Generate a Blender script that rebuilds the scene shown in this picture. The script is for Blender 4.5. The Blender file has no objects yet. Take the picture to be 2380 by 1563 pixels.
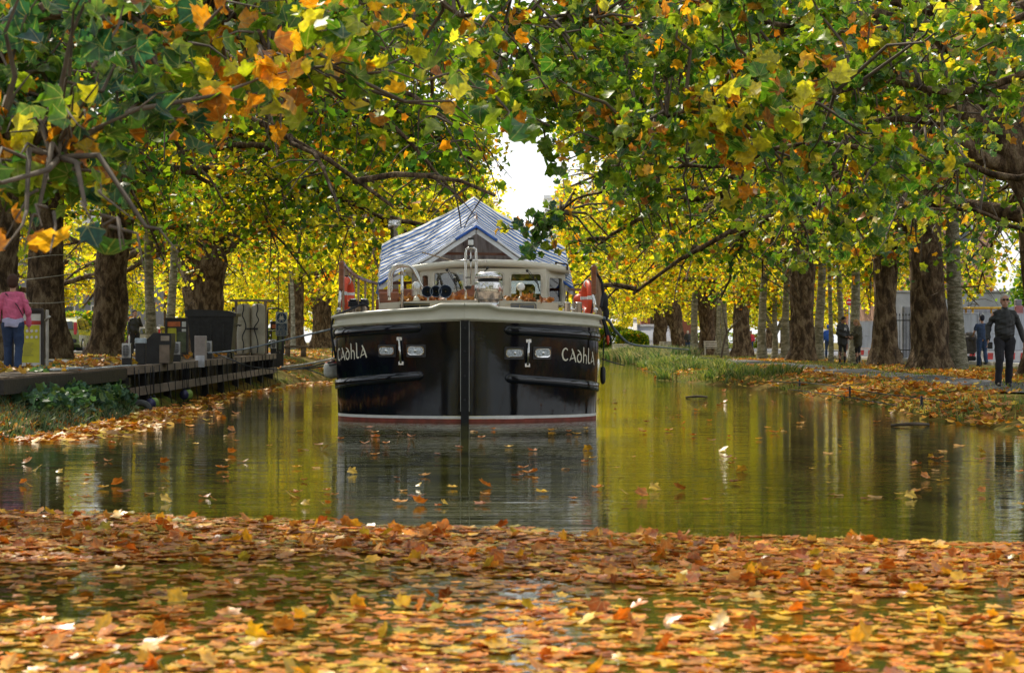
import bpy, bmesh, math, random
import numpy as np
from mathutils import Vector, Matrix
from math import pi, sin, cos, radians, sqrt, atan2

SC = bpy.context.scene
C = SC.collection
random.seed(7)
RNG = np.random.default_rng(11)
CAMZ = 1.24
F = 4500.0

def at(u, v, d):
    """survey helper: bearing / elevation readings taken off the photograph, at distance d -> world point"""
    return Vector(((u - 1190.0) / F * d, d, CAMZ + (795.0 - v) / F * d))
def xat(u, d): return (u - 1190.0) / F * d
def zat(v, d): return CAMZ + (795.0 - v) / F * d

# ------------------------------------------------------------------ materials
MATS = {}
def nodes_of(name):
    m = bpy.data.materials.new(name); m.use_nodes = True
    nt = m.node_tree; nt.nodes.clear()
    out = nt.nodes.new('ShaderNodeOutputMaterial')
    return m, nt, out
def N(nt, typ, **kw):
    n = nt.nodes.new(typ)
    for k, v in kw.items():
        if k in n.inputs: n.inputs[k].default_value = v
        else: setattr(n, k, v)
    return n
def L(nt, a, b): nt.links.new(a, b)
def c4(c): return (c[0], c[1], c[2], 1.0)

def mat(name, col, rough=0.6, metal=0.0, var=0.25, scale=6.0, bump=0.0, bscale=30.0, spec=0.5, col2=None, coat=0.0, stretch=(1,1,1), dirt=0.0):
    if name in MATS: return MATS[name]
    m, nt, out = nodes_of(name)
    p = N(nt, 'ShaderNodeBsdfPrincipled')
    p.inputs['Roughness'].default_value = rough
    p.inputs['Metallic'].default_value = metal
    p.inputs['Specular IOR Level'].default_value = spec
    p.inputs['Coat Weight'].default_value = coat
    p.inputs['Coat Roughness'].default_value = 0.05
    tc = N(nt, 'ShaderNodeTexCoord'); mp = N(nt, 'ShaderNodeMapping')
    mp.inputs['Scale'].default_value = stretch
    L(nt, tc.outputs['Object'], mp.inputs['Vector'])
    no = N(nt, 'ShaderNodeTexNoise', Scale=scale, Detail=6.0, Roughness=0.6)
    L(nt, mp.outputs[0], no.inputs['Vector'])
    ramp = N(nt, 'ShaderNodeValToRGB')
    c2 = col2 if col2 else tuple(max(0, x * (1 - var)) for x in col)
    c1 = col if col2 else tuple(min(1, x * (1 + var)) for x in col)
    ramp.color_ramp.elements[0].position = 0.35; ramp.color_ramp.elements[0].color = c4(c2)
    ramp.color_ramp.elements[1].position = 0.65; ramp.color_ramp.elements[1].color = c4(c1)
    L(nt, no.outputs['Fac'], ramp.inputs[0])
    colout = ramp.outputs[0]
    if dirt > 0:
        n2 = N(nt, 'ShaderNodeTexNoise', Scale=scale * 0.4, Detail=8.0, Roughness=0.75)
        L(nt, mp.outputs[0], n2.inputs['Vector'])
        mr = N(nt, 'ShaderNodeMapRange'); mr.inputs['From Min'].default_value = 0.5; mr.inputs['From Max'].default_value = 0.75
        mr.inputs['To Max'].default_value = dirt
        L(nt, n2.outputs['Fac'], mr.inputs['Value'])
        mx = N(nt, 'ShaderNodeMixRGB'); mx.inputs['Color2'].default_value = (0.07, 0.055, 0.035, 1)
        L(nt, mr.outputs[0], mx.inputs['Fac']); L(nt, colout, mx.inputs['Color1']); colout = mx.outputs[0]
    L(nt, colout, p.inputs['Base Color'])
    if bump > 0:
        nb = N(nt, 'ShaderNodeTexNoise', Scale=bscale, Detail=5.0)
        L(nt, mp.outputs[0], nb.inputs['Vector'])
        b = N(nt, 'ShaderNodeBump', Strength=bump, Distance=0.02)
        L(nt, nb.outputs['Fac'], b.inputs['Height']); L(nt, b.outputs[0], p.inputs['Normal'])
    L(nt, p.outputs[0], out.inputs[0])
    MATS[name] = m
    return m

def leaf_mat(name, trans=0.5, gloss=0.35, tint=(1.45, 1.4, 0.5), veins=False, rough=.42):
    m, nt, out = nodes_of(name)
    at_ = N(nt, 'ShaderNodeAttribute', attribute_name='Col'); col = at_.outputs['Color']
    if veins:
        # ribs fan out from the leaf stalk, blotches between them
        av = N(nt, 'ShaderNodeAttribute', attribute_name='Vein'); sp = N(nt, 'ShaderNodeSeparateXYZ'); L(nt, av.outputs['Vector'], sp.inputs[0])
        def M_(op, a, b=None):
            n = N(nt, 'ShaderNodeMath', operation=op)
            for i, v in enumerate((a, b)):
                if v is None: continue
                if isinstance(v, (int, float)): n.inputs[i].default_value = v
                else: L(nt, v, n.inputs[i])
            return n.outputs[0]
        ang = M_('ARCTAN2', sp.outputs['X'], M_('ADD', sp.outputs['Y'], .05)); fr = M_('ABSOLUTE', M_('SUBTRACT', M_('FRACT', M_('ADD', M_('DIVIDE', ang, .74), .5)), .5))
        r = M_('SQRT', M_('ADD', M_('MULTIPLY', sp.outputs['X'], sp.outputs['X']), M_('MULTIPLY', sp.outputs['Y'], sp.outputs['Y'])))
        d = M_('MULTIPLY', fr, r); v = M_('MULTIPLY', M_('LESS_THAN', d, .020), sp.outputs['Z'])
        mx0 = N(nt, 'ShaderNodeMixRGB'); mx0.inputs['Color2'].default_value = (.55, .50, .20, 1); L(nt, M_('MULTIPLY', v, .40), mx0.inputs['Fac']); L(nt, col, mx0.inputs['Color1']); col = mx0.outputs[0]
        tc = N(nt, 'ShaderNodeTexCoord'); no = N(nt, 'ShaderNodeTexNoise', Scale=22.0, Detail=3.0); L(nt, tc.outputs['Object'], no.inputs[0])
        mr = N(nt, 'ShaderNodeMapRange'); mr.inputs['From Min'].default_value = .35; mr.inputs['From Max'].default_value = .65; mr.inputs['To Min'].default_value = .62; mr.inputs['To Max'].default_value = 1.2; L(nt, no.outputs['Fac'], mr.inputs['Value'])
        mu = N(nt, 'ShaderNodeMixRGB', blend_type='MULTIPLY'); mu.inputs[0].default_value = 1; L(nt, col, mu.inputs[1]); L(nt, mr.outputs[0], mu.inputs[2]); col = mu.outputs[0]
    p = N(nt, 'ShaderNodeBsdfPrincipled'); p.inputs['Roughness'].default_value = rough
    p.inputs['Specular IOR Level'].default_value = gloss
    L(nt, col, p.inputs['Base Color'])
    mul = N(nt, 'ShaderNodeMixRGB', blend_type='MULTIPLY'); mul.inputs['Fac'].default_value = 1.0
    mul.inputs['Color2'].default_value = c4(tint)
    L(nt, col, mul.inputs['Color1'])
    t = N(nt, 'ShaderNodeBsdfTranslucent'); L(nt, mul.outputs[0], t.inputs['Color'])
    mx = N(nt, 'ShaderNodeMixShader'); mx.inputs[0].default_value = trans
    L(nt, p.outputs[0], mx.inputs[1]); L(nt, t.outputs[0], mx.inputs[2]); L(nt, mx.outputs[0], out.inputs[0])
    MATS[name] = m
    return m

def bark_mat(name, c1, c2, c3, scale=4.0, bands=False):
    m, nt, out = nodes_of(name)
    p = N(nt, 'ShaderNodeBsdfPrincipled'); p.inputs['Roughness'].default_value = 0.9; p.inputs['Specular IOR Level'].default_value = 0.15
    tc = N(nt, 'ShaderNodeTexCoord'); mp = N(nt, 'ShaderNodeMapping')
    mp.inputs['Scale'].default_value = (1, 1, 3.0 if bands else 0.45)
    L(nt, tc.outputs['Object'], mp.inputs['Vector'])
    n1 = N(nt, 'ShaderNodeTexNoise', Scale=scale, Detail=8.0, Roughness=0.65, Distortion=0.6)
    v1 = N(nt, 'ShaderNodeTexVoronoi', Scale=scale * 2.2); 
    n3 = N(nt, 'ShaderNodeTexNoise', Scale=scale * 9, Detail=4.0)
    for n in (n1, v1, n3): L(nt, mp.outputs[0], n.inputs['Vector'])
    r = N(nt, 'ShaderNodeValToRGB')
    e = r.color_ramp.elements; e[0].position = 0.40; e[0].color = c4(c2); e[1].position = 0.50; e[1].color = c4(c1)
    e2 = r.color_ramp.elements.new(0.60); e2.color = c4(c3)
    L(nt, n1.outputs['Fac'], r.inputs[0])
    mx = N(nt, 'ShaderNodeMixRGB', blend_type='MULTIPLY'); mx.inputs['Fac'].default_value = 0.55
    L(nt, r.outputs[0], mx.inputs['Color1']); 
    r2 = N(nt, 'ShaderNodeValToRGB'); r2.color_ramp.elements[0].color = (0.25, 0.25, 0.25, 1); r2.color_ramp.elements[0].position = 0.3
    r2.color_ramp.elements[1].position = 0.6
    L(nt, n3.outputs['Fac'], r2.inputs[0]); L(nt, r2.outputs[0], mx.inputs['Color2'])
    L(nt, mx.outputs[0], p.inputs['Base Color'])
    add = N(nt, 'ShaderNodeMath', operation='ADD'); L(nt, v1.outputs['Distance'], add.inputs[0]); L(nt, n3.outputs['Fac'], add.inputs[1])
    b = N(nt, 'ShaderNodeBump', Strength=0.9, Distance=0.05); L(nt, add.outputs[0], b.inputs['Height']); L(nt, b.outputs[0], p.inputs['Normal'])
    L(nt, p.outputs[0], out.inputs[0])
    MATS[name] = m
    return m

# ------------------------------------------------------------------ mesh builder
class MB:
    def __init__(s): s.v = []; s.f = []; s.m = []; s.sm = []
    def add(s, vs, fs, mi=0, smooth=False):
        o = len(s.v); s.v += [tuple(x) for x in vs]
        for f in fs: s.f.append(tuple(i + o for i in f)); s.m.append(mi); s.sm.append(smooth)
        return s
    def box(s, c, size, rz=0.0, mi=0, bev=0.0, M=None):
        hx, hy, hz = size[0] / 2, size[1] / 2, size[2] / 2
        bv = min(bev, hx * .9, hy * .9, hz * .9)
        vs = []; fs = []
        if bv <= 0:
            vs = [(x, y, z) for z in (-hz, hz) for x, y in ((-hx, -hy), (hx, -hy), (hx, hy), (-hx, hy))]
            fs = [(3, 2, 1, 0), (4, 5, 6, 7), (0, 1, 5, 4), (1, 2, 6, 5), (2, 3, 7, 6), (3, 0, 4, 7)]
        else:
            ring = lambda ix, iy, z: [(-ix, -hy + (hy - iy), z) if False else p for p in ((-ix, -iy, z), (ix, -iy, z), (ix, iy, z), (-ix, iy, z))]
            def oct_(ex, ey, z, b):
                return [(-ex + b, -ey, z), (ex - b, -ey, z), (ex, -ey + b, z), (ex, ey - b, z), (ex - b, ey, z), (-ex + b, ey, z), (-ex, ey - b, z), (-ex, -ey + b, z)]
            lv = [oct_(hx - bv, hy - bv, -hz, bv * .4), oct_(hx, hy, -hz + bv, bv), oct_(hx, hy, hz - bv, bv), oct_(hx - bv, hy - bv, hz, bv * .4)]
            for l in lv: vs += l
            fs.append(tuple(range(7, -1, -1))); fs.append(tuple(range(24, 32)))
            for k in range(3):
                for i in range(8): fs.append((k * 8 + i, k * 8 + (i + 1) % 8, k * 8 + 8 + (i + 1) % 8, k * 8 + 8 + i))
        R = M if M is not None else Matrix.Rotation(rz, 3, 'Z')
        cc = Vector(c)
        s.add([R @ Vector(v) + cc for v in vs], fs, mi)
        return s
    def bar(s, a, b, w, h, mi=0, up=(0, 0, 1), bev=0.0):
        a = Vector(a); b = Vector(b); d = b - a; ln = d.length; x = d.normalized()
        u = Vector(up)
        if abs(x.dot(u)) > .98: u = Vector((0, 1, 0))
        y = u.cross(x).normalized(); z = x.cross(y)
        return s.box((a + b) / 2, (ln, w, h), mi=mi, bev=bev, M=Matrix((x, y, z)).transposed())
    def tube(s, pts, r, n=8, mi=0, cap=True, smooth=True):
        pts = [Vector(p) for p in pts]
        rs = r if isinstance(r, (list, tuple)) else [r] * len(pts)
        t0 = (pts[1] - pts[0]).normalized()
        u = Vector((0, 0, 1)) if abs(t0.z) < .9 else Vector((1, 0, 0))
        u = (u - t0 * u.dot(t0)).normalized()
        vs = []
        for i, p in enumerate(pts):
            if i == 0: t = t0
            elif i == len(pts) - 1: t = (pts[i] - pts[i - 1]).normalized()
            else: t = (pts[i + 1] - pts[i - 1]).normalized()
            u = (u - t * u.dot(t))
            u = u.normalized() if u.length > 1e-6 else Vector((1, 0, 0))
            w = t.cross(u)
            for k in range(n):
                a = 2 * pi * k / n
                vs.append(p + (u * cos(a) + w * sin(a)) * rs[i])
        fs = []
        for i in range(len(pts) - 1):
            for k in range(n):
                fs.append((i * n + k, i * n + (k + 1) % n, (i + 1) * n + (k + 1) % n, (i + 1) * n + k))
        s.add(vs, fs, mi, smooth)
        if cap:
            o = len(s.v) - len(vs)
            s.f.append(tuple(o + k for k in range(n - 1, -1, -1))); s.m.append(mi); s.sm.append(False)
            o2 = o + (len(pts) - 1) * n
            s.f.append(tuple(o2 + k for k in range(n))); s.m.append(mi); s.sm.append(False)
        return s
    def lathe(s, prof, c=(0, 0, 0), n=20, mi=0, axis='Z', M=None, smooth=True, caps=True):
        """prof: list of (radius, height)"""
        vs = []
        for r, h in prof:
            for k in range(n):
                a = 2 * pi * k / n; vs.append(Vector((r * cos(a), r * sin(a), h)))
        if axis == 'Y': R = Matrix.Rotation(pi / 2, 3, 'X')     # +h -> -Y
        elif axis == 'X': R = Matrix.Rotation(pi / 2, 3, 'Y')
        else: R = Matrix.Identity(3)
        if M is not None: R = M
        vs = [R @ v + Vector(c) for v in vs]
        fs = [(i * n + k, i * n + (k + 1) % n, (i + 1) * n + (k + 1) % n, (i + 1) * n + k) for i in range(len(prof) - 1) for k in range(n)]
        s.add(vs, fs, mi, smooth); o = len(s.v) - len(vs)
        if not caps: return s
        if prof[0][0] > 1e-5: s.f.append(tuple(o + k for k in range(n - 1, -1, -1))); s.m.append(mi); s.sm.append(False)
        if prof[-1][0] > 1e-5:
            o2 = o + (len(prof) - 1) * n; s.f.append(tuple(o2 + k for k in range(n))); s.m.append(mi); s.sm.append(False)
        return s
    def ball(s, c, r, n=12, mi=0, M=None):
        rx, ry, rz = r if isinstance(r, (tuple, list)) else (r, r, r)
        m = max(4, n // 2); vs = []; fs = []
        R = M if M is not None else Matrix.Identity(3)
        for i in range(m + 1):
            t = pi * i / m
            for k in range(n):
                a = 2 * pi * k / n
                vs.append(R @ Vector((rx * sin(t) * cos(a), ry * sin(t) * sin(a), -rz * cos(t))) + Vector(c))
        for i in range(m):
            for k in range(n): fs.append((i * n + k, i * n + (k + 1) % n, (i + 1) * n + (k + 1) % n, (i + 1) * n + k))
        return s.add(vs, fs, mi, True)
    def grid(s, P, nu, nv, mi=0, smooth=True, flip=False):
        """P: list of nu*nv points row-major (v rows of u)"""
        fs = []
        for j in range(nv - 1):
            for i in range(nu - 1):
                q = (j * nu + i, j * nu + i + 1, (j + 1) * nu + i + 1, (j + 1) * nu + i)
                fs.append(q[::-1] if flip else q)
        return s.add(P, fs, mi, smooth)
    def prism(s, poly, y0, y1, mi=0, M=None, off=(0, 0, 0)):
        """poly: (x,z) outline extruded along y from y0 to y1"""
        n = len(poly); R = M if M is not None else Matrix.Identity(3); o = Vector(off)
        vs = [R @ Vector((x, y0, z)) + o for x, z in poly] + [R @ Vector((x, y1, z)) + o for x, z in poly]
        fs = [tuple(range(n)), tuple(range(2 * n - 1, n - 1, -1))] + [(i, i + n, (i + 1) % n + n, (i + 1) % n) for i in range(n)]
        return s.add(vs, fs, mi)
    def mesh(s, name, mats):
        me = bpy.data.meshes.new(name)
        me.from_pydata([tuple(v) for v in s.v], [], s.f)
        for m in (mats if isinstance(mats, (list, tuple)) else [mats]): me.materials.append(m)
        me.polygons.foreach_set('material_index', s.m)
        me.polygons.foreach_set('use_smooth', s.sm)
        me.update()
        return me
    def build(s, name, mats, parent=None, loc=None):
        o = bpy.data.objects.new(name, s.mesh(name, mats)); C.objects.link(o)
        if parent is not None:
            o.parent = parent
            pl = parent.location.copy() if parent.parent is None else Vector((0, 0, 0))
            if parent.parent is None and not parent.get('local', 0):
                o.matrix_parent_inverse = Matrix.Translation(-pl)
        if loc is not None: o.location = loc
        return o

def rrect(cx, cz, w, h, r, n=4):
    P = []
    for (sx, sz, a0) in ((1, -1, -pi / 2), (1, 1, 0), (-1, 1, pi / 2), (-1, -1, pi)):
        for k in range(n + 1):
            a = a0 + pi / 2 * k / n
            P.append((cx + sx * (w / 2 - r) + r * cos(a), cz + sz * (h / 2 - r) + r * sin(a)))
    return P
def frame_ring(mb, cx, cz, w, h, r, t, y0, y1, mi=0, M=None, off=(0, 0, 0)):
    a = rrect(cx, cz, w, h, r); b = rrect(cx, cz, w - 2 * t, h - 2 * t, max(r - t, .004)); n = len(a)
    R = M if M is not None else Matrix.Identity(3); o = Vector(off)
    vs = [R @ Vector((x, y, z)) + o for y in (y0, y1) for x, z in a] + [R @ Vector((x, y, z)) + o for y in (y0, y1) for x, z in b]
    fs = []
    for i in range(n):
        j = (i + 1) % n
        fs += [(i, j, 2 * n + j, 2 * n + i), (n + j, n + i, 3 * n + i, 3 * n + j), (j, i, n + i, n + j), (2 * n + i, 2 * n + j, 3 * n + j, 3 * n + i)]
    mb.add(vs, fs, mi)

def tag(o, label=None, cat=None, group=None, kind=None):
    if label: o['label'] = label
    if cat: o['category'] = cat
    if group: o['group'] = group
    if kind: o['kind'] = kind
    return o
def empty(name, loc, label=None, cat=None, group=None):
    o = bpy.data.objects.new(name, None); C.objects.link(o); o.location = loc; o.empty_display_size = .3
    return tag(o, label, cat, group)
def part(mb, name, mats, parent, label=None):
    """mesh given in WORLD coordinates, parented to a top-level empty or to a part of it"""
    o = bpy.data.objects.new(name, mb.mesh(name, mats)); C.objects.link(o)
    root = parent
    while root.parent is not None: root = root.parent
    o.parent = parent
    if parent is root:
        o.matrix_parent_inverse = (Matrix.LocRotScale(root.location, root.rotation_euler, None)).inverted()
    else:
        o.matrix_parent_inverse = Matrix.Identity(4)
        # parent part carries geometry in world space already (its matrix_world is identity)
    if label: o['label'] = label
    return o
def lpart(mb, name, mats, parent, label=None):
    """mesh in the parent's LOCAL space"""
    o = bpy.data.objects.new(name, mb.mesh(name, mats)); C.objects.link(o); o.parent = parent
    if label: o['label'] = label
    return o
def solo(mb, name, mats, label, cat, group=None, kind=None):
    """a one-mesh thing whose geometry is in world space: origin moved to its base"""
    xs = np.array(mb.v); c = Vector(((xs[:, 0].min() + xs[:, 0].max()) / 2, (xs[:, 1].min() + xs[:, 1].max()) / 2, xs[:, 2].min()))
    mb.v = [tuple(Vector(v) - c) for v in mb.v]
    o = bpy.data.objects.new(name, mb.mesh(name, mats)); C.objects.link(o); o.location = c
    return tag(o, label, cat, group, kind)
def dup_tree(root, loc, rz=0.0, label=None, scale=None):
    r = root.copy(); C.objects.link(r); r.location = loc; r.rotation_euler = (0, 0, rz)
    if scale: r.scale = scale
    if label: r['label'] = label
    for ch in list(root.children):
        c = ch.copy(); C.objects.link(c); c.parent = r
        for g in list(ch.children):
            d = g.copy(); C.objects.link(d); d.parent = c
    return r

# ------------------------------------------------------------------ noise helper
def vnoise(x, y, seed=0):
    x = np.asarray(x, float); y = np.asarray(y, float)
    def h(i, j):
        n = (i * 374761393 + j * 668265263 + seed * 974711) & 0x7fffffff
        n = ((n ^ (n >> 13)) * 1274126177) & 0x7fffffff
        return ((n ^ (n >> 16)) & 0xffff) / 65535.0
    xi = np.floor(x).astype(np.int64); yi = np.floor(y).astype(np.int64); fx = x - xi; fy = y - yi
    fx = fx * fx * (3 - 2 * fx); fy = fy * fy * (3 - 2 * fy)
    return (h(xi, yi) * (1 - fx) + h(xi + 1, yi) * fx) * (1 - fy) + (h(xi, yi + 1) * (1 - fx) + h(xi + 1, yi + 1) * fx) * fy

# ------------------------------------------------------------------ leaves (numpy)
def _mirror(right): return right + [(-x, y) for x, y in reversed(right[1:-1])]
LEAF_HI = [(0, 0)] + [(.18, -.09), (.40, -.03), (.56, .06), (.46, .18), (.47, .30), (.58, .44), (.62, .60), (.44, .60), (.32, .64), (.24, .80), (.10, .88), (0, 1.02)]
LEAF_HI = _mirror(LEAF_HI)
LEAF_MD = _mirror([(0, 0), (.46, .0), (.44, .28), (.58, .56), (.28, .64), (0, 1.0)])
LEAF_LO = _mirror([(0, 0), (.44, .12), (.38, .62), (0, 1.0)])
def leaf_mesh(name, P, size, nrm, col, tmpl, mat_, fold=0.25, curl=0.3, cup=None):
    """one mesh of len(P) leaves. P (n,3), size (n,), nrm (n,3), col (n,3)"""
    n = len(P); T = np.array(tmpl + [(0, .35)]); k = len(T); ce = k - 1
    nrm = nrm / np.linalg.norm(nrm, axis=1, keepdims=True)
    a = RNG.normal(size=(n, 3)); t = np.cross(nrm, a); t /= np.linalg.norm(t, axis=1, keepdims=True) + 1e-9
    b = np.cross(nrm, t)
    hi = len(tmpl) > 14
    J = RNG.normal(size=(n, k, 2)) * (.028 if hi else .02)
    x = T[:, 0][None, :] * (.82 + .34 * RNG.random((n, 1))) + J[:, :, 0]; y = T[:, 1][None, :] * (.92 + .16 * RNG.random((n, 1))) + J[:, :, 1]
    fo = fold * (0.4 + 1.2 * RNG.random((n, 1))); cu = curl * RNG.normal(size=(n, 1))
    z = fo * np.abs(x) + cu * (y - .4) ** 2 + cu * .6 * x * x * RNG.normal(size=(n, 1))
    if cup is not None: z = z + cup * RNG.random((n, 1)) * (x * x + (y - .4) ** 2) * 1.5 
    V = P[:, None, :] + size[:, None, None] * (x[..., None] * t[:, None, :] + (y[..., None] - .4) * b[:, None, :] + z[..., None] * nrm[:, None, :])
    V = V.reshape(-1, 3)
    m = k - 1
    tri = np.array([(ce, i, (i + 1) % m) for i in range(m)])
    Fi = (tri[None] + (np.arange(n) * k)[:, None, None]).reshape(-1)
    nf = n * m
    me = bpy.data.meshes.new(name)
    me.vertices.add(n * k); me.vertices.foreach_set('co', V.ravel().astype(np.float32))
    me.loops.add(nf * 3); me.loops.foreach_set('vertex_index', Fi.astype(np.int32))
    me.polygons.add(nf); me.polygons.foreach_set('loop_start', np.arange(0, nf * 3, 3, dtype=np.int32))
    me.polygons.foreach_set('loop_total', np.full(nf, 3, dtype=np.int32))
    me.update(calc_edges=True)
    ca = me.color_attributes.new('Col', 'FLOAT_COLOR', 'POINT')
    vc = np.ones((n, k, 4)); vc[:, :, :3] = col[:, None, :]
    edge = 1.0 + 0.16 * RNG.normal(size=(n, k, 1)); edge[:, ce] *= .85
    vc[:, :, :3] = np.clip(vc[:, :, :3] * edge, 0, 1)
    ca.data.foreach_set('color', vc.ravel().astype(np.float32))
    if hi:
        cv = me.color_attributes.new('Vein', 'FLOAT_COLOR', 'POINT'); q = np.zeros((n, k, 4)); q[:, :, 0] = x; q[:, :, 1] = y; q[:, :, 2] = 1
        cv.data.foreach_set('color', q.ravel().astype(np.float32))
    me.materials.append(mat_)
    return me

SUN_EL, SUN_AZ, SUN_STR, SKY_STR = 45, 28, 5.0, .15
def sun_gaps(P):
    """thin places in the crowns, lying where they let the sun through in pools; True = leaf stays"""
    az, el = radians(SUN_AZ), radians(SUN_EL); s = (-sin(az) * cos(el), cos(az) * cos(el), sin(el))
    def on(z0): t = (P[:, 2] - z0) / s[2]; return P[:, 0] - s[0] * t, P[:, 1] - s[1] * t, t > .3
    keep = np.ones(len(P), bool); r = RNG.random(len(P))
    x, y, up = on(.4); pool = vnoise(x * .30 + 3, y * .16, 91) + .25 * vnoise(x * .9, y * .6, 92)
    keep &= ~((pool > .74) & up & (r < .80) & (y > 20))
    keep &= ~((np.abs(x) < 4.2) & (y < 9.6) & (y > 4) & up & (r < .72))
    keep &= ~((np.abs(x - 1) < 2.6) & (y < 13.5) & (y > 10.5) & up & (r < .5))
    x, y, up = on(3.4); keep &= ~((np.abs(x + .75) < 2.5) & (y > 32.5) & (y < 40) & up & (r < .80) & (vnoise(x * 2.2, y * 1.2, 93) > .22))
    return keep

GREEN = np.array([(0.085, 0.20, 0.018), (0.15, 0.27, 0.018), (0.05, 0.15, 0.03), (0.24, 0.34, 0.025)])
YELLOW = np.array([(0.62, 0.58, 0.03), (0.70, 0.54, 0.025), (0.42, 0.50, 0.03), (0.72, 0.66, 0.06)])
ORANGE = np.array([(0.72, 0.30, 0.015), (0.60, 0.22, 0.015), (0.45, 0.15, 0.02), (0.78, 0.40, 0.03)])
def leaf_cols(n, w, hue=None):
    """w = weights green / yellow / orange; hue = optional per-leaf clump value 0..1 nudging towards autumn"""
    w = np.array(w, float); w = w / w.sum()
    r = RNG.random(n)
    if hue is not None: r = np.clip(r * .55 + hue * .45 + (r - .5) * .25, 0, .9999)
    k = np.where(r < w[0], 0, np.where(r < w[0] + w[1], 1, 2))
    pal = np.stack([GREEN, YELLOW, ORANGE]); j = RNG.integers(0, 4, n)
    c = pal[k, j] * (0.75 + .5 * RNG.random((n, 1)))
    return c
# ================================================================== materials used in several places
LEAF = leaf_mat('canopy_leaf', trans=0.60)
LEAF_SHADE = leaf_mat('near_leaf', trans=0.50, gloss=0.45, veins=True)
LITTER = leaf_mat('fallen_leaf', trans=0.25, gloss=0.18, tint=(1.3, 1, .6), rough=.45)
LITTER_HI = leaf_mat('floating_leaf', trans=0.25, gloss=0.28, tint=(1.3, 1, .6), veins=True, rough=.34)
GRASSM = leaf_mat('grass_blade', trans=0.4, gloss=0.3, tint=(1.1, 1.15, .5))
BARK = bark_mat('plane_bark', (0.135, 0.088, 0.052), (0.055, 0.038, 0.024), (0.27, 0.20, 0.125), 5.5)
BARK_PALE = bark_mat('young_bark', (0.33, 0.31, 0.22), (0.19, 0.18, 0.12), (0.52, 0.48, 0.38), 3.0, bands=True)
TWIG = mat('twig_bark', (0.10, 0.075, 0.05), .9, var=.4)

# ================================================================== trees
def trunk_surface(mb, pts, radii, n=20, seed=0, rough=.10, burl=True):
    """a gnarled tapered trunk: rings along pts with lobed, bumpy radii"""
    pts = [Vector(p) for p in pts]; rg = random.Random(seed)
    ph = [rg.uniform(0, 6.28) for _ in range(8)]
    # resample
    P = []; R = []
    for i in range(len(pts) - 1):
        m = 6
        for k in range(m):
            t = k / m; P.append(pts[i].lerp(pts[i + 1], t)); R.append(radii[i] * (1 - t) + radii[i + 1] * t)
    P.append(pts[-1]); R.append(radii[-1])
    vs = []; lb = rg.choice([5, 6, 7])
    for i, p in enumerate(P):
        t = (P[min(i + 1, len(P) - 1)] - P[max(i - 1, 0)]).normalized()
        u = Vector((1, 0, 0)); u = (u - t * u.dot(t)).normalized(); w = t.cross(u)
        h = i * .55
        base = max(0, 1 - i / 7.0) ** 1.5
        for k in range(n):
            a = 2 * pi * k / n
            r = R[i] * (1 + rough * sin(2 * a + ph[0] + h * .5) * .6 + rough * .6 * sin(3 * a + ph[1] - h * .8) + rough * .45 * sin(5 * a + ph[2] + h) + base * .16 * sin(lb * a + ph[3]) + rg.uniform(-.03, .03))
            if burl: r += R[i] * (.26 * max(0, sin(h * .55 + ph[4])) ** 4 * max(0, cos(a - ph[5])) ** 2 + .16 * max(0, sin(h * .9 + ph[6])) ** 6 * max(0, cos(a - ph[7])) ** 3)
            vs.append(p + u * cos(a) * r + w * sin(a) * r)
    m = len(P)
    fs = [(i * n + k, i * n + (k + 1) % n, (i + 1) * n + (k + 1) % n, (i + 1) * n + k) for i in range(m - 1) for k in range(n)]
    mb.add(vs, fs, 0, True)
    mb.f.append(tuple(len(mb.v) - n + k for k in range(n))); mb.m.append(0); mb.sm.append(False)

def limb_path(start, az, reach, rise, droop, rg, n=9, wob=.35):
    P = []
    dx, dy = cos(az), sin(az); ph = rg.uniform(0, 6)
    for i in range(n + 1):
        t = i / n
        r = reach * (t ** 1.05); z = rise * sin(min(1, t * 1.05) * pi * .55) - droop * t ** 3
        w = wob * sin(t * 7 + ph) * t
        P.append(Vector((start[0] + dx * r - dy * w, start[1] + dy * r + dx * w, start[2] + z)))
    return P
def lerp_path(P, t):
    x = t * (len(P) - 1); i = min(int(x), len(P) - 2); return P[i].lerp(P[i + 1], x - i)

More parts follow.
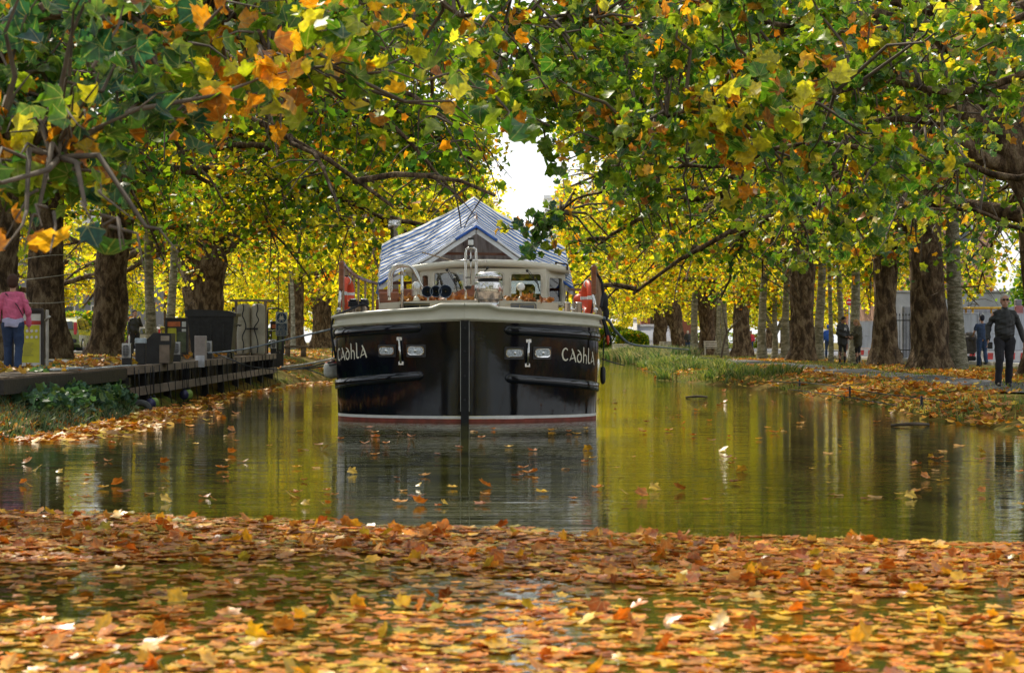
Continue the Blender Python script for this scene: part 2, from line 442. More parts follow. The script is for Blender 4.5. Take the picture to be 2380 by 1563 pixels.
def tree_geometry(seed, r0=.6, fork=4.2, n_limb=9, reach=(8.5, 12.0), leaves=22000, size=.17, tmpl=LEAF_MD, w=(.5, .35, .15),
                  canal=0, extra=None, zlow=2.7, ztop=13.0, lean=(0, 0), thin=False, noise=.5, wloc=None):
    """local space, canal = +1 when the canal lies in +x. returns trunk MB, leaf arrays"""
    rg = random.Random(seed); mb = MB(); tw = MB()
    lx, ly = lean
    tp = [Vector((0, 0, -.15)), Vector((lx * .1, ly * .1, fork * .15)), Vector((lx * .4, ly * .4, fork * .5)), Vector((lx, ly, fork)), Vector((lx * 1.25, ly * 1.25, fork * 1.45))]
    trunk_surface(mb, tp, [r0 * 1.22, r0 * .82, r0 * rg.uniform(.66, .76), r0 * rg.uniform(.78, .92), r0 * .48], seed=seed)
    tips = []
    limbs = []
    for i in range(n_limb):
        az = 2 * pi * (i + rg.uniform(-.25, .25)) / n_limb
        tow = cos(az) * canal
        rc = rg.uniform(*reach) * (1.0 + .12 * tow if canal else 1.0) * (.72 if tow < -.2 else 1)
        st = tp[3].lerp(tp[4], rg.uniform(-.3, 1.0))
        rise = rg.uniform(2.0, 7.5) if i % 2 else rg.uniform(.4, 3.0)
        P = limb_path(st, az, rc, rise, rg.uniform(.5, 3.0), rg)
        r_ = r0 * rg.uniform(.26, .42)
        limbs.append((P, r_))
    if canal:
        for i in range(5):
            az = (0 if canal > 0 else pi) + rg.uniform(-.55, .55)
            limbs.append((limb_path(tp[3].lerp(tp[4], rg.uniform(0, 1)), az, rg.uniform(9.5, 12.0), rg.uniform(.8, 8.0) + i * .5, rg.uniform(.2, 2.0), rg), r0 * .26))
    # leaders
    for i in range(3):
        az = rg.uniform(0, 6.28); P = limb_path(tp[4], az, rg.uniform(2, 5), rg.uniform(6, 8.5), 0, rg)
        limbs.append((P, r0 * .34))
    if extra:
        for (pp, r_) in extra: limbs.append(([Vector(p) for p in pp], r_))
    def clear(P):
        # boughs stop short of the open strip over the water
        if wloc is None: return P
        out = []
        for p in P:
            X = wloc[0] + p.x; Y = wloc[1] + p.y; Z = wloc[2] + p.z
            if -0.0065 * Y < X < 0.024 * Y and (Z - CAMZ) / Y > .02: break
            out.append(p)
        return out
    for P, r_ in limbs:
        P = clear(P); m = len(P)
        if m < 3: continue
        mb.tube(P, [r_ * (1 - .82 * (i / (m - 1)) ** .8) for i in range(m)], 9, cap=False)
        for k in range(7):
            t = rg.uniform(.28, 1.0); s = lerp_path(P, t); d = (P[-1] - P[0]); d.z *= .3; d.normalize()
            a = rg.uniform(-1.3, 1.3); dd = Matrix.Rotation(a, 3, 'Z') @ d
            ln = rg.uniform(1.8, 4.0) * (.75 if thin else 1); Q = []
            dz = rg.uniform(-.35, .55)
            for q in range(6):
                tt = q / 5; Q.append(s + dd * ln * tt + Vector((rg.uniform(-.12, .12), rg.uniform(-.12, .12), ln * (dz * tt - .45 * tt * tt))))
            Q = clear(Q)
            if len(Q) < 3: continue
            mb.tube(Q, [r_ * .30 * (1 - .8 * (i / 5)) + .008 for i in range(len(Q))], 6, cap=False)
            for c in range(7):
                tt = rg.uniform(.25, 1); s2 = lerp_path(Q, tt)
                d2 = Vector((rg.uniform(-1, 1), rg.uniform(-1, 1), rg.uniform(-1.0, .35))).normalized()
                l2 = rg.uniform(.5, 1.5); e = s2 + d2 * l2 * .6 + Vector((0, 0, -l2 * .05)); e2 = s2 + d2 * l2 + Vector((0, 0, -l2 * .25))
                tw.tube([s2, e, e2], [.022, .014, .007], 4, cap=False)
                tips.append((s2, e2))
    T = np.array([[*a, *b] for a, b in tips])
    k = RNG.integers(0, len(T), leaves); t = RNG.random((leaves, 1)) * 1.15
    P = T[k, :3] * (1 - t) + T[k, 3:] * t + RNG.normal(size=(leaves, 3)) * np.array([.27, .27, .22]) * (noise / .5)
    hue = (RNG.random(len(T)) * .8 + .1)[k]
    # an uneven skirt and crown top
    lo = zlow + 1.6 * (vnoise(P[:, 0] * .45 + seed, P[:, 1] * .45, seed) - .4)
    keep = (P[:, 2] > lo) & (P[:, 2] < ztop + 2 * RNG.random(leaves))
    P = P[keep]; hue = hue[keep]
    return mb, tw, P, hue

def leaf_normals(n, up=.8):
    v = RNG.normal(size=(n, 3)); v[:, 2] += up; return v

XG = lambda y: (-0.0045 * y, 0.0215 * y)     # the open strip of sky over the canal widens with distance
def sky_strip(Pw, seed=3, ztop=1e9):
    """True where leaves stay: leaves are missing in the strip above the middle of the canal"""
    x, y, z = Pw[:, 0], Pw[:, 1], Pw[:, 2]
    j = (vnoise(z * 1.1, y * .35, seed) - .5) * .016 * y + (vnoise(z * 3.1, y * .9, seed + 5) - .5) * .008 * y
    e = (z - CAMZ) / y          # the strip closes up low down, where the far crowns meet
    lo = -0.0022 * y + j; hi = 0.0178 * y + j * .8
    wide = np.clip((e - .02) / .03, 0, 1)
    inside = (x > lo + (1 - wide) * .008 * y) & (x < hi) & (e > .0)
    return ~inside

THIN = .76
def plant(name, loc, label, group, seed, bark=None, w=(.5, .35, .15), size=.17, tmpl=LEAF_MD, leaves=22000, leafmat=None, **kw):
    mb, tw, P, hue = tree_geometry(seed, leaves=int(leaves * THIN), size=size, w=w, wloc=Vector(loc), **kw)
    loc = Vector(loc)
    Pw = P + np.array(loc); keep = sky_strip(Pw) & sun_gaps(Pw); P = P[keep]; hue = hue[keep]
    root = empty(name, loc, label, 'tree', group)
    mb.add(tw.v, tw.f, 1, True)
    lpart(mb, 'trunk', [bark or BARK, TWIG], root)
    n = len(P)
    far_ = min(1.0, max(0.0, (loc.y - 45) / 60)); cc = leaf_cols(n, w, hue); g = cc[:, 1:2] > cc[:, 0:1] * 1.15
    cc = np.where(g, cc * np.array([1 + 1.3 * far_, 1 + .55 * far_, 1.0]), cc * (1 + .25 * far_)); cc = np.clip(cc, 0, .93)  # far leaves turned lime and brightened in colour to stand in for light
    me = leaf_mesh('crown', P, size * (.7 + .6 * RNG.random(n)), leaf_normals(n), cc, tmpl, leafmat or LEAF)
    o = bpy.data.objects.new('crown', me); C.objects.link(o); o.parent = root
    return root

GR = 'plane trees lining the canal'
def zg(x, y):
    """ground height"""
    x = np.asarray(x, float); y = np.asarray(y, float)
    el = EDGE_L(y); er = EDGE_R(y)
    # left
    dl = el - x; tl = np.clip(dl / 1.5, -1, 1)
    zl = np.where(dl < 0, dl * .9, np.where(dl < 1.6, .62 * (dl / 1.6) ** .8, .62 + .16 * np.clip((dl - 1.6) / 2, 0, 1)))
    dr = x - er
    zr = np.where(dr < 0, dr * .9, np.where(dr < 1.6, .30 * (np.abs(dr) / 1.6) ** .7, .30 + .12 * np.clip((dr - 1.6) / 3, 0, 1)))
    z = np.maximum(zl, zr)
    z = np.maximum(z, -.7)
    nz = (vnoise(x * 1.3, y * 1.3, 4) - .5) * .10 + (vnoise(x * 4, y * 4, 9) - .5) * .04
    bank = np.clip(1 - np.abs(np.minimum(dl, 9) - 1.0) / 1.6, 0, 1) + np.clip(1 - np.abs(dr - 1.0) / 1.8, 0, 1)
    return z + nz * bank * 1.4 + np.where(z > .05, (vnoise(x * .5, y * .5, 2) - .5) * .06, 0) * (np.abs(x) < 15)
def EDGE_L(y):
    y = np.asarray(y, float)
    return -6.55 - .35 * (vnoise(y * .3, y * 0, 21) - .5) - .25 * (vnoise(y * 1.5, y * 0, 22) - .5) - .6 * np.clip(1 - np.abs(y - 46) / 11, 0, 1) ** .3
def EDGE_R(y):
    y = np.asarray(y, float)
    return 6.75 + .5 * (vnoise(y * .25, y * 0, 31) - .5) + .3 * (vnoise(y * 1.3, y * 0, 32) - .5) - 1.7 * np.exp(-((y - 64) / 9.0) ** 2) - .9 * np.exp(-((y - 84) / 12.0) ** 2)

def gz(x, y): return float(zg(np.array([x]), np.array([y]))[0])

def build_trees():
    k = [100]
    def sd(): k[0] += 7; return k[0]
    # ---- left row
    Lx = [(-12.6, 24, 'leftmost plane tree, trunk outside the frame, dark boughs over the jetty path', (.70, .14, .16), 20000, .16, LEAF_MD, {}),
          (-12.7, 36, 'plane tree left of the pink sweater walker with mostly green crown', (.84, .07, .09), 30000, .155, LEAF_MD, {}),
          (-12.5, 47.5, 'dark plane trunk cut by the left edge of the photo', (.80, .11, .09), 30000, .155, LEAF_MD, {}),
          (-13.0, 54, 'dark thick plane trunk wrapped with string behind the pink sweater walker', (.60, .27, .13), 32000, .155, LEAF_MD, {'fork': 5.5, 'r0': .62}),
          (-12.7, 60.5, 'leaning plane tree with broad rough brown trunk and forked bough, left bank', (.50, .35, .15), 36000, .155, LEAF_MD, {'fork': 5.2, 'r0': .60, 'lean': (.5, 0)}),
          (-12.4, 78, 'stout plane tree behind the wheelie bin with twin boughs', (.38, .44, .18), 34000, .18, LEAF_LO, {'r0': .98, 'fork': 3.6}),
          (-12.5, 112, 'brown plane tree with sunlit left flank beyond the life jacket sign', (.34, .54, .12), 36000, .18, LEAF_LO, {'r0': .62}),
          (-12.5, 127, 'wide grey plane trunk just left of the barge bow', (.34, .54, .12), 36000, .20, LEAF_LO, {'r0': .85})]
    for x, y, lab, w, n, s, t, kw in Lx:
        kw = dict(kw); kw.setdefault('r0', .6); kw.setdefault('ztop', min(13.0, 1.8 + .18 * y + 1.0))
        plant('plane_tree', (x, y, gz(x, y)), lab, GR, sd(), w=w, leaves=n, size=s, tmpl=t, canal=1, **kw)
    R_ = [(11.2, 36, 'leaning dark plane tree at the right edge of the photo, trunk curving out of frame', (.70, .16, .14), 22000, .155, LEAF_MD,
           {'r0': .50, 'fork': 4.9, 'lean': (-2.05, 0), 'extra': [([(-1.6, 0, 4.0), (-2.6, -.2, 4.3), (-4.0, -.6, 5.6), (-5.5, -1.2, 6.2), (-7.2, -1.5, 6.4)], .2), ([(-1.9, 0, 5.0), (-3.2, .3, 6.6), (-5.0, .2, 7.2), (-7.6, 0, 7.3)], .22)]}),
          (12.9, 47, 'plane tree standing just outside the right edge behind the man in black', (.68, .18, .14), 24000, .155, LEAF_MD, {}),
          (12.2, 56.5, 'big gnarled plane tree with burred trunk behind and left of the man in black', (.64, .22, .14), 34000, .155, LEAF_MD, {'r0': .60, 'fork': 4.4, 'lean': (-.2, 0)}),
          (12.9, 67, 'gnarled plane tree right beside the couple, second largest trunk on right bank', (.56, .29, .15), 34000, .165, LEAF_MD, {'r0': .56, 'fork': 4.2}),
          (12.45, 83, 'broad plane tree with flared roots left of the blue jacket walker', (.42, .42, .16), 34000, .18, LEAF_LO, {'r0': .62}),
          (12.7, 107, 'brown plane trunk above the reeds with bare dead branch before it', (.34, .46, .20), 36000, .18, LEAF_LO, {'r0': .62}),
          (12.9, 128, 'shaded plane tree behind the walker with the red bag', (.34, .54, .12), 36000, .20, LEAF_LO, {'r0': .7}),
          (13.0, 150, 'sloping plane trunk with pale sunlit side left of the far walkers', (.34, .54, .12), 32000, .22, LEAF_LO, {'r0': .75, 'lean': (-.8, 0)}),
          (12.4, 162, 'dark twin plane trunk beside the bridge ramp', (.34, .54, .12), 32000, .23, LEAF_LO, {'r0': .7})]
    for x, y, lab, w, n, s, t, kw in R_:
        kw = dict(kw); kw.setdefault('r0', .6); kw.setdefault('ztop', min(13.0, 1.8 + .18 * y + 1.0))
        plant('plane_tree', (x, y, gz(x, y)), lab, GR, sd(), w=w, leaves=n, size=s, tmpl=t, canal=-1, **kw)
    # ---- far rows and the closing wood: copies of two source trees
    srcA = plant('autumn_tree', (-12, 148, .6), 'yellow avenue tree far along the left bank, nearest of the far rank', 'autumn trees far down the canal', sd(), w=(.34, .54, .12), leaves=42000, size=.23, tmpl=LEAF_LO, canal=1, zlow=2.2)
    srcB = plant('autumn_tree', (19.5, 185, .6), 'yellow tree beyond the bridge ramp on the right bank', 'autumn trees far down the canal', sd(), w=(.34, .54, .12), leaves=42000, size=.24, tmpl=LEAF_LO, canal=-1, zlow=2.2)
    far = [(-13, 172, 0, 'left'), (-12.6, 200, 0, 'left'), (-14, 235, 0, 'left'), (17.4, 215, 1, 'right'), (18.4, 250, 1, 'right'),
           (-27, 150, 0, 'outer left'), (-29, 190, 0, 'outer left'), (-40, 235, 0, 'outer left'), (-28, 118, 0, 'outer left'), (25, 172, 1, 'outer right'), (30, 225, 1, 'outer right'),
           (-20, 285, 0, 'closing'), (22, 290, 1, 'closing'), (-40, 300, 0, 'closing'), (42, 300, 1, 'closing'), (7, 340, 1, 'closing low'), (-6, 335, 0, 'closing low')]
    far += [(-13, -22, 0, 'left behind'), (-14, -45, 0, 'left behind'), (13, -30, 1, 'right behind'), (14, -52, 1, 'right behind')]  # unseen trees behind the camera, added for hull reflections and less front light
    ords = {}
    for i, (x, y, s, nm) in enumerate(far):
        src = (srcA, srcB)[s]
        ords[nm] = ords.get(nm, 0) + 1
        sc = (.55 if nm == 'closing low' else 1.0 + .1 * sin(i * 2.1))
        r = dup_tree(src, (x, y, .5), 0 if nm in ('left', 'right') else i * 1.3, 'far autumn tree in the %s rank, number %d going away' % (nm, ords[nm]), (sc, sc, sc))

def young_tree(x, y, r, label, h=5.5, seed=1, fork=False, pale=True, lean=0.0, leaves=2500):
    root = empty('young_tree', (x, y, gz(x, y) - .03), label, 'tree', 'slim pale young trees between the planes')
    rg = random.Random(seed); mb = MB()
    pts = []; n = 8
    for i in range(n + 1):
        t = i / n; pts.append(Vector((lean * t + .06 * sin(t * 5 + seed), .05 * sin(t * 4 + seed * 2), h * t)))
    trunk_surface(mb, pts, [r * (1.35 if i == 0 else 1.05 if i == 1 else 1 - .35 * i / n) for i in range(n + 1)], n=12, seed=seed, rough=.04, burl=False)
    tips = []
    st = pts[3] if fork else pts[6]
    for k in range(6 + (2 if fork else 0)):
        a = rg.uniform(0, 6.28)
        if fork and k < 2:
            a = 0.3 + pi * k; P = [pts[3], pts[3] + Vector((cos(a) * .5, 0, 1.0)), pts[3] + Vector((cos(a) * .8, 0, 3.0)), pts[3] + Vector((cos(a) * 1.4, 0, 5.0))]; rr = r * .7
        else:
            s = pts[rg.choice([5, 6, 7, 8])]; l = rg.uniform(1.2, 2.6); P = [s, s + Vector((cos(a) * l * .4, sin(a) * l * .4, l * .35)), s + Vector((cos(a) * l, sin(a) * l, l * .55))]; rr = r * .32
        mb.tube(P, [rr * (1 - .7 * i / (len(P) - 1)) for i in range(len(P))], 7, cap=False)
        for c in range(7):
            b = lerp_path(P, rg.uniform(.4, 1)); tips.append(b + Vector((rg.uniform(-.8, .8), rg.uniform(-.8, .8), rg.uniform(-.6, .7))))
            mb.tube([b, tips[-1]], [.02, .006], 4, cap=False)
    lpart(mb, 'trunk', BARK_PALE if pale else BARK, root)
    T = np.array([list(t) for t in tips]); k = RNG.integers(0, len(T), leaves)
    P = T[k] + RNG.normal(size=(leaves, 3)) * .38
    P = P[P[:, 2] > 2.3]
    me = leaf_mesh('crown', P, .16 * (.7 + .6 * RNG.random(len(P))), leaf_normals(len(P)), leaf_cols(len(P), (.35, .48, .17)), LEAF_LO, LEAF)
    o = bpy.data.objects.new('crown', me); C.objects.link(o); o.parent = root
    return root

def build_young():
    Y = [(350, 66, .19, 'straight pale grey trunk left of the first notice board behind the jetty', True, False),
         (396, 71, .17, 'straight tan trunk just behind the notice board by the wheelie bin', True, False),
         (2220, 57, .25, 'straight grey green trunk between the gnarled plane and the man in black', True, False),
         (1990, 75.5, .20, 'smooth green grey trunk directly behind the couple', True, False),
         (1928, 76, .09, 'very thin white trunk left of the couple', True, False),
         (1904, 86, .22, 'pale trunk between the broad plane and the blue jacket walker', True, False),
         (1955, 88, .15, 'pale trunk behind the man of the couple', True, False),
         (1829, 90, .19, 'grey trunk on the left flank of the broad flared plane', True, False),
         (1798, 92, .15, 'pale forked young tree with two upright stems', True, True),
         (1773, 90, .20, 'thick pale young trunk, right one of the close pair', True, False),
         (1684, 118, .20, 'grey banded trunk left of the brown plane above the reeds', True, False),
         (1673, 115, .11, 'thin bright white trunk second from the grey banded trunk', True, False),
         (1665, 124, .13, 'slim dull trunk beside the thin bright white trunk', True, False),
         (1616, 122, .24, 'pale trunk between the two far walkers', True, False),
         (680, 100, .12, 'thin stem behind the fender tank stand on the left bank', True, False),
         ]
    for i, (u, d, r, lab, pale, fk) in enumerate(Y):
        young_tree(xat(u, d), d, r, lab, h=6.5 if u != 1798 else 3.2, seed=i * 3 + 2, fork=fk, pale=pale, lean=.15 * sin(i * 1.7))

# ------------------------------------------------------------------ boughs hanging near the camera
def bough_tree(name, loc, label, trunk_r, boughs, regions, group, seed, leafmat, tmpl=LEAF_HI, strays=()):
    """a plane tree whose trunk stands outside the frame; its boughs reach over the water.
       regions: (centre, spread xyz, n leaves, size, weights)"""
    rg = random.Random(seed); root = empty(name, loc, label, 'tree', group); lo = Vector(loc)
    mb = MB(); tw = MB()
    trunk_surface(mb, [(0, 0, -.1), (0, 0, 1), (.1, 0, 3), (.1, .1, 5.2), (.2, .1, 8)], [trunk_r * 1.6, trunk_r * 1.1, trunk_r, trunk_r * .9, trunk_r * .5], seed=seed)
    fine = []
    for P, r in boughs:
        P = [Vector(q) for q in smooth_path([tuple(Vector(p) - lo) for p in P], 6)]; k0 = rg.uniform(0, 6)
        P = [p + Vector((.05 * sin(i * .9 + k0), .06 * cos(i * .7), .07 * sin(i * 1.15 + k0) + .05 * sin(i * .45))) * min(1, i / 5) for i, p in enumerate(P)]; fine.append(P)
        m = len(P); mb.tube(P, [r * (1 - .8 * i / (m - 1)) for i in range(m)], 8, cap=False)
    for P in fine:
        for q in range(16):
            c = lerp_path(P, rg.uniform(.12, 1.0)) + lo + Vector((0, 0, rg.uniform(-.35, .1))); regions = regions + [(c, (.55, .5, .4), 22, .13 if seed == 47 else .145, (.74, .12, .14))]
    allp = [lerp_path(P, t / 24) for P in fine for t in range(3, 25)]
    Ps = []; Sz = []; Cs = []
    for (c, sp, n, size, w) in regions:
        c = Vector(c) - lo; sp = Vector(sp)
        nt = max(3, n // 14)
        tips = []
        for i in range(nt):
            e = c + Vector((rg.gauss(0, .5) * sp.x, rg.gauss(0, .5) * sp.y, rg.gauss(0, .5) * sp.z))
            near = min(allp, key=lambda q: (q - e).length)
            # twigs start a little back towards the bough
            s = e.lerp(near, min(1, rg.uniform(.22, .6) / max(.3, (near - e).length)))
            mid = s.lerp(e, .5) + Vector((rg.uniform(-.08, .08), rg.uniform(-.08, .08), rg.uniform(.0, .12)))
            tw.tube([s, mid, e], [.012, .008, .004], 5, cap=False)
            tips.append((s, e))
            if i % 3 == 0 and (near - s).length < 1.3:
                m2 = near.lerp(s, .5) + Vector((rg.uniform(-.1, .1), 0, rg.uniform(.0, .25)))
                tw.tube([near, m2, s], [.022, .017, .012], 5, cap=False)
        T = np.array([[*a, *b] for a, b in tips]); k = RNG.integers(0, nt, n); t = RNG.random((n, 1)) ** .7
        Ps.append(T[k, :3] * (1 - t) + T[k, 3:] * t + RNG.normal(size=(n, 3)) * size * .55)
        Sz.append(size * (.55 + .7 * RNG.random(n)))
        hue = (RNG.random(nt))[k]; cc = leaf_cols(n, w, hue)
        if w[0] >= .84: g = cc[:, 1:2] > cc[:, 0:1]; cc = np.where(g, cc * np.array([.55, .70, 2.6]), cc)  # greens darkened and blued: shade and sky sheen put into the leaf colour
        Cs.append(cc)
    P = np.concatenate(Ps); S = np.concatenate(Sz); Co = np.concatenate(Cs)
    kp = sun_gaps(P + np.array(lo)); P = P[kp]; S = S[kp]; Co = Co[kp]
    mb.add(tw.v, tw.f, 1, True); lpart(mb, 'trunk', [BARK, TWIG], root)
    nr = leaf_normals(len(P), .45); nr[:, 1] -= .45
    me = leaf_mesh('crown', P, S, nr, Co, tmpl, leafmat, fold=.38, curl=.75)
    o = bpy.data.objects.new('crown', me); C.objects.link(o); o.parent = root
    return root

def cloud(u0, u1, v0, v1, d0, d1, n, size, w, rg, k=1):
    """split a block of air into k*k clump regions"""
    out = []
    for i in range(k):
        u = rg.uniform(u0, u1); v = rg.uniform(v0, v1); d = rg.uniform(d0, d1)
        c = at(u, v, d); sx = (u1 - u0) / F * d / sqrt(k) * .9; sz = (v1 - v0) / F * d / sqrt(k) * .9
        out.append((c, (max(sx, .35), .6, max(sz, .3)), max(4, n // k), size, w))
    return out

def build_near():
    rg = random.Random(5)
    reg = []
    G1 = (.86, .03, .11); GO = (.34, .22, .44); G2 = (.74, .12, .14); G3 = (.72, .13, .15)
    # big shaded leaves, upper left
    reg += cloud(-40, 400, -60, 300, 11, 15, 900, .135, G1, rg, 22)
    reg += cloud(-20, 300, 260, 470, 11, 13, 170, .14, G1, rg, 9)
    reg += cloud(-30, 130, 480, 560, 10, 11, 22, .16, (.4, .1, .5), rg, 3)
    reg += cloud(220, 320, 600, 640, 10, 10.6, 6, .17, (1, 0, 0), rg, 2)
    # sunlit orange cluster and the greener fringe to its right
    reg += cloud(400, 800, 40, 260, 12, 15, 240, .145, GO, rg, 12)
    reg += cloud(560, 700, 180, 300, 12.5, 13.5, 26, .155, (.1, .3, .6), rg, 3)
    reg += cloud(330, 760, -60, 120, 12, 16, 280, .145, (.55, .2, .25), rg, 10)
    reg += cloud(760, 930, -40, 240, 13, 18, 180, .14, G2, rg, 8)
    reg += cloud(900, 1110, -60, 180, 14, 19, 200, .14, G2, rg, 8)
    reg += cloud(1020, 1090, 130, 220, 13.5, 14.5, 20, .16, (.7, .1, .2), rg, 2)
    tl = (-7.6, 13.5, .7)
    b = [([(-7.5, 13.5, 4.6), at(-300, 180, 13), at(60, 60, 12.5), at(430, -60, 13.5), at(800, -90, 15)], .11),
         ([(-7.5, 13.5, 3.6), at(-350, 420, 12), at(-20, 300, 11.5), at(150, 400, 11.2)], .07),
         ([(-7.4, 13.7, 5.4), at(100, -160, 14), at(480, -20, 14), at(640, 130, 13.5)], .08),
         ([(-7.4, 13.7, 5.6), at(400, -220, 16), at(900, -60, 16.5), at(1080, 40, 15.5)], .08)]
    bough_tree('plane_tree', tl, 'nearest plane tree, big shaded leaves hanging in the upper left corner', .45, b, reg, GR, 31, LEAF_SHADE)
    # right-hand near tree
    reg = []
    def col(u0, u1, v1, n, d0=18, d1=26, w=G3, v0=-80, k=None, s=.125):
        return cloud(u0, u1, v0, v1, d0, d1, int(n * 1.5), s, w, rg, k or max(6, n // 45))
    reg += col(1100, 1260, 260, 620, 16, 24)
    reg += col(1240, 1420, 380, 900, 19, 28)
    reg += col(1340, 1430, 480, 170, 26, 31, (.8, .1, .1), 350)
    reg += cloud(1235, 1320, 525, 580, 27.5, 29, 60, .16, (.92, .02, .06), rg, 4)
    reg += col(1400, 1650, 470, 1250, 18, 27)
    reg += col(1420, 1700, 610, 520, 26, 32, (.70, .16, .14), 420)
    reg += cloud(1620, 1900, 190, 290, 17, 19, 240, .175, (.45, .35, .2), rg, 8)
    reg += col(1640, 1950, 520, 1500, 18, 27)
    reg += col(1700, 2000, 630, 560, 25, 32, (.62, .24, .14), 450)
    reg += col(1930, 2400, 260, 800, 18, 28, (.66, .18, .16))
    reg += col(1930, 2280, 500, 420, 18, 28, (.66, .18, .16), 300)
    reg += col(2000, 2250, 620, 330, 26, 32, (.62, .24, .14), 470)
    tr = (7.4, 20.0, gz(7.9, 20) - .25)
    b = [([(7.6, 20, 4.4), at(2350, 190, 21), at(1980, 190, 20), at(1700, 250, 18.5), at(1500, 290, 19)], .055),
         ([(7.5, 20, 5.2), at(2400, 30, 22), at(2000, 60, 23), at(1500, 60, 22), at(1180, 40, 20)], .06),
         ([(7.5, 20, 4.0), at(2420, 400, 24), at(2080, 330, 24), at(1700, 380, 26), at(1400, 430, 27), at(1255, 530, 28)], .055),
         ([(7.5, 20, 5.8), at(2300, -150, 24), at(1700, -60, 25), at(1350, 100, 25)], .10),
         ([(7.5, 20, 3.6), at(2450, 520, 26), at(2180, 470, 27), at(1850, 500, 28)], .045)]
    bough_tree('plane_tree', tr, 'near plane tree on the right whose boughs arch over the bow, green with bright tips', .5, b, reg, GR, 47, LEAF_SHADE, LEAF_HI)
# ================================================================== ground, water, roads
def ground_material():
    m, nt, out = nodes_of('ground')
    p = N(nt, 'ShaderNodeBsdfPrincipled'); p.inputs['Roughness'].default_value = .95; p.inputs['Specular IOR Level'].default_value = .1
    tc = N(nt, 'ShaderNodeTexCoord')
    n1 = N(nt, 'ShaderNodeTexNoise', Scale=.35, Detail=8.0, Roughness=.7); n2 = N(nt, 'ShaderNodeTexNoise', Scale=5.0, Detail=6.0, Roughness=.7)
    L(nt, tc.outputs['Object'], n1.inputs[0]); L(nt, tc.outputs['Object'], n2.inputs[0])
    r1 = N(nt, 'ShaderNodeValToRGB'); e = r1.color_ramp.elements
    e[0].position = .40; e[0].color = (.10, .13, .02, 1); e[1].position = .56; e[1].color = (.20, .13, .03, 1)
    x = e.new(.66); x.color = (.06, .09, .015, 1)
    L(nt, n1.outputs['Fac'], r1.inputs[0])
    r2 = N(nt, 'ShaderNodeValToRGB'); e = r2.color_ramp.elements
    e[0].position = .35; e[0].color = (.5, .45, .4, 1); e[1].position = .7; e[1].color = (1.2, 1.15, 1, 1)
    L(nt, n2.outputs['Fac'], r2.inputs[0])
    mx = N(nt, 'ShaderNodeMixRGB', blend_type='MULTIPLY'); mx.inputs[0].default_value = 1
    L(nt, r1.outputs[0], mx.inputs[1]); L(nt, r2.outputs[0], mx.inputs[2]); L(nt, mx.outputs[0], p.inputs['Base Color'])
    b = N(nt, 'ShaderNodeBump', Strength=.8, Distance=.06); L(nt, n2.outputs['Fac'], b.inputs['Height']); L(nt, b.outputs[0], p.inputs['Normal'])
    L(nt, p.outputs[0], out.inputs[0]); return m

def water_material():
    m, nt, out = nodes_of('canal_water')
    p = N(nt, 'ShaderNodeBsdfPrincipled')
    p.inputs['Base Color'].default_value = (.044, .046, .008, 1); p.inputs['Roughness'].default_value = .03; p.inputs['IOR'].default_value = 1.33
    p.inputs['Specular IOR Level'].default_value = .5
    geo = N(nt, 'ShaderNodeNewGeometry')
    # long low swells, finer ripples crossing them, and calm patches
    def nz(sc, s, det=2.0):
        mp = N(nt, 'ShaderNodeMapping'); mp.inputs['Scale'].default_value = s
        L(nt, geo.outputs['Position'], mp.inputs['Vector'])
        n = N(nt, 'ShaderNodeTexNoise', Scale=sc, Detail=det, Roughness=.55); L(nt, mp.outputs[0], n.inputs['Vector']); return n.outputs['Fac']
    a = nz(1.0, (.5, 2.2, 1)); b = nz(1.0, (1.5, 6.0, 1), 3.0); c = nz(1.0, (7.0, 30.0, 1), 1.0); k = nz(1.0, (.12, .16, 1))
    def mul(x, f):
        n = N(nt, 'ShaderNodeMath', operation='MULTIPLY'); L(nt, x, n.inputs[0])
        if isinstance(f, float): n.inputs[1].default_value = f
        else: L(nt, f, n.inputs[1])
        return n.outputs[0]
    def add(x, y):
        n = N(nt, 'ShaderNodeMath', operation='ADD'); L(nt, x, n.inputs[0]); L(nt, y, n.inputs[1]); return n.outputs[0]
    mr = N(nt, 'ShaderNodeMapRange'); mr.inputs['From Min'].default_value = .42; mr.inputs['From Max'].default_value = .62
    mr.inputs['To Min'].default_value = .35; mr.inputs['To Max'].default_value = 1.3; L(nt, k, mr.inputs['Value'])
    fine = add(mul(b, .55), mul(c, .11))
    h = add(mul(a, .55), mul(fine, mr.outputs[0]))
    bp = N(nt, 'ShaderNodeBump', Strength=WATER_BUMP, Distance=.02); L(nt, h, bp.inputs['Height'])
    L(nt, bp.outputs[0], p.inputs['Normal'])
    L(nt, p.outputs[0], out.inputs[0]); return m
WATER_BUMP = 0.52

def sheet(xs, ys, zf):
    X, Y = np.meshgrid(xs, ys); Z = zf(X, Y)
    return [(float(a), float(b), float(c)) for a, b, c in zip(X.ravel(), Y.ravel(), Z.ravel())], len(xs), len(ys)

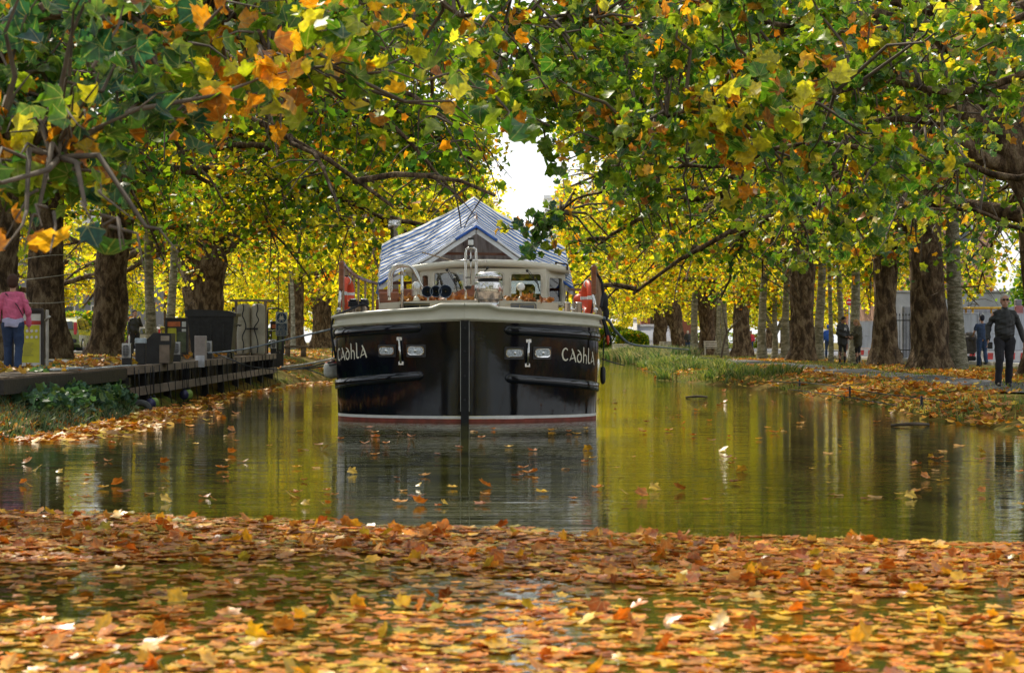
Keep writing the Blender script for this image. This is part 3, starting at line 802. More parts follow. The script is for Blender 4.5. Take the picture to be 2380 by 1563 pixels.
def build_ground():
    xs = np.concatenate([[-2500, -900, -300, -120, -60, -35, -24, -18], np.arange(-15, -5, .25), np.arange(-5, 4.5, 1.5), np.arange(4.5, 15, .25), [18, 24, 35, 60, 120, 300, 900, 2500]])
    ys = np.concatenate([[-300, -60, -10, 5], np.arange(10, 110, .45), np.arange(110, 240, 2.0), [260, 300, 345, 400, 600, 1200, 3000]])
    def zf(X, Y):
        Z = zg(X, Y)
        return np.where((Y > 395) & (np.abs(X) < 400), np.maximum(Z, .6), Z)
    P, nu, nv = sheet(xs, ys, zf)
    mb = MB().grid(P, nu, nv)
    o = bpy.data.objects.new('ground', mb.mesh('ground', ground_material())); C.objects.link(o); o['kind'] = 'structure'
    # water
    mb = MB().grid([(x, y, 0) for y in (-20, 400) for x in (-9.5, 9.5)], 2, 2)
    o = bpy.data.objects.new('water', mb.mesh('water', water_material())); C.objects.link(o); o['kind'] = 'structure'
    asph = mat('asphalt', (.085, .085, .09), .9, var=.25, scale=3, bump=.4, bscale=90)
    pale = mat('road_surface', (.16, .17, .21), .85, var=.18, scale=1.2, bump=.3, bscale=60)
    conc = mat('kerb_concrete', (.33, .32, .30), .85, var=.2, scale=5)
    paint = mat('road_paint', (.75, .75, .72), .7, var=.12, scale=14)
    # towpaths
    def strip(name, xa, xb, y0, y1, lift, m, nstep=60, f=None):
        ys = np.linspace(y0, y1, nstep); xs_ = np.linspace(xa, xb, 5)
        P = []
        for y in ys:
            for x in xs_:
                xx = x + (f(y) if f else 0); P.append((float(xx), float(y), gz(xx, y) + lift))
        mb = MB().grid(P, 5, nstep); o = bpy.data.objects.new(name, mb.mesh(name, m)); C.objects.link(o); o['kind'] = 'structure'; return o
    strip('towpath', 9.0, 10.6, 12, 200, .03, asph, 160, lambda y: .25 * sin(y * .08))
    strip('path', -11.2, -9.3, 12, 200, .03, asph, 160, lambda y: .2 * sin(y * .07))
    def flat(name, x0, x1, y0, y1, z, m):
        mb = MB().grid([(x, y, z) for y in (y0, y1) for x in (x0, x1)], 2, 2, smooth=False)
        o = bpy.data.objects.new(name, mb.mesh(name, m)); C.objects.link(o); o['kind'] = 'structure'
    flat('road', 17.2, 27.5, 0, 420, .475, pale); flat('road', -30, -18, 0, 420, .80, pale)
    for k, (x, z) in enumerate(((17.0, .42), (27.6, .42), (-17.85, .75))):
        mb = MB().box((x, 200, z + .05), (.22, 400, .16), bev=.02); o = bpy.data.objects.new('kerb', mb.mesh('kerb', conc)); C.objects.link(o); o['kind'] = 'structure'
    flat('pavement', 27.8, 31, 0, 420, .53, conc)
    mb = MB()
    for i in range(60):
        y = 12 + i * 6.0; mb.grid([(x, yy, .483) for yy in (y, y + 3) for x in (22.3, 22.45)], 2, 2, smooth=False)
    o = bpy.data.objects.new('road_markings', mb.mesh('road_markings', paint)); C.objects.link(o); o['kind'] = 'structure'
    # humpback bridge ramp, blue grey, rising to the right of the canal end
    mb = MB(); P = []
    ramp = [(165, .45), (180, 1.0), (196, 2.0), (210, 2.9), (222, 3.3), (240, 3.4)]
    for y, z in ramp: P += [(xat(1478, y), y, z), (xat(1572, y), y, z)]
    mb.grid(P, 2, len(ramp), smooth=False)
    o = bpy.data.objects.new('bridge_road', mb.mesh('bridge_road', pale)); C.objects.link(o); o['kind'] = 'structure'
    wallm = mat('bridge_stone', (.42, .40, .36), .9, var=.25, scale=3, bump=.5, bscale=12)
    for side, u in (('left', 1476), ('right', 1574)):
        root = empty('parapet_wall', (xat(u, 165), 165, .3), 'pale stone parapet on the %s side of the bridge ramp' % side, 'wall')
        mb = MB(); vs = []; 
        for y, z in ramp[:5]:
            x = xat(u, y); vs += [(x - .2, y, z - .5), (x + .2, y, z - .5), (x + .2, y, z + .75), (x - .2, y, z + .75)]
        fs = [(i * 4 + k, i * 4 + (k + 1) % 4, i * 4 + 4 + (k + 1) % 4, i * 4 + 4 + k) for i in range(4) for k in range(4)] + [(3, 2, 1, 0), (16, 17, 18, 19)]
        mb.add(vs, fs); part(mb, 'wall', wallm, root)
        mb = MB(); mb.box((xat(u, 165), 164.7, .9), (.8, .8, 1.5), bev=.04); mb.box((xat(u, 165), 164.7, 1.72), (.95, .95, .14), bev=.03); part(mb, 'pier', wallm, root)

# ------------------------------------------------------------------ ground cover
def blades(name, n_xy, hmin, hmax, width, cols, lean=.35, seed=1):
    x, y = n_xy; n = len(x); z = zg(x, y) - .02
    h = hmin + (hmax - hmin) * RNG.random(n); a = RNG.random(n) * 6.283
    wv = np.stack([np.cos(a), np.sin(a) * .6, np.zeros(n)], 1) * width * (.6 + .8 * RNG.random((n, 1)))
    ln = RNG.normal(size=(n, 2)) * lean * h[:, None]
    B = np.stack([x, y, z], 1); M_ = B + np.concatenate([ln * .35, (h * .6)[:, None]], 1); T = B + np.concatenate([ln, h[:, None] * (1 - .15 * np.abs(RNG.normal(size=(n, 1))))], 1)
    V = np.stack([B - wv, B + wv, M_ + wv * .8, M_ - wv * .8, T], 1).reshape(-1, 3)
    o5 = (np.arange(n) * 5)[:, None]
    F4_ = (np.array([[0, 1, 2, 3]]) + o5); F3 = (np.array([[3, 2, 4]]) + o5)
    me = bpy.data.meshes.new(name)
    me.vertices.add(n * 5); me.vertices.foreach_set('co', V.ravel().astype(np.float32))
    lv = np.concatenate([F4_, F3], 1).ravel(); me.loops.add(n * 7); me.loops.foreach_set('vertex_index', lv.astype(np.int32))
    me.polygons.add(n * 2); st = np.stack([np.arange(n) * 7, np.arange(n) * 7 + 4], 1).ravel(); to = np.tile([4, 3], n)
    me.polygons.foreach_set('loop_start', st.astype(np.int32)); me.polygons.foreach_set('loop_total', to.astype(np.int32)); me.update(calc_edges=True)
    ca = me.color_attributes.new('Col', 'FLOAT_COLOR', 'POINT')
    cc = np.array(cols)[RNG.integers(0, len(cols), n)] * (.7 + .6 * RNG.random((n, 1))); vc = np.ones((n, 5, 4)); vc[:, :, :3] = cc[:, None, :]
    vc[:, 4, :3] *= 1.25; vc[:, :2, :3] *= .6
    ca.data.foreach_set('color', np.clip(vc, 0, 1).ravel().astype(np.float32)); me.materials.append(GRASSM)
    o = bpy.data.objects.new(name, me); C.objects.link(o); return o

def build_cover():
    G = [(.15, .22, .04), (.24, .29, .06), (.34, .34, .10), (.10, .16, .04), (.42, .36, .15)]
    DG = [(.08, .17, .06), (.14, .22, .09), (.20, .26, .12), (.34, .34, .20), (.06, .12, .04)]
    # grass on both banks
    n = 30000; y = 22 + 130 * RNG.random(n) ** 1.3; s = RNG.random(n)
    xr = EDGE_R(y) + .1 + s ** 1.3 * 8; ok = vnoise(xr * .8, y * .35, 7) > .42
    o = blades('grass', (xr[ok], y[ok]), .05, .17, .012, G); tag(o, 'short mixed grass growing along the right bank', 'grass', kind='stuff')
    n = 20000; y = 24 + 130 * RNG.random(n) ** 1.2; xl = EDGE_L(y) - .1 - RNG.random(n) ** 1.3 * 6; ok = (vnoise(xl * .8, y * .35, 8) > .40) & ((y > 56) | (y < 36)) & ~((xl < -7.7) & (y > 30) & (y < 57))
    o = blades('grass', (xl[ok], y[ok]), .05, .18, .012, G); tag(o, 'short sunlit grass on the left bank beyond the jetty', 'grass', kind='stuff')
    # reeds standing in the bulge of the right bank
    n = 26000; y = RNG.uniform(55, 100, n); x = EDGE_R(y) + .05 + RNG.random(n) ** 1.2 * 2.3
    ok = vnoise(x * 1.3, y * .5, 17) > .40
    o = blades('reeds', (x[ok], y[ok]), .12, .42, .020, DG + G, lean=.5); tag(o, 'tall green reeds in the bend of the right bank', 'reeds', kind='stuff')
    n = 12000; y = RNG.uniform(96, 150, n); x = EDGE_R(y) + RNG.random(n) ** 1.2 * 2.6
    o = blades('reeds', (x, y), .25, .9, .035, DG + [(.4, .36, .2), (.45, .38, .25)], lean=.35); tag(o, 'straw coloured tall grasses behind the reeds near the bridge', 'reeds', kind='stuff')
    # rough grass and dark plants, left foreground bank
    n = 6500; y = RNG.uniform(24.5, 33.5, n); x = EDGE_L(y) + .15 - RNG.random(n) ** 1.1 * 1.25
    o = blades('bank_grass', (x, y), .06, .27, .009, [(.16, .22, .12), (.10, .17, .09), (.24, .26, .17), (.07, .12, .06)], lean=.5); tag(o, 'straggly grey green grass on the near left bank', 'grass', kind='stuff')
    n = 2500; y = RNG.uniform(34, 62, n); x = EDGE_L(y) + .12 - RNG.random(n) * .4
    # broad-leaved weeds on the left bank
    n = 2300; y = RNG.uniform(26.5, 34.5, n); x = EDGE_L(y) - .05 - RNG.random(n) * 1.15; ok = vnoise(x * 1.6, y * .9, 5) > .45; x = x[ok]; y = y[ok]
    z = zg(x, y) + .03 + .30 * RNG.random(len(x)) ** .8
    co = np.array([(.06, .14, .09), (.09, .19, .10), (.05, .11, .07), (.14, .22, .08)])[RNG.integers(0, 4, len(x))]
    me = leaf_mesh('bank_weeds', np.stack([x, y, z], 1), .09 + .08 * RNG.random(len(x)), leaf_normals(len(x), 1.3), co, LEAF_MD, GRASSM)
    o = bpy.data.objects.new('bank_weeds', me); C.objects.link(o); tag(o, 'low broad leaved weeds spilling down the near left bank', 'weeds', kind='stuff')
    # fallen leaves
    LT = np.array([(.62, .24, .03), (.70, .34, .04), (.50, .17, .025), (.74, .42, .07), (.34, .12, .025), (.72, .52, .06), (.42, .22, .08)])
    def litter(name, x, y, size, lab, dz=.012, up=3.6):
        n = len(x); z = zg(x, y) + dz + .035 * RNG.random(n)
        me = leaf_mesh(name, np.stack([x, y, z], 1), size * (.6 + .7 * RNG.random(n)), leaf_normals(n, up), LT[RNG.integers(0, len(LT), n)] * (.8 + .5 * RNG.random((n, 1))), LEAF_MD, LITTER, curl=.4)
        o = bpy.data.objects.new(name, me); C.objects.link(o); return tag(o, lab, 'leaves', kind='stuff')
    n = 23000; y = 22 + 75 * RNG.random(n) ** 1.25; x = EDGE_R(y) - .02 + RNG.random(n) ** .9 * 8.5; ok = (vnoise(x * .7, y * .3, 51) + .25 * (y < 60) > .45 + .25 * RNG.random(n)) & ~((x > 9.1) & (x < 10.5) & (RNG.random(n) > .12))
    litter('fallen_leaves', x[ok], y[ok], .125, 'orange leaf litter covering the right bank below the planes')
    n = 9000; y = 23 + 14 * RNG.random(n); x = EDGE_L(y) + .1 - RNG.random(n) ** .8 * 4; ok = vnoise(x * .9, y * .6, 52) + .2 * (x < -7.2) > .45
    litter('fallen_leaves', x[ok], y[ok], .14, 'orange leaf litter on the near left bank beside the jetty')
    n = 5000; y = 57 + 60 * RNG.random(n); x = EDGE_L(y) + .1 - RNG.random(n) * 8; ok = vnoise(x * .6, y * .3, 53) > .5
    litter('fallen_leaves', x[ok], y[ok], .16, 'scattered yellow leaves on the sunlit grass past the jetty')
    # leaves that drifted against the left bank, on the water
    n = 800; y = 24 + 12 * RNG.random(n); x = EDGE_L(y) + .2 + np.abs(RNG.normal(size=n)) * .55
    me = leaf_mesh('drifted_leaves', np.stack([x, y, np.full(n, .015)], 1), .13 * (.6 + .7 * RNG.random(n)), leaf_normals(n, 6), LT[RNG.integers(0, len(LT), n)], LEAF_MD, LITTER, curl=.4)
    o = bpy.data.objects.new('drifted_leaves', me); C.objects.link(o); tag(o, 'orange leaves drifted on the water against the near left bank', 'leaves', kind='stuff')
    n = 260; y = 36 + 24 * RNG.random(n); x = EDGE_L(y) + .2 + RNG.random(n) * .9
    me = leaf_mesh('drifted_leaves', np.stack([x, y, np.full(n, .015)], 1), .13 * (.6 + .7 * RNG.random(n)), leaf_normals(n, 6), LT[RNG.integers(0, len(LT), n)], LEAF_MD, LITTER, curl=.4)
    o = bpy.data.objects.new('drifted_leaves', me); C.objects.link(o); tag(o, 'leaves floating in the shade below the jetty', 'leaves', kind='stuff')
    # ---- the carpet of floating leaves near the camera
    W = np.array([(.52, .17, .02), (.58, .24, .03), (.58, .30, .08), (.38, .11, .02), (.26, .07, .02), (.66, .40, .03), (.48, .20, .05), (.42, .14, .03), (.60, .38, .04), (.44, .20, .06), (.34, .30, .04)])
    n = 72000; y = RNG.uniform(6.2, 14.6, n); x = (RNG.random(n) - .5) * y * .62
    edge = 14.05 - .34 * np.clip((x + 3.7) / 1.0, 0, 8) + .25 * (vnoise(x * 2.2, y * 0, 61) - .5) + .1 * (vnoise(x * 8, y * 0, 62) - .5)
    d = edge - y
    dens = np.where(d < 0, 0, np.where(d < 1.5 + 1.6 * vnoise(x * 1.1, y * .8, 66) , 1.0 - .15 * vnoise(x * 1.2, y * 1.5, 63), .34 + .34 * (vnoise(x * .9, y * 2.2, 64) > .45) * vnoise(x * 2.5, y * 3, 65) + .25 * np.clip((9.0 - y) / 2, 0, 1)))
    ok = RNG.random(n) < np.where(dens > .8, dens * .46, dens * .215)
    x = x[ok]; y = y[ok]; d = d[ok]; n = len(x)
    up = RNG.choice([1.2, 5.0, 22.0], n, p=[.045, .115, .84])
    nr = RNG.normal(size=(n, 3)); nr[:, 2] += up
    z = .006 + .016 * RNG.random(n) * (d < 2.4) + np.where(up < 2, .018, 0)
    me = leaf_mesh('floating_leaf_carpet', np.stack([x, y, z], 1), (.064 * (.45 + 1.15 * RNG.random(n))), nr, np.clip(W[np.where((y < 9.3) & (RNG.random(n) < .45), RNG.choice([1, 5, 8, 0], n), RNG.integers(0, len(W), n))] * (.7 + .55 * RNG.random((n, 1))) * (1 + .25 * (y < 9.3))[:, None] * np.array([1.12, .98, .62]), 0, .95), LEAF_HI, LITTER_HI, fold=.05, curl=.10, cup=.12)  # nearest leaves yellower and brighter in colour, standing in for sun on them
    o = bpy.data.objects.new('floating_leaf_carpet', me); C.objects.link(o); tag(o, 'thick carpet of brown and orange leaves floating in the foreground', 'leaves', kind='stuff')
    # ---- single leaves afloat on the open water
    rg = random.Random(8)
    protos = []
    for k in range(8):
        c = W[[0, 5, 1, 3, 8, 2, 0, 4][k]]
        protos.append(leaf_mesh('floating_leaf', np.zeros((1, 3)), np.array([.105]), np.array([[.06, .05, 1.0]]) if k % 4 else np.array([[.5, -.3, .8]]), np.array([c * 1.05]), LEAF_HI, LITTER_HI, fold=.12, curl=.35, cup=.3))
    names = ['orange', 'yellow', 'tan', 'brown', 'lemon yellow', 'pale', 'rusty orange', 'dark']
    cnt = 0
    while cnt < 230:
        yy = 14.6 + 46 * rg.random() ** 1.9; xx = (rg.random() - .5) * .53 * yy
        if not (float(EDGE_L(yy)) + .4 < xx < float(EDGE_R(yy)) - .4): continue
        if -3.2 < xx < 1.7 and yy > 29.2: continue
        if yy < 15.3 and rg.random() < .3: continue
        k = rg.randrange(8)
        o = bpy.data.objects.new('floating_leaf', protos[k]); C.objects.link(o)
        o.location = (xx, yy, .012 + (.02 if k % 4 == 0 else 0)); o.rotation_euler = (0, 0, rg.uniform(0, 6.28)); s = rg.uniform(.45, 1.15); o.scale = (s, s, s)
        tag(o, '%s plane leaf floating alone on the open water' % names[k], 'leaf', 'single leaves floating on the open canal'); cnt += 1

# ------------------------------------------------------------------ buildings behind the trees
def house(name, x0, x1, y, depth, z0, h, wallm, label, storeys=2, bays=3, roofh=2.2, group=None, face='front', win=(.9, 1.5), cat='house', flat_roof=False):
    """front face at y (towards the camera)"""
    root = empty(name, ((x0 + x1) / 2, y, z0), label, cat, group)
    mb = MB().box(((x0 + x1) / 2, y + depth / 2, z0 + h / 2), (x1 - x0, depth, h)); 
    part(mb, 'wall', wallm, root)
    slate = mat('slate_roof', (.12, .12, .13), .8, var=.25, scale=4, bump=.4, bscale=20)
    glass = mat('window_glass', (.04, .05, .06), .08, var=.3, scale=2, spec=.8)
    fr = mat('white_joinery', (.72, .71, .68), .6, var=.06)
    mb = MB()
    if flat_roof: mb.box(((x0 + x1) / 2, y + depth / 2, z0 + h + .15), (x1 - x0 + .4, depth + .4, .3), bev=.05)
    else:
        xa, xb = x0 - .3, x1 + .3; ya, yb = y - .3, y + depth + .3; zz = z0 + h + .003; zt = zz + roofh; ym = (ya + yb) / 2
        mb.add([(xa, ya, zz), (xb, ya, zz), (xb, yb, zz), (xa, yb, zz), (xa, ym, zt), (xb, ym, zt)], [(0, 1, 5, 4), (2, 3, 4, 5), (3, 0, 4), (1, 2, 5), (3, 2, 1, 0)])
    rf = part(mb, 'roof', slate, root)
    if not flat_roof:
        ch = MB().box((x0 + .9, y + depth / 2, z0 + h + roofh + .3), (.7, 1.1, 1.4), bev=.03); 
        for q in (-.3, .3): ch.lathe([(.13, 0), (.16, .1), (.12, .45)], (x0 + .9, y + depth / 2 + q, z0 + h + roofh + 1.0), 10)
        part(ch, 'chimney', wallm, rf)
    sh = h / storeys
    for s in range(storeys):
        for b in range(bays):
            cx = x0 + (x1 - x0) * (b + .5) / bays; cz = z0 + s * sh + sh * .55
            if s == 0 and b == bays - 1:
                d = MB(); d.box((cx, y - .02, z0 + 1.1), (1.0, .1, 2.2), bev=.02); part(d, 'door', mat('painted_door', (.12, .05, .04), .4), root); continue
            w = MB(); frame_ring(w, 0, 0, win[0] + .16, win[1] + .16, .02, .09, -.06, .05, off=(cx, y, cz)); w.box((cx, y - .03, cz), (win[0], .04, .05)); w.box((cx, y - .06, cz - win[1] / 2 - .12), (win[0] + .4, .2, .1), bev=.02)
            wf = part(w, 'window', fr, root)
            g = MB().box((cx, y + .0, cz), (win[0], .03, win[1])); part(g, 'pane', glass, wf)
    return root

def build_buildings():
    brick = mat('brick_pink', (.42, .24, .17), .9, var=.18, scale=7, bump=.3, bscale=30)
    brick2 = mat('brick_red', (.30, .11, .08), .9, var=.2, scale=7, bump=.3, bscale=30)
    grey = mat('render_grey', (.24, .24, .27), .9, var=.15, scale=2, bump=.2)
    white = mat('render_white', (.78, .77, .74), .85, var=.06, scale=1.5)
    cream = mat('render_cream', (.52, .47, .38), .85, var=.1, scale=1.5)
    house('brick_house', 21.5, 27.9, 112, 9, .5, 8.4, brick, 'pinkish brick house with grey band seen left of the man in black', 2, 2, 2.4)
    # bright white gable beside it
    house('red_brick_house', 30, 39, 168, 9, .5, 7.5, brick2, 'dark red brick terrace house glimpsed between the thin pale trunks', 2, 4, 2.4)
    house('red_brick_house', 20, 28.5, 300, 9, .5, 7.5, brick2, 'small far red brick house behind the walker with the red bag', 2, 4, 2.4)
    house('grey_house', -34.5, -25, 130, 9, .7, 8.0, grey, 'grey rendered house with narrow white windows behind the left trunks', 2, 5, 2.4, win=(.7, 1.5))
    house('cream_house', -46, -36, 140, 9, .7, 7.6, cream, 'cream rendered house left of the grey one behind parked cars', 2, 4, 2.2)
    house('grey_house', -24, -14.5, 240, 9, .7, 7.5, grey, 'distant grey house between the trunks left of the barge', 2, 4, 2.2)
    # pale tower in the sky gap
    root = empty('tower_block', (7.5, 420, .5), 'pale tower block standing in the sky gap above the canopy', 'building')
    tw = mat('pale_panel', (.90, .91, .93), .8, var=.03)
    xa, xb = xat(1266, 420), xat(1330, 420); zt = zat(462, 420)
    mb = MB().box(((xa + xb) / 2, 425, zt / 2), (xb - xa, 10, zt)); part(mb, 'wall', tw, root)
    mb = MB().box(((xa + xb) / 2, 425, zt + .4), (xb - xa + .4, 10.4, .8)); part(mb, 'roof', tw, root)
    gl = mat('window_glass', (.04, .05, .06), .08)
    for fl in range(9):
        for q in range(3):
            mb = MB().box((xa + (xb - xa) * (q + .5) / 3, 419.98, zt - 2.2 - fl * 3.3), (1.3, .06, 1.2)); part(mb, 'window', mat('pale_glass', (.78, .80, .83), .4), root)
    # grey board fence, low grey wall under the brick house, railings
    def fence(x0, x1, y, z0, h, m, lab, name='board_fence', pitch=.15):
        root = empty(name, ((x0 + x1) / 2, y, z0), lab, 'fence'); mb = MB(); x = x0; i = 0
        rg = random.Random(int(x0 * 10))
        while x < x1: mb.box((x + pitch / 2, y, z0 + h / 2 + rg.uniform(-.02, .02)), (pitch * .92, .03, h)); x += pitch
        part(mb, 'boards', m, root)
        for k in range(int((x1 - x0) / 2.5) + 1):
            part(MB().box((x0 + k * 2.5, y + .09, z0 + h / 2), (.12, .12, h + .1), bev=.01), 'post', m, root)
        part(MB().box(((x0 + x1) / 2, y + .04, z0 + h * .85), (x1 - x0, .05, .1)), 'rail', m, root)
    gw = mat('weathered_grey_wood', (.26, .27, .31), .9, var=.2, scale=3, bump=.3)
    fence(17.8, 34, 88, .53, 2.3, gw, 'grey board fence across the road behind the pushchair', pitch=.2)
    root = empty('garden_wall', (26, 96, .5), 'pale grey rendered wall under the pink brick house', 'wall'); part(MB().box((27, 96, 2.08), (16, .3, 3.2), bev=.03), 'wall', mat('wall_render', (.40, .40, .40), .9, var=.15, scale=1.5), root)
    part(MB().box((27, 96, 3.74), (16.2, .45, .12), bev=.02), 'coping', mat('kerb_concrete', (.33, .32, .30), .85), root)
    # iron railings with white gate between the two gnarled planes
    root = empty('iron_railings', (19, 86, .5), 'black spiked railings seen between the two gnarled plane trunks', 'railings'); mb = MB()
    blk = mat('black_iron', (.02, .02, .022), .5, var=.3)
    for k in range(30): x = 16.6 + k * .14; mb.tube([(x, 85, .5), (x, 85, 2.4)], .012, 5); mb.lathe([(.02, 0), (.03, .05), (.0, .14)], (x, 85, 2.4), 6)
    part(mb, 'bars', blk, root); part(MB().box((18.65, 85, 2.2), (4.3, .03, .05)).box((18.65, 85, .9), (4.3, .03, .05)), 'rail', blk, root)
    # tall ivy shrub
    n = 9000; P = RNG.normal(size=(n, 3)) * np.array([.55, .5, 1.5]); P[:, 2] = np.abs(P[:, 2]) ; 
    root = empty('ivy_shrub', (24.9, 92, .5), 'tall narrow green ivy shrub against the pink brick house', 'shrub')
    sc = np.clip(1 - P[:, 2] / 5.5, .25, 1)[:, None]; P[:, :2] *= sc * 1.3
    P[:, 2] = P[:, 2] * 1.15 + 1.3
    me = leaf_mesh('foliage', P, .16 * (.7 + .6 * RNG.random(n)), leaf_normals(n), leaf_cols(n, (.95, .05, 0)), LEAF_LO, LEAF); o = bpy.data.objects.new('foliage', me); C.objects.link(o); o.parent = root
    lpart(MB().tube([(0, 0, -.05), (.05, 0, 2), (0, 0, 4)], [.12, .1, .04], 8), 'stem', TWIG, root)
    # hedges far behind
    for (x, y, sx, sz, lab) in ((xat(600, 150), 150, 5, 1.6, 'clipped dark hedge behind the trunks right of the wheelie bin'), (xat(200, 95), 95, 4, 1.9, 'dark green hedge beyond the parked green car'),
                                (xat(1430, 160), 160, 3.2, 2.2, 'bushy green shrub at the foot of the bridge behind the bow'), (xat(1470, 140), 140, 2.4, 1.7, 'sunlit pale green shrub where the reeds meet the bridge'),
                                (xat(1690, 230), 230, 10, 2.0, 'long far hedge behind the thin pale trunks')):
        root = empty('hedge', (x, y, gz(x, y)), lab, 'hedge'); n = 5000
        P = RNG.random((n, 3)) * 2 - 1; rr = (np.abs(P) ** 3).sum(1) ** (1 / 3); P = P / np.maximum(rr, .3)[:, None] * (.75 + .25 * RNG.random((n, 1)))
        P = P * np.array([sx / 2, .9, sz / 2]) + np.array([0, 0, sz / 2 + .05]); P[:, 2] += .3 * (vnoise(P[:, 0] * 1.2, P[:, 1], 3) - .5)
        me = leaf_mesh('foliage', P, .16 * (.7 + .6 * RNG.random(n)), leaf_normals(n), leaf_cols(n, (.75, .2, .05)), LEAF_LO, LEAF); o = bpy.data.objects.new('foliage', me); C.objects.link(o); o.parent = root
        mb = MB()
        for q in range(4): mb.tube([(sx * (q - 1.5) / 5, 0, -.1), (sx * (q - 1.5) / 4.6, .05, sz * .75)], [.05, .02], 6)
        lpart(mb, 'stem', TWIG, root)
# ================================================================== the barge
BX, BY = -0.73, 30.0       # stem position
def bc(cx, cy, d):
    """survey readings off the enlarged bow view -> world point at distance d"""
    return at(743.75 + cx * .38069, 409.06 + cy * .38069, d)
HB, HL = 2.10, 1.35
_th = np.linspace(0, pi / 2, 200)
def _plan(th, b): return b * np.sin(th) ** .93, HL * (1 - np.cos(th)) + .10 * b * np.sin(th)
_x, _y = _plan(_th, HB); _arc = np.concatenate([[0], np.cumsum(np.hypot(np.diff(_x), np.diff(_y)))])
ARC = float(_arc[-1])
def hb(z): return HB + .05 * min(max(z, -.3), 1.9) / 1.6 + (.02 if z > 1.3 else 0) * 0
def hull(side, a, z, off=0.0):
    """side -1 port-looking-left / +1, a = arc length from the stem, z height, off = outward offset"""
    if a <= ARC:
        th = float(np.interp(a, _arc, _th)); b = hb(z); x, y = _plan(th, b)
        e = .01; th2 = min(th + e, pi / 2 + .0); th1 = max(th - e, 0); x2, y2 = _plan(th2, b); x1, y1 = _plan(th1, b)
        tx, ty = x2 - x1, y2 - y1; l = math.hypot(tx, ty); nx, ny = ty / l, -tx / l
    else:
        b = hb(z); y = HL + .10 * b + (a - ARC); x = b - max(0, (a - ARC - 12)) ** 2 * .03; nx, ny = 1, 0
    return Vector((BX + side * (float(x) + nx * off), BY + float(y) + ny * off - .04 * max(0, z) / 1.5, z))
def arc_at_x(dx):
    """arc length where the half-breadth equals dx"""
    return float(np.interp(dx, _x, _arc))
def ztop(a): return 1.575 - .11 * min(a / 2.6, 1.0)                   # top of the black
def zbul(a, x): 
    s = min(max((x - .36) / .16, 0), 1); s = s * s * (3 - 2 * s)
    return 1.825 - .055 * s - .12 * min(max(a - .5, 0) / 2.2, 1)
HA = list(np.linspace(0, ARC, 40)) + [ARC + k for k in (.5, 1, 2, 4, 6, 9, 12, 14, 16, 18)]

def ribbon(mb, side, pts, w, off=.006, mi=0):
    """painted stroke following hull points pts [(arc, z)] with width(s) w"""
    n = len(pts); ws = w if isinstance(w, list) else [w] * n
    Lp = []; Rp = []
    for i in range(n):
        a = pts[max(i - 1, 0)]; b = pts[min(i + 1, n - 1)]; dx, dz = b[0] - a[0], b[1] - a[1]; l = math.hypot(dx, dz) or 1
        nx, nz = -dz / l, dx / l
        Lp.append(hull(side, pts[i][0] + nx * ws[i] / 2, pts[i][1] + nz * ws[i] / 2, off)); Rp.append(hull(side, pts[i][0] - nx * ws[i] / 2, pts[i][1] - nz * ws[i] / 2, off))
    vs = Lp + Rp; fs = [(i, i + 1, n + i + 1, n + i) for i in range(n - 1)]
    if side > 0: fs = [f[::-1] for f in fs]
    mb.add(vs, fs, mi, True)

def smooth_path(P, m=6):
    out = []
    for i in range(len(P) - 1):
        p0 = P[max(i - 1, 0)]; p1 = P[i]; p2 = P[i + 1]; p3 = P[min(i + 2, len(P) - 1)]
        for k in range(m):
            t = k / m
            out.append(tuple(.5 * ((2 * p1[j]) + (-p0[j] + p2[j]) * t + (2 * p0[j] - 5 * p1[j] + 4 * p2[j] - p3[j]) * t * t + (-p0[j] + 3 * p1[j] - 3 * p2[j] + p3[j]) * t ** 3) for j in range(len(p1))))
    out.append(tuple(P[-1])); return out

GLYPH = {   # insular letter strokes: (points, width) on a unit x-height grid; advance
 'C': ([([(.62, .86), (.40, .98), (.14, .80), (.06, .45), (.20, .12), (.45, .04), (.66, .18)], .13)], .72),
 'A': ([([(.28, 1.0), (.42, .80), (.62, .40), (.80, -.02)], .14), ([(.42, .84), (.26, .45), (.05, .02)], .06), ([(.05, .04), (.20, .20), (.36, .24), (.62, .30)], .07)], .80),
 'D': ([([(.55, .62), (.30, .66), (.10, .48), (.10, .18), (.32, .02), (.56, .14), (.62, .45), (.50, .72), (.26, .90), (.10, .96)], .11)], .70),
 'H': ([([(.04, 1.20), (.12, 1.10), (.12, .0)], .12), ([(.14, .52), (.32, .66), (.50, .58), (.56, .36), (.54, -.04)], .10)], .66),
 'L': ([([(.04, 1.22), (.12, 1.10), (.12, .22), (.22, .04), (.40, .10)], .12)], .40),
}
def lettering(mb, side, word, a_start, z0, h, sgn, drop=0.0, sx=1.0):
    """sgn +1: reading direction runs away from the stem, -1 towards it"""
    x = 0
    for ch in word:
        st, adv = GLYPH[ch]
        for P, w in st:
            pts = [(a_start + sgn * (x + px) * h * sx, z0 + py * h - drop * (x + px) * h) for px, py in smooth_path(P, 5)]
            n = len(pts); ribbon(mb, side, pts, [w * h * (.75 + .35 * sin(pi * i / (n - 1))) for i in range(n)])
        x += adv + .10
    return x * h * sx

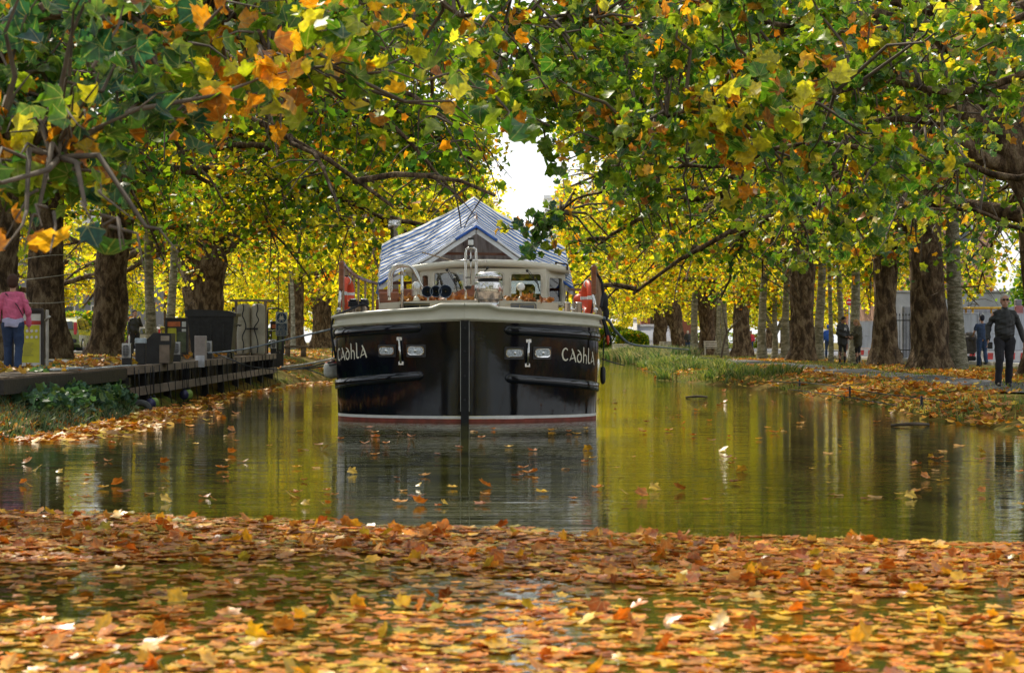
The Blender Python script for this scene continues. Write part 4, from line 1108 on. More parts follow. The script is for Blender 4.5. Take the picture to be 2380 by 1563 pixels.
def build_barge():
    root = empty('barge', (BX, BY + 8, 0), 'black hulled barge with cream bulwark and blue striped canopy moored mid canal', 'barge')
    blackp = mat('black_hull_paint', (.003, .005, .011), .07, var=.5, scale=1.3, spec=.5, coat=.15, bump=.20, bscale=1.5)
    redp = mat('red_antifoul', (.20, .035, .02), .6, var=.35, scale=6, dirt=.6)
    whitep = mat('white_line_paint', (.70, .70, .68), .5, var=.08, dirt=.2)
    cream = mat('cream_paint', (.58, .56, .46), .38, var=.06, scale=2, coat=.25, dirt=.18)
    steel = mat('stainless_steel', (.62, .61, .60), .20, metal=1.0, var=.12, scale=3, stretch=(9, 9, 1))
    wood = mat('varnished_wood', (.22, .07, .03), .35, var=.3, scale=5, stretch=(1, 1, 6), coat=.3)
    woodg = mat('grey_teak', (.30, .22, .15), .75, var=.25, scale=8)
    dark = mat('dark_glass', (.012, .014, .016), .06, var=.3, spec=.8)
    black = mat('black_rubber', (.015, .015, .016), .55, var=.3)
    letter = mat('cream_lettering', (.72, .68, .55), .5, var=.05)
    # hull skin
    def skin(zlist, name, m, n_a=HA):
        mb = MB()
        for side in (-1, 1):
            P = [hull(side, a, (z if not callable(z) else z(a))) for z in zlist for a in n_a]
            mb.grid(P, len(n_a), len(zlist), flip=(side > 0))
        return part(mb, name, m, root)
    skin([-.5, -.2, 0, .052], 'boot_top', redp)
    skin([.054, .098], 'waterline_stripe', whitep)
    hl = skin([.100, .4, .7, 1.0, 1.3, lambda a: ztop(a)], 'hull', blackp)
    # stem bar
    mb = MB(); w = .062
    P = []
    for z in (-.4, .2, .8, 1.4, 1.575):
        y = BY - .04 * max(0, z) / 1.5
        P += [(BX - w, y + .03, z), (BX - w, y - .05, z), (BX + w, y - .05, z), (BX + w, y + .03, z)]
    mb.add(P, [(i * 4 + k, i * 4 + k + 1, i * 4 + 5 + k, i * 4 + 4 + k) for i in range(4) for k in range(3)] + [(16, 17, 18, 19)])
    st = part(mb, 'stem_bar', mat('stem_black', (.006, .007, .009), .45, var=.4, scale=8, spec=.3), root)
    mb = MB()
    for z in (.35, .72, 1.1, 1.46): mb.ball((BX, BY - .05 - .04 * z / 1.5, z), (.016, .012, .016), 8)
    part(mb, 'bolts', black, st)
    mb = MB()
    for s in (-1, 1): mb.bar((BX + s * (w + .005), BY + .0, .17), (BX + s * (w + .005), BY - .045, 1.57), .007, .02)
    part(mb, 'edge_strip', whitep, st)
    # bulwark: cream plating with a knuckle and a rounded cap
    mb = MB()
    for side in (-1, 1):
        P = []
        prof = lambda zt, zb: [(0, zb), (.055, zb + .02), (.05, zb + .05), (.012, zb + .075), (.0, zb + (zt - zb) * .72), (.015, zt - .045), (.055, zt - .03), (.065, zt - .005), (.045, zt + .018), (0, zt + .022), (-.05, zt + .008), (-.055, zt - .05), (-.05, zb + .05)]
        npr = 13
        for a in HA:
            pt = hull(side, a, 1.6); xx = abs(pt.x - BX)
            for off, z in prof(zbul(a, xx), ztop(a) + .002): P.append(hull(side, a, z, off))
        mb.grid(P, npr, len(HA), flip=(side < 0))
    part(mb, 'bulwark', cream, root)
    # rubbing strakes
    def strake(side, a0, zc, hgt, name, drop):
        mb = MB(); R0 = hgt / 2
        As = [a0 + R0 * (1 - cos(pi / 2 * k / 6)) for k in range(7)] + [a for a in np.linspace(a0 + R0 * 1.3, ARC + .2, 26)] + [ARC + 2, ARC + 6, ARC + 14]
        P = []
        for i, a in enumerate(As):
            h = R0 * (math.sqrt(max(0, 1 - (1 - min(1, (a - a0) / R0)) ** 2)) if a - a0 < R0 else 1); h = max(h, .004)
            z = zc - drop * min(a - a0, 2.4) / 2.0; o1 = .034
            for off, dz in ((.0, -h), (o1 * .7, -h * .97), (o1, -h * .86), (o1, h * .86), (o1 * .7, h * .97), (0, h)): P.append(hull(side, a, z + dz, off))
        mb.grid(P, 6, len(As), flip=(side < 0)); 
        return part(mb, name, blackp, root)
    for s in (-1, 1):
        a0 = arc_at_x(.66 if s < 0 else .60)
        # rounded ends: start with a few tight samples
        strake(s, a0, 1.47 if s < 0 else 1.43, .148, 'rubbing_strake', .10)
        strake(s, arc_at_x(.64 if s < 0 else .62), .725 if s < 0 else .685, .145, 'rubbing_strake', .16)
    # headlights and brass/steel fairlead rods
    for s, us in ((-1, (417, 595)), (1, (1180, 1348))):
        for u in us:
            p = bc(u, 1065 if s < 0 else 1079, 30.25); a = arc_at_x(abs(p.x - BX)); z = p.z
            mb = MB()
            def panel(mb, w, h, r, o0, o1, n=4):
                A = rrect(0, 0, w, h, r, n); k = len(A)
                v0 = [hull(s, a + x * s, z + q, o0) for x, q in A]; v1 = [hull(s, a + x * s, z + q, o1) for x, q in A]
                fs = [tuple(range(2 * k - 1, k - 1, -1)) if s * 1 < 0 else tuple(range(k, 2 * k))] + [(i, (i + 1) % k, (i + 1) % k + k, i + k) for i in range(k)]
                mb.add(v0 + v1, fs)
            panel(mb, .315, .195, .02, 0, .018)
            lt = part(mb, 'headlight', mat('headlight_housing', (.02, .02, .022), .35), root)
            mb = MB(); panel(mb, .275, .135, .055, .018, .034); part(mb, 'lens_rim', mat('chrome', (.75, .76, .78), .1, metal=1), lt)
            mb = MB(); panel(mb, .245, .105, .045, .034, .040); part(mb, 'lens', mat('lamp_lens', (.55, .60, .68), .08, metal=.6, var=.55, scale=26, bump=.9, bscale=60, stretch=(4, 1, 1)), lt)
            mb = MB(); c = hull(s, a, z, .042); mb.ball(c, (.024, .012, .024), 10); part(mb, 'bulb', mat('chrome', (.75, .76, .78), .1, metal=1), lt)
        u = 495 if s < 0 else 1263; y0, y1 = (992, 1142) if s < 0 else (1006, 1154)
        pa = bc(u, y0, 30.15); pb = bc(u + (8 if s < 0 else -5), y1, 30.15); a = arc_at_x(abs(pa.x - BX)); a2 = arc_at_x(abs(pb.x - BX))
        mb = MB().tube([hull(s, a, pa.z, .035), hull(s, a2, pb.z, .035)], .019, 10); rd = part(mb, 'grab_rod', steel, root)
        for aa, z in ((a, pa.z), (a2, pb.z)):
            mb = MB(); q = hull(s, aa, z, .02); mb.box(q, (.085, .035, .065), bev=.008); part(mb, 'bracket', steel, rd)
    # name on both bows
    mb = MB(); hh = .155
    aR = arc_at_x(1.49); wd = lettering(mb, 1, 'CADHLA', aR, bc(1500, 1122, 31.0).z, hh * 1.28, 1, drop=.085, sx=.93)
    part(mb, 'name_lettering', letter, root)
    mb = MB(); aL = arc_at_x(1.62) + 3.98 * hh * 1.28 * .93
    lettering(mb, -1, 'CADHLA', aL, bc(120, 1128, 31.3).z, hh * 1.28, -1, drop=-.07, sx=.93)
    part(mb, 'name_lettering', letter, root)
    # deck
    mb = MB(); P = []
    for a in HA[::3] + [HA[-1]]: 
        l = hull(-1, a, 1.42, -.03); r = hull(1, a, 1.42, -.03); P += [l, r]
    mb.grid(P, 2, len(P) // 2, smooth=False); part(mb, 'deck', mat('deck_paint', (.32, .26, .20), .7, var=.2, scale=5), root)
    # coachroof
    def house_box(x0, x1, y0, y1, z0, z1, camber, name, m, bulge=.0, top_over=.0):
        mb = MB(); n = 13; fr = []
        for i in range(n):
            t = i / (n - 1); x = x0 + (x1 - x0) * t; q = 1 - (2 * t - 1) ** 2; fr.append((x, y0 - bulge * q, z1 + camber * (q - 1)))
        P = [(x, y, z0) for x, y, z in fr] + [(x, y, z) for x, y, z in fr] + [(x, y1, z) for x, y, z in fr] + [(x, y1, z0) for x, y, z in fr]
        mb.grid(P, n, 4, smooth=False)
        e0 = [P[0], P[n], P[2 * n], P[3 * n]]; e1 = [P[n - 1], P[2 * n - 1], P[3 * n - 1], P[4 * n - 1]]
        mb.add(e0, [(0, 1, 2, 3)]); mb.add(e1, [(3, 2, 1, 0)]); return part(mb, name, m, root)
    cx0, cx1 = bc(360, 780, 32.4).x, bc(1455, 780, 32.4).x; zc = bc(900, 757, 32.4).z
    cr = house_box(cx0, cx1, 32.4, 34.0, 1.38, zc, .05, 'coachroof', cream, .12)
    gold = mat('brass_trim', (.5, .42, .2), .4, metal=.7)
    for (a, b) in ((488, 732), (765, 940), (1115, 1322)):
        pa, pb = bc(a, 790, 32.3), bc(b, 790, 32.3); c = (pa.x + pb.x) / 2; w = pb.x - pa.x; q = 1 - ((c - (cx0 + cx1) / 2) / ((cx1 - cx0) / 2)) ** 2
        mb = MB().prism(rrect(c, zc - .115, w, .13, .04), 32.4 - .12 * q - .012, 32.42 - .12 * q + .1); wn = part(mb, 'cabin_window', dark, root)
        mb = MB(); frame_ring(mb, c, zc - .115, w - .05, .085, .01, .006, 32.4 - .12 * q - .018, 32.4 - .12 * q - .013); mb.box((c, 32.4 - .12 * q - .016, zc - .115), (.006, .004, .08)); part(mb, 'trim', gold, wn)
    # clutter of leaves and wood on the coachroof
    n = 130; xx = RNG.uniform(cx0 + .35, cx1 - .1, n); yy = RNG.uniform(32.4, 33.9, n)
    zt_ = zc + .05 * ((1 - ((xx - (cx0 + cx1) / 2) / ((cx1 - cx0) / 2)) ** 2) - 1) + .03
    me = leaf_mesh('fallen_leaves', np.stack([xx, yy, zt_ + .05 * RNG.random(n)], 1), .13 * (.6 + .6 * RNG.random(n)), leaf_normals(n, 1.6), np.array([(.30, .12, .025), (.20, .07, .02), (.36, .17, .04)])[RNG.integers(0, 3, n)], LEAF_HI, LITTER, curl=.7)
    o = bpy.data.objects.new('leaf_drift', me); C.objects.link(o); tag(o, 'brown leaves drifted over the barge cabin top', 'leaves', kind='stuff')
    # varnished hatch and box on the cabin top
    for (a, b, y0, y1, d, nm) in ((820, 950, 660, 745, 33.3, 'hatch'), (360, 480, 707, 752, 32.9, 'skylight'), (505, 560, 688, 745, 33.2, 'deck_box')):
        pa, pb = bc(a, y1, d), bc(b, y0, d); mb = MB()
        if nm == 'hatch': mb.prism([(pa.x, zc - .06), (pb.x, zc - .06), (pb.x, pb.z), (pa.x + .1, pb.z - .1), (pa.x, pb.z - .15)], d, d + .5)
        else: mb.box(((pa.x + pb.x) / 2, d + .3, (pa.z + pb.z) / 2 - .03), (pb.x - pa.x, .6, pb.z - pa.z + .06), bev=.015)
        part(mb, nm, wood, root)
    # ---------------- wheelhouse
    y0 = 34.0; wx0, wx1 = bc(548, 600, y0).x, bc(1500, 600, y0 + .3).x; zw0 = 1.9
    Wl = [(wx0, y0 + .75), (wx0 + .18, y0 + .12), (bc(1020, 0, y0).x, y0 - .12), (bc(1378, 0, y0).x, y0 + .0), (wx1, y0 + .62), (wx1, y0 + 2.6), (wx0, y0 + 2.6)]
    zt2 = 2.53
    def wall_panel(p, q, holes, name='wheelhouse_wall'):
        """wall from p to q (plan points), openings (t0,t1,z0,z1) as real rounded holes framed and glazed"""
        P0 = Vector((p[0], p[1], 0)); P1 = Vector((q[0], q[1], 0)); d = P1 - P0; ln = d.length; X = d.normalized(); Y = Vector((-X.y, X.x, 0))
        R = Matrix((X, Y, Vector((0, 0, 1)))).transposed()
        mb = MB()
        xs = [0] + [v for h in holes for v in (h[0], h[1])] + [ln]
        th = .04
        def bx(x0, x1, z0, z1):
            if x1 - x0 < .002 or z1 - z0 < .002: return
            mb.add([R @ Vector((x, y, z)) + P0 for z in (z0, z1) for x, y in ((x0, 0), (x1, 0), (x1, th), (x0, th))], [(3, 2, 1, 0), (4, 5, 6, 7), (0, 1, 5, 4), (1, 2, 6, 5), (2, 3, 7, 6), (3, 0, 4, 7)])
        for i in range(0, len(xs) - 1, 2): bx(xs[i], xs[i + 1], zw0, zt2)
        for h in holes: bx(h[0], h[1], zw0, h[2]); bx(h[0], h[1], h[3], zt2)
        w = part(mb, name, cream, root)
        for h in holes:
            f = MB(); cx, cz, w_, h_ = (h[0] + h[1]) / 2, (h[2] + h[3]) / 2, h[1] - h[0], h[3] - h[2]
            # corner fillets so the opening reads rounded
            frame_ring(f, cx, cz, w_ + .03, h_ + .03, .07, .035, -.014, th + .004, M=R, off=P0)
            fr = part(f, 'window', mat('window_rim', (.52, .50, .43), .3, metal=.2), root)
            for sx in (-1, 1):
                for sz in (-1, 1):
                    g = .05; c = Vector((cx + sx * w_ / 2, 0, cz + sz * h_ / 2)); tri = [(c.x, c.z), (c.x - sx * g, c.z), (c.x, c.z - sz * g)]
                    ff = MB().prism(tri if sx * sz > 0 else tri[::-1], .001, th - .001, M=R, off=P0)
                    f2 = part(ff, 'corner', cream, fr)
            gl = MB().prism(rrect(cx, cz, w_ - .01, h_ - .01, .05), th * .5, th * .5 + .006, M=R, off=P0)
            part(gl, 'pane', PANE, fr)
        return w
    # clear-ish glass
    m, nt, out = nodes_of('wheelhouse_glass'); g = N(nt, 'ShaderNodeBsdfGlossy'); g.inputs['Roughness'].default_value = .02; t = N(nt, 'ShaderNodeBsdfTransparent'); t.inputs[0].default_value = (.75, .78, .78, 1)
    fr_ = N(nt, 'ShaderNodeFresnel', IOR=1.5); mxs = N(nt, 'ShaderNodeMixShader'); ad = N(nt, 'ShaderNodeMath', operation='ADD'); ad.inputs[1].default_value = .10
    L(nt, fr_.outputs[0], ad.inputs[0]); L(nt, ad.outputs[0], mxs.inputs[0]); L(nt, t.outputs[0], mxs.inputs[1]); L(nt, g.outputs[0], mxs.inputs[2]); L(nt, mxs.outputs[0], out.inputs[0]); PANE = m
    def seg(i, spans):
        p, q = Wl[i], Wl[i + 1]; ln = math.hypot(q[0] - p[0], q[1] - p[1]); out_ = []
        for (ua, ub, va, vb) in spans:
            # project photo bearings onto the wall line
            def t_of(cu):
                u = 743.75 + cu * .38069; k = (u - 1190) / F
                # p + t(q-p): x = k*y
                return (k * p[1] - p[0]) / ((q[0] - p[0]) - k * (q[1] - p[1]))
            ta, tb = t_of(ua) * ln, t_of(ub) * ln; ym = p[1]
            out_.append((max(ta, .02), min(tb, ln - .02), max(bc(0, vb, ym).z, zw0 + .04), bc(0, va, ym).z))
        return out_
    wall_panel(Wl[0], Wl[1], [])
    wall_panel(Wl[1], Wl[2], seg(1, [(618, 668, 600, 700), (692, 882, 585, 700), (940, 1010, 585, 750)]))
    wall_panel(Wl[2], Wl[3], seg(2, [(1040, 1122, 588, 750), (1160, 1355, 590, 760)]))
    wall_panel(Wl[3], Wl[4], seg(3, [(1393, 1478, 612, 785)]))
    wall_panel(Wl[4], Wl[5], [(.25, 1.6, 2.05, 2.4)]); wall_panel(Wl[5], Wl[6], [(.3, 1.3, 2.05, 2.42), (1.5, 2.5, 2.05, 2.42)]); wall_panel(Wl[6], Wl[0], [(.25, 1.6, 2.05, 2.4)])
    # roof of the wheelhouse: cambered slab with rounded fascia
    mb = MB(); n = 17; out_l = []; 
    xa, xb = bc(525, 0, y0 + .4).x, bc(1522, 0, y0 + .4).x
    rows = []
    for j, (yy, ins) in enumerate(((y0 - .05, .0), (y0 + .2, -.0), (y0 + 1.4, 0), (y0 + 2.9, 0))):
        for lay in (0, 1): pass
    def rz_(t): q = 1 - (2 * t - 1) ** 2; return 2.575 + .115 * q
    prof = [(0.0, -.125), (-.05, -.11), (-.07, -.06), (-.055, -.01), (0, .0)]
    P = []
    for dy, dz in prof:
        for i in range(n):
            t = i / (n - 1); q = 1 - (2 * t - 1) ** 2; P.append((xa + (xb - xa) * t, y0 + .30 - .42 * q ** .8 + dy, rz_(t) + dz))
    for i in range(n): t = i / (n - 1); P.append((xa + (xb - xa) * t, y0 + 2.9, rz_(t)))
    for i in range(n): t = i / (n - 1); P.append((xa + (xb - xa) * t, y0 + 2.9, rz_(t) - .125))
    mb.grid(P, n, 7)
    mb.add([P[k * n] for k in range(7)], [tuple(range(7))]); mb.add([P[k * n + n - 1] for k in range(7)], [tuple(range(6, -1, -1))])
    m2 = [P[i] for i in range(n)] + [P[6 * n + i] for i in range(n)]; mb.grid(m2, n, 2, flip=True)
    part(mb, 'wheelhouse_roof', cream, root)
    # things inside the wheelhouse
    mb = MB().box((-.45, y0 + .55, 1.95), (2.2, .5, .30), bev=.03); part(mb, 'dashboard', wood, root)
    mb = MB(); wc = Vector((-1.15, y0 + .9, 2.15))
    mb.lathe([(.24, -.012), (.255, 0), (.24, .012), (.225, 0), (.24, -.012)], wc, 20, axis='Y')
    for k in range(8): a = k * pi / 4; mb.bar(wc, wc + Vector((cos(a) * .31, 0, sin(a) * .31)), .022, .022)
    part(mb, 'steering_wheel', wood, root)
    mb = MB().box((.25, y0 + 1.4, 2.05), (.35, .3, .5), bev=.05); part(mb, 'helm_seat', mat('brown_leather', (.16, .05, .03), .5), root)
    # wipers
    for (ax, ay, bx_, by) in ((775, 572, 832, 672), (1265, 578, 1335, 668), (1022, 560, 1000, 590)):
        pa, pb = bc(ax, ay, y0 - .18), bc(bx_, by, y0 - .16); mb = MB().ball(pa, .028, 8).tube([pa, pb], .007, 6).tube([pa + Vector((.035, 0, 0)), pb + Vector((.0, 0, .02))], .005, 6)
        if by > 600: mb.tube([pb + Vector((-.05, 0, .14)), pb + Vector((.02, 0, -.10))], .010, 6)
        part(mb, 'windscreen_wiper', black, root)
    mb = MB(); a, b = bc(1436, 528, y0 + .2), bc(1510, 540, y0 + .2); mb.box((a.x + .012, a.y, a.z - .05), (.03, .05, .13)); mb.box((b.x, b.y, b.z - .05), (.03, .05, .10)); mb.bar(a, b, .05, .028); part(mb, 'roof_handrail', mat('dark_wood', (.035, .022, .015), .6), root)
    # ---------------- striped canopy
    m, nt, out = nodes_of('striped_tarpaulin')
    p = N(nt, 'ShaderNodeBsdfPrincipled'); p.inputs['Roughness'].default_value = .7; p.inputs['Specular IOR Level'].default_value = .15
    uv = N(nt, 'ShaderNodeUVMap'); sp = N(nt, 'ShaderNodeSeparateXYZ'); L(nt, uv.outputs[0], sp.inputs[0])
    mu = N(nt, 'ShaderNodeMath', operation='MULTIPLY'); mu.inputs[1].default_value = 12.0; L(nt, sp.outputs['Y'], mu.inputs[0])
    frc = N(nt, 'ShaderNodeMath', operation='FRACT'); L(nt, mu.outputs[0], frc.inputs[0]); gt = N(nt, 'ShaderNodeMath', operation='GREATER_THAN'); gt.inputs[1].default_value = .44; L(nt, frc.outputs[0], gt.inputs[0])
    mx = N(nt, 'ShaderNodeMixRGB'); mx.inputs['Color1'].default_value = (.03, .17, .58, 1); mx.inputs['Color2'].default_value = (.93, .94, .96, 1); L(nt, gt.outputs[0], mx.inputs['Fac'])
    tr = N(nt, 'ShaderNodeBsdfTranslucent'); L(nt, mx.outputs[0], tr.inputs[0]); ms = N(nt, 'ShaderNodeMixShader'); ms.inputs[0].default_value = .35
    nb = N(nt, 'ShaderNodeTexNoise', Scale=3.0, Detail=3.0); bp = N(nt, 'ShaderNodeBump', Strength=.5, Distance=.06); L(nt, nb.outputs['Fac'], bp.inputs['Height']); L(nt, bp.outputs[0], p.inputs['Normal'])
    L(nt, mx.outputs[0], p.inputs['Base Color']); L(nt, p.outputs[0], ms.inputs[1]); L(nt, tr.outputs[0], ms.inputs[2]); L(nt, ms.outputs[0], out.inputs[0]); TARP = m
    d0, d1 = 34.6, 38.6
    apF, apR = bc(955, 302, d0), bc(941, 124, d1); eLF, eLR = bc(358, 640, d0), bc(380, 405, d1); eRF, eRR = bc(1548, 668, d0), bc(1495, 425, d1)
    nu, nv = 34, 26
    for s, eF, eR in ((-1, eLF, eLR), (1, eRF, eRR)):
        mb = MB(); P = []; uvs = []
        for j in range(nv):
            v = j / (nv - 1); r = apF.lerp(apR, v) + Vector((0, 0, -.05 * sin(pi * v))); e = eF.lerp(eR, v) + Vector((0, 0, -.05 * sin(pi * v)))
            for i in range(nu):
                t = i / (nu - 1); q = r.lerp(e, t); sag = -.10 * sin(pi * t) * (.6 + .4 * sin(pi * v)) + .014 * sin(t * 9 + v * 3) * sin(v * 13 + t * 4) + 0.006 * sin(t * 31 + v * 5 + s) * sin(v * 4) - .018 * abs(sin(pi * v * 3)) * sin(pi * t)
                if t > .88 and s: q.z -= .35 * (t - .88)
                P.append(q + Vector((0, 0, sag))); uvs.append((t, v))
        mb.grid(P, nu, nv, flip=(s < 0))
        o = part(mb, 'canopy', TARP, root)
        ul = o.data.uv_layers.new(name='UVMap')
        for lp in o.data.loops: ul.data[lp.index].uv = uvs[lp.vertex_index]
        # blue binding and white webbing along the front edge
        bl = mat('blue_binding', (.02, .10, .42), .45); wh = mat('white_webbing', (.66, .68, .72), .6, var=.06); 
        fe = [P[i] for i in range(nu)]
        for ii in ((0, 8), (nu - 6, nu)):
            part(MB().tube([Vector(q) + Vector((0, -.02, -.012)) for q in fe[ii[0]:ii[1]]], .026, 8), 'binding', bl, o)
        part(MB().tube([Vector(q) + Vector((0, -.01, -.012)) for q in fe[7:nu - 5]], .016, 8), 'hem', wh, o)
        b = MB()
        for i in range(nu - 1): b.bar(Vector(fe[i]) + Vector((0, .02, -.095)), Vector(fe[i + 1]) + Vector((0, .02, -.095)), .012, .07, up=(0, 0, 1))
        part(b, 'webbing', wh, o)
        b = MB()
        for i in range(4, nu - 1): b.bar(Vector(fe[i]) + Vector((0, .10, -.085)), Vector(fe[i + 1]) + Vector((0, .10, -.085)), .04, .06)
        part(b, 'rafter', wood, o)
        # side valance hanging from the eave
        b = MB(); VP = []; uu = []
        for j in range(nv):
            q = Vector(P[j * nu + nu - 1])
            for k in range(4): VP.append(q + Vector((s * .02 * k * sin(j * 1.7), 0, -.20 * k / 3 * (1 if s < 0 else .8)))); uu.append((k / 3, j / (nv - 1)))
        b.grid(VP, 4, nv, flip=(s < 0)); vo = part(b, 'valance', TARP, o); ul = vo.data.uv_layers.new(name='UVMap')
        for lp in vo.data.loops: ul.data[lp.index].uv = uu[lp.vertex_index]
    # far end of the awning: rear slope so it is closed from behind
    mb = MB().tube([apF + Vector((0, .1, -.07)), apR + Vector((0, .1, -.07))], .035, 8); part(mb, 'ridge_pole', wood, root)
    for e, a in ((apF, 0), (apR, 0), (eLF, 1), (eRF, 1), (eLR, 1), (eRR, 1)):
        if e is apF: continue
        part(MB().tube([e + Vector((0, .05, -.05)), Vector((e.x, e.y + .05, 1.42))], .022, 8), 'canopy_pole', steel if a else wood, root)
    # crossbar & boathook under the gable
    mb = MB().bar(bc(700, 472, 35.2), bc(1215, 478, 35.2), .04, .05); part(mb, 'tie_beam', wood, root)
    mb = MB().tube([bc(625, 466, 34.2), bc(805, 515, 34.0)], .012, 6); part(mb, 'boathook', woodg, root)
    # a canvas inner gable, brown with paler stripes
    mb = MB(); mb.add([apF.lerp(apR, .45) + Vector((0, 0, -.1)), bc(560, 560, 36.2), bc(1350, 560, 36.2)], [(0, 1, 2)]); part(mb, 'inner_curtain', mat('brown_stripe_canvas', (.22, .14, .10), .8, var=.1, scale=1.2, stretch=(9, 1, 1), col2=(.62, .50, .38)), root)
    # ---------------- steel fittings
    # mushroom ventilator
    c = bc(1030, 750, 31.9); s_ = .0
    def R_(cx): return (743.75 + cx * .38069 - 1190) / F * 31.9
    rad = lambda wpx: wpx * .38069 / F * 31.9 / 2
    zz = lambda cy: bc(0, cy, 31.9).z
    mb = MB().lathe([(rad(135), zz(845)), (rad(135), zz(752))], (R_(1030), 31.9, 0), 24); nk = part(mb, 'vent_neck', steel, root)
    mb = MB().lathe([(rad(150), zz(752)), (rad(176), zz(748)), (rad(176), zz(652)), (rad(168), zz(646)), (rad(120), zz(646)), (rad(120), zz(652))], (R_(1030), 31.9, 0), 32); dr = part(mb, 'vent_drum', steel, root)
    mb = MB().lathe([(rad(128), zz(655)), (rad(128), zz(625))], (R_(1030), 31.9, 0), 24); part(mb, 'vent_throat', black, dr)
    mb = MB().lathe([(rad(150), zz(628)), (rad(166), zz(622)), (rad(166), zz(612)), (rad(156), zz(598)), (rad(130), zz(588)), (rad(70), zz(583)), (0.0001, zz(582))], (R_(1030), 31.9, 0), 32); part(mb, 'vent_cap', steel, dr)
    # air horns
    hs = mat('horn_steel', (.35, .42, .52), .18, metal=1.0, var=.1)
    for (hx, hy, r) in ((655, 705, 33), (707, 703, 34), (765, 703, 39)):
        q = bc(hx, hy, 32.2); r = r * .38069 / F * 32.2
        mb = MB().lathe([(r, .0), (r * 1.06, .006), (r * 1.0, -.012), (r * .80, -.03), (r * .55, -.09), (r * .36, -.20), (r * .24, -.42), (r * .22, -.5)], q, 24, axis='Y', caps=False)
        h = part(mb, 'air_horn', hs, root)
        mb = MB().lathe([(r * .97, .002), (r * .72, -.03), (r * .4, -.09), (r * .18, -.16), (.0001, -.17)], q, 24, axis='Y', caps=False); part(mb, 'bell', mat('horn_bore', (.10, .13, .18), .3, metal=.9, var=.2), h)
        mb = MB().ball(q + Vector((0, .12, 0)), .014, 8); part(mb, 'nozzle', mat('brass_trim', (.5, .42, .2), .4, metal=.7), h)
        mb = MB().box((q.x, q.y + .3, q.z - r * .9), (.03, .05, .12)); part(mb, 'bracket', steel, h)
    # searchlights
    for (lx, ly) in ((587, 668), (1225, 676)):
        q = bc(lx, ly, 32.5); mb = MB().lathe([(.058, .06), (.066, .045), (.066, -.03), (.05, -.08), (.02, -.10), (.0001, -.10)], q, 20, axis='Y', M=Matrix.Rotation(radians(12), 3, 'Z') @ Matrix.Rotation(pi / 2, 3, 'X'))
        sl = part(mb, 'searchlight', mat('cream_enamel', (.62, .60, .52), .3), root)
        mb = MB().lathe([(.058, .062), (.04, .068), (.0001, .07)], q, 20, M=Matrix.Rotation(radians(12), 3, 'Z') @ Matrix.Rotation(pi / 2, 3, 'X')); part(mb, 'lens', mat('lamp_white_glass', (.70, .74, .76), .15), sl)
        mb = MB().tube([q + Vector((0, 0, -.06)), Vector((q.x, q.y, zc))], .016, 8).lathe([(.05, 0), (.04, .05), (.02, .07)], (q.x, q.y, zc - .005), 14); part(mb, 'stand', mat('cream_enamel', (.62, .60, .52), .3), sl)
    # tubular arch, twice, and its post
    for k, (dx, d) in enumerate(((0, 32.5), (14, 33.3))):
        path = [(423 + dx, 756), (423 + dx, 620), (432 + dx, 575), (455 + dx, 550), (490 + dx, 541), (530 + dx, 543), (560 + dx, 560), (580 + dx, 592), (628, 685 + 10 * k)]
        pts = smooth_path([tuple(bc(a, b + 8 * k, d)) for a, b in path], 4); part(MB().tube(pts, .026, 10), 'grab_arch', steel, root)
    part(MB().tube([bc(501, 558, 32.2), bc(501, 830, 32.2)], .026, 10).tube([bc(501, 560, 32.2), bc(501, 600, 32.2)], .034, 10), 'arch_post', steel, root)
    # light mast: inverted U with a rod and lantern
    d = 32.6
    path = [(890, 748), (890, 470), (896, 448), (912, 437), (932, 437), (948, 448), (953, 470), (953, 700)]
    mst = part(MB().tube(smooth_path([tuple(bc(a, b, d)) for a, b in path], 4), .022, 10), 'light_mast', steel, root)
    part(MB().tube([bc(921, 660, d), bc(921, 440, d)], .012, 8), 'rod', steel, mst)
    part(MB().tube([bc(818, 513, d - .05), bc(1022, 517, d - .05)], .010, 8).tube([bc(1012, 517, d - .05), bc(1014, 530, d - .05)], .006, 6), 'crossbar', steel, mst)
    q = bc(921, 512, d - .06); part(MB().ball(q, .03, 10), 'clamp', black, mst)
    q = bc(921, 430, d); ln_ = part(MB().lathe([(.05, 0), (.052, .015), (.045, .02)], q, 16), 'lantern_base', black, mst); part(MB().lathe([(.045, .115), (.052, .12), (.052, .145), (.03, .155), (.0001, .155)], q, 16), 'lantern_cap', black, mst)
    part(MB().lathe([(.042, .02), (.046, .045), (.042, .07), (.046, .095), (.042, .115)], q, 16), 'lens', mat('lamp_white_glass', (.70, .74, .76), .15), mst)
    q = bc(905, 672, d - .05); part(MB().lathe([(.045, -.05), (.06, 0), (.02, .01)], q, 12).lathe([(.05, .10), (.05, .115)], q + Vector((-.0, 0, .04)), 12), 'bell', black, mst)
    # stove chimney
    q0, q1 = bc(455, 380, 40), bc(455, 270, 40); h = q1.z - q0.z
    part(MB().lathe([(.085, -1.6), (.085, h * .45), (.135, h * .52), (.135, h), (.12, h)], q0, 18), 'chimney_pipe', steel, root)
    # twin bollards
    for (a, b, y0b, y1b) in ((202, 268, 820, 752), (1510, 1580, 846, 772)):
        for cx_ in (a, b):
            q = bc(cx_, y0b, 31.6); h = bc(cx_, y1b, 31.6).z; part(MB().lathe([(.055, 1.42), (.055, h - .01), (.062, h - .008), (.062, h + .004), (.05, h + .01)], (q.x, q.y, 0), 18), 'bollard', steel, root)
        qa, qb = bc(a - 30, y0b - 30, 31.6), bc(b + 30, y0b - 34, 31.6); part(MB().tube([qa, qb], .017, 8), 'bollard_pin', steel, root)
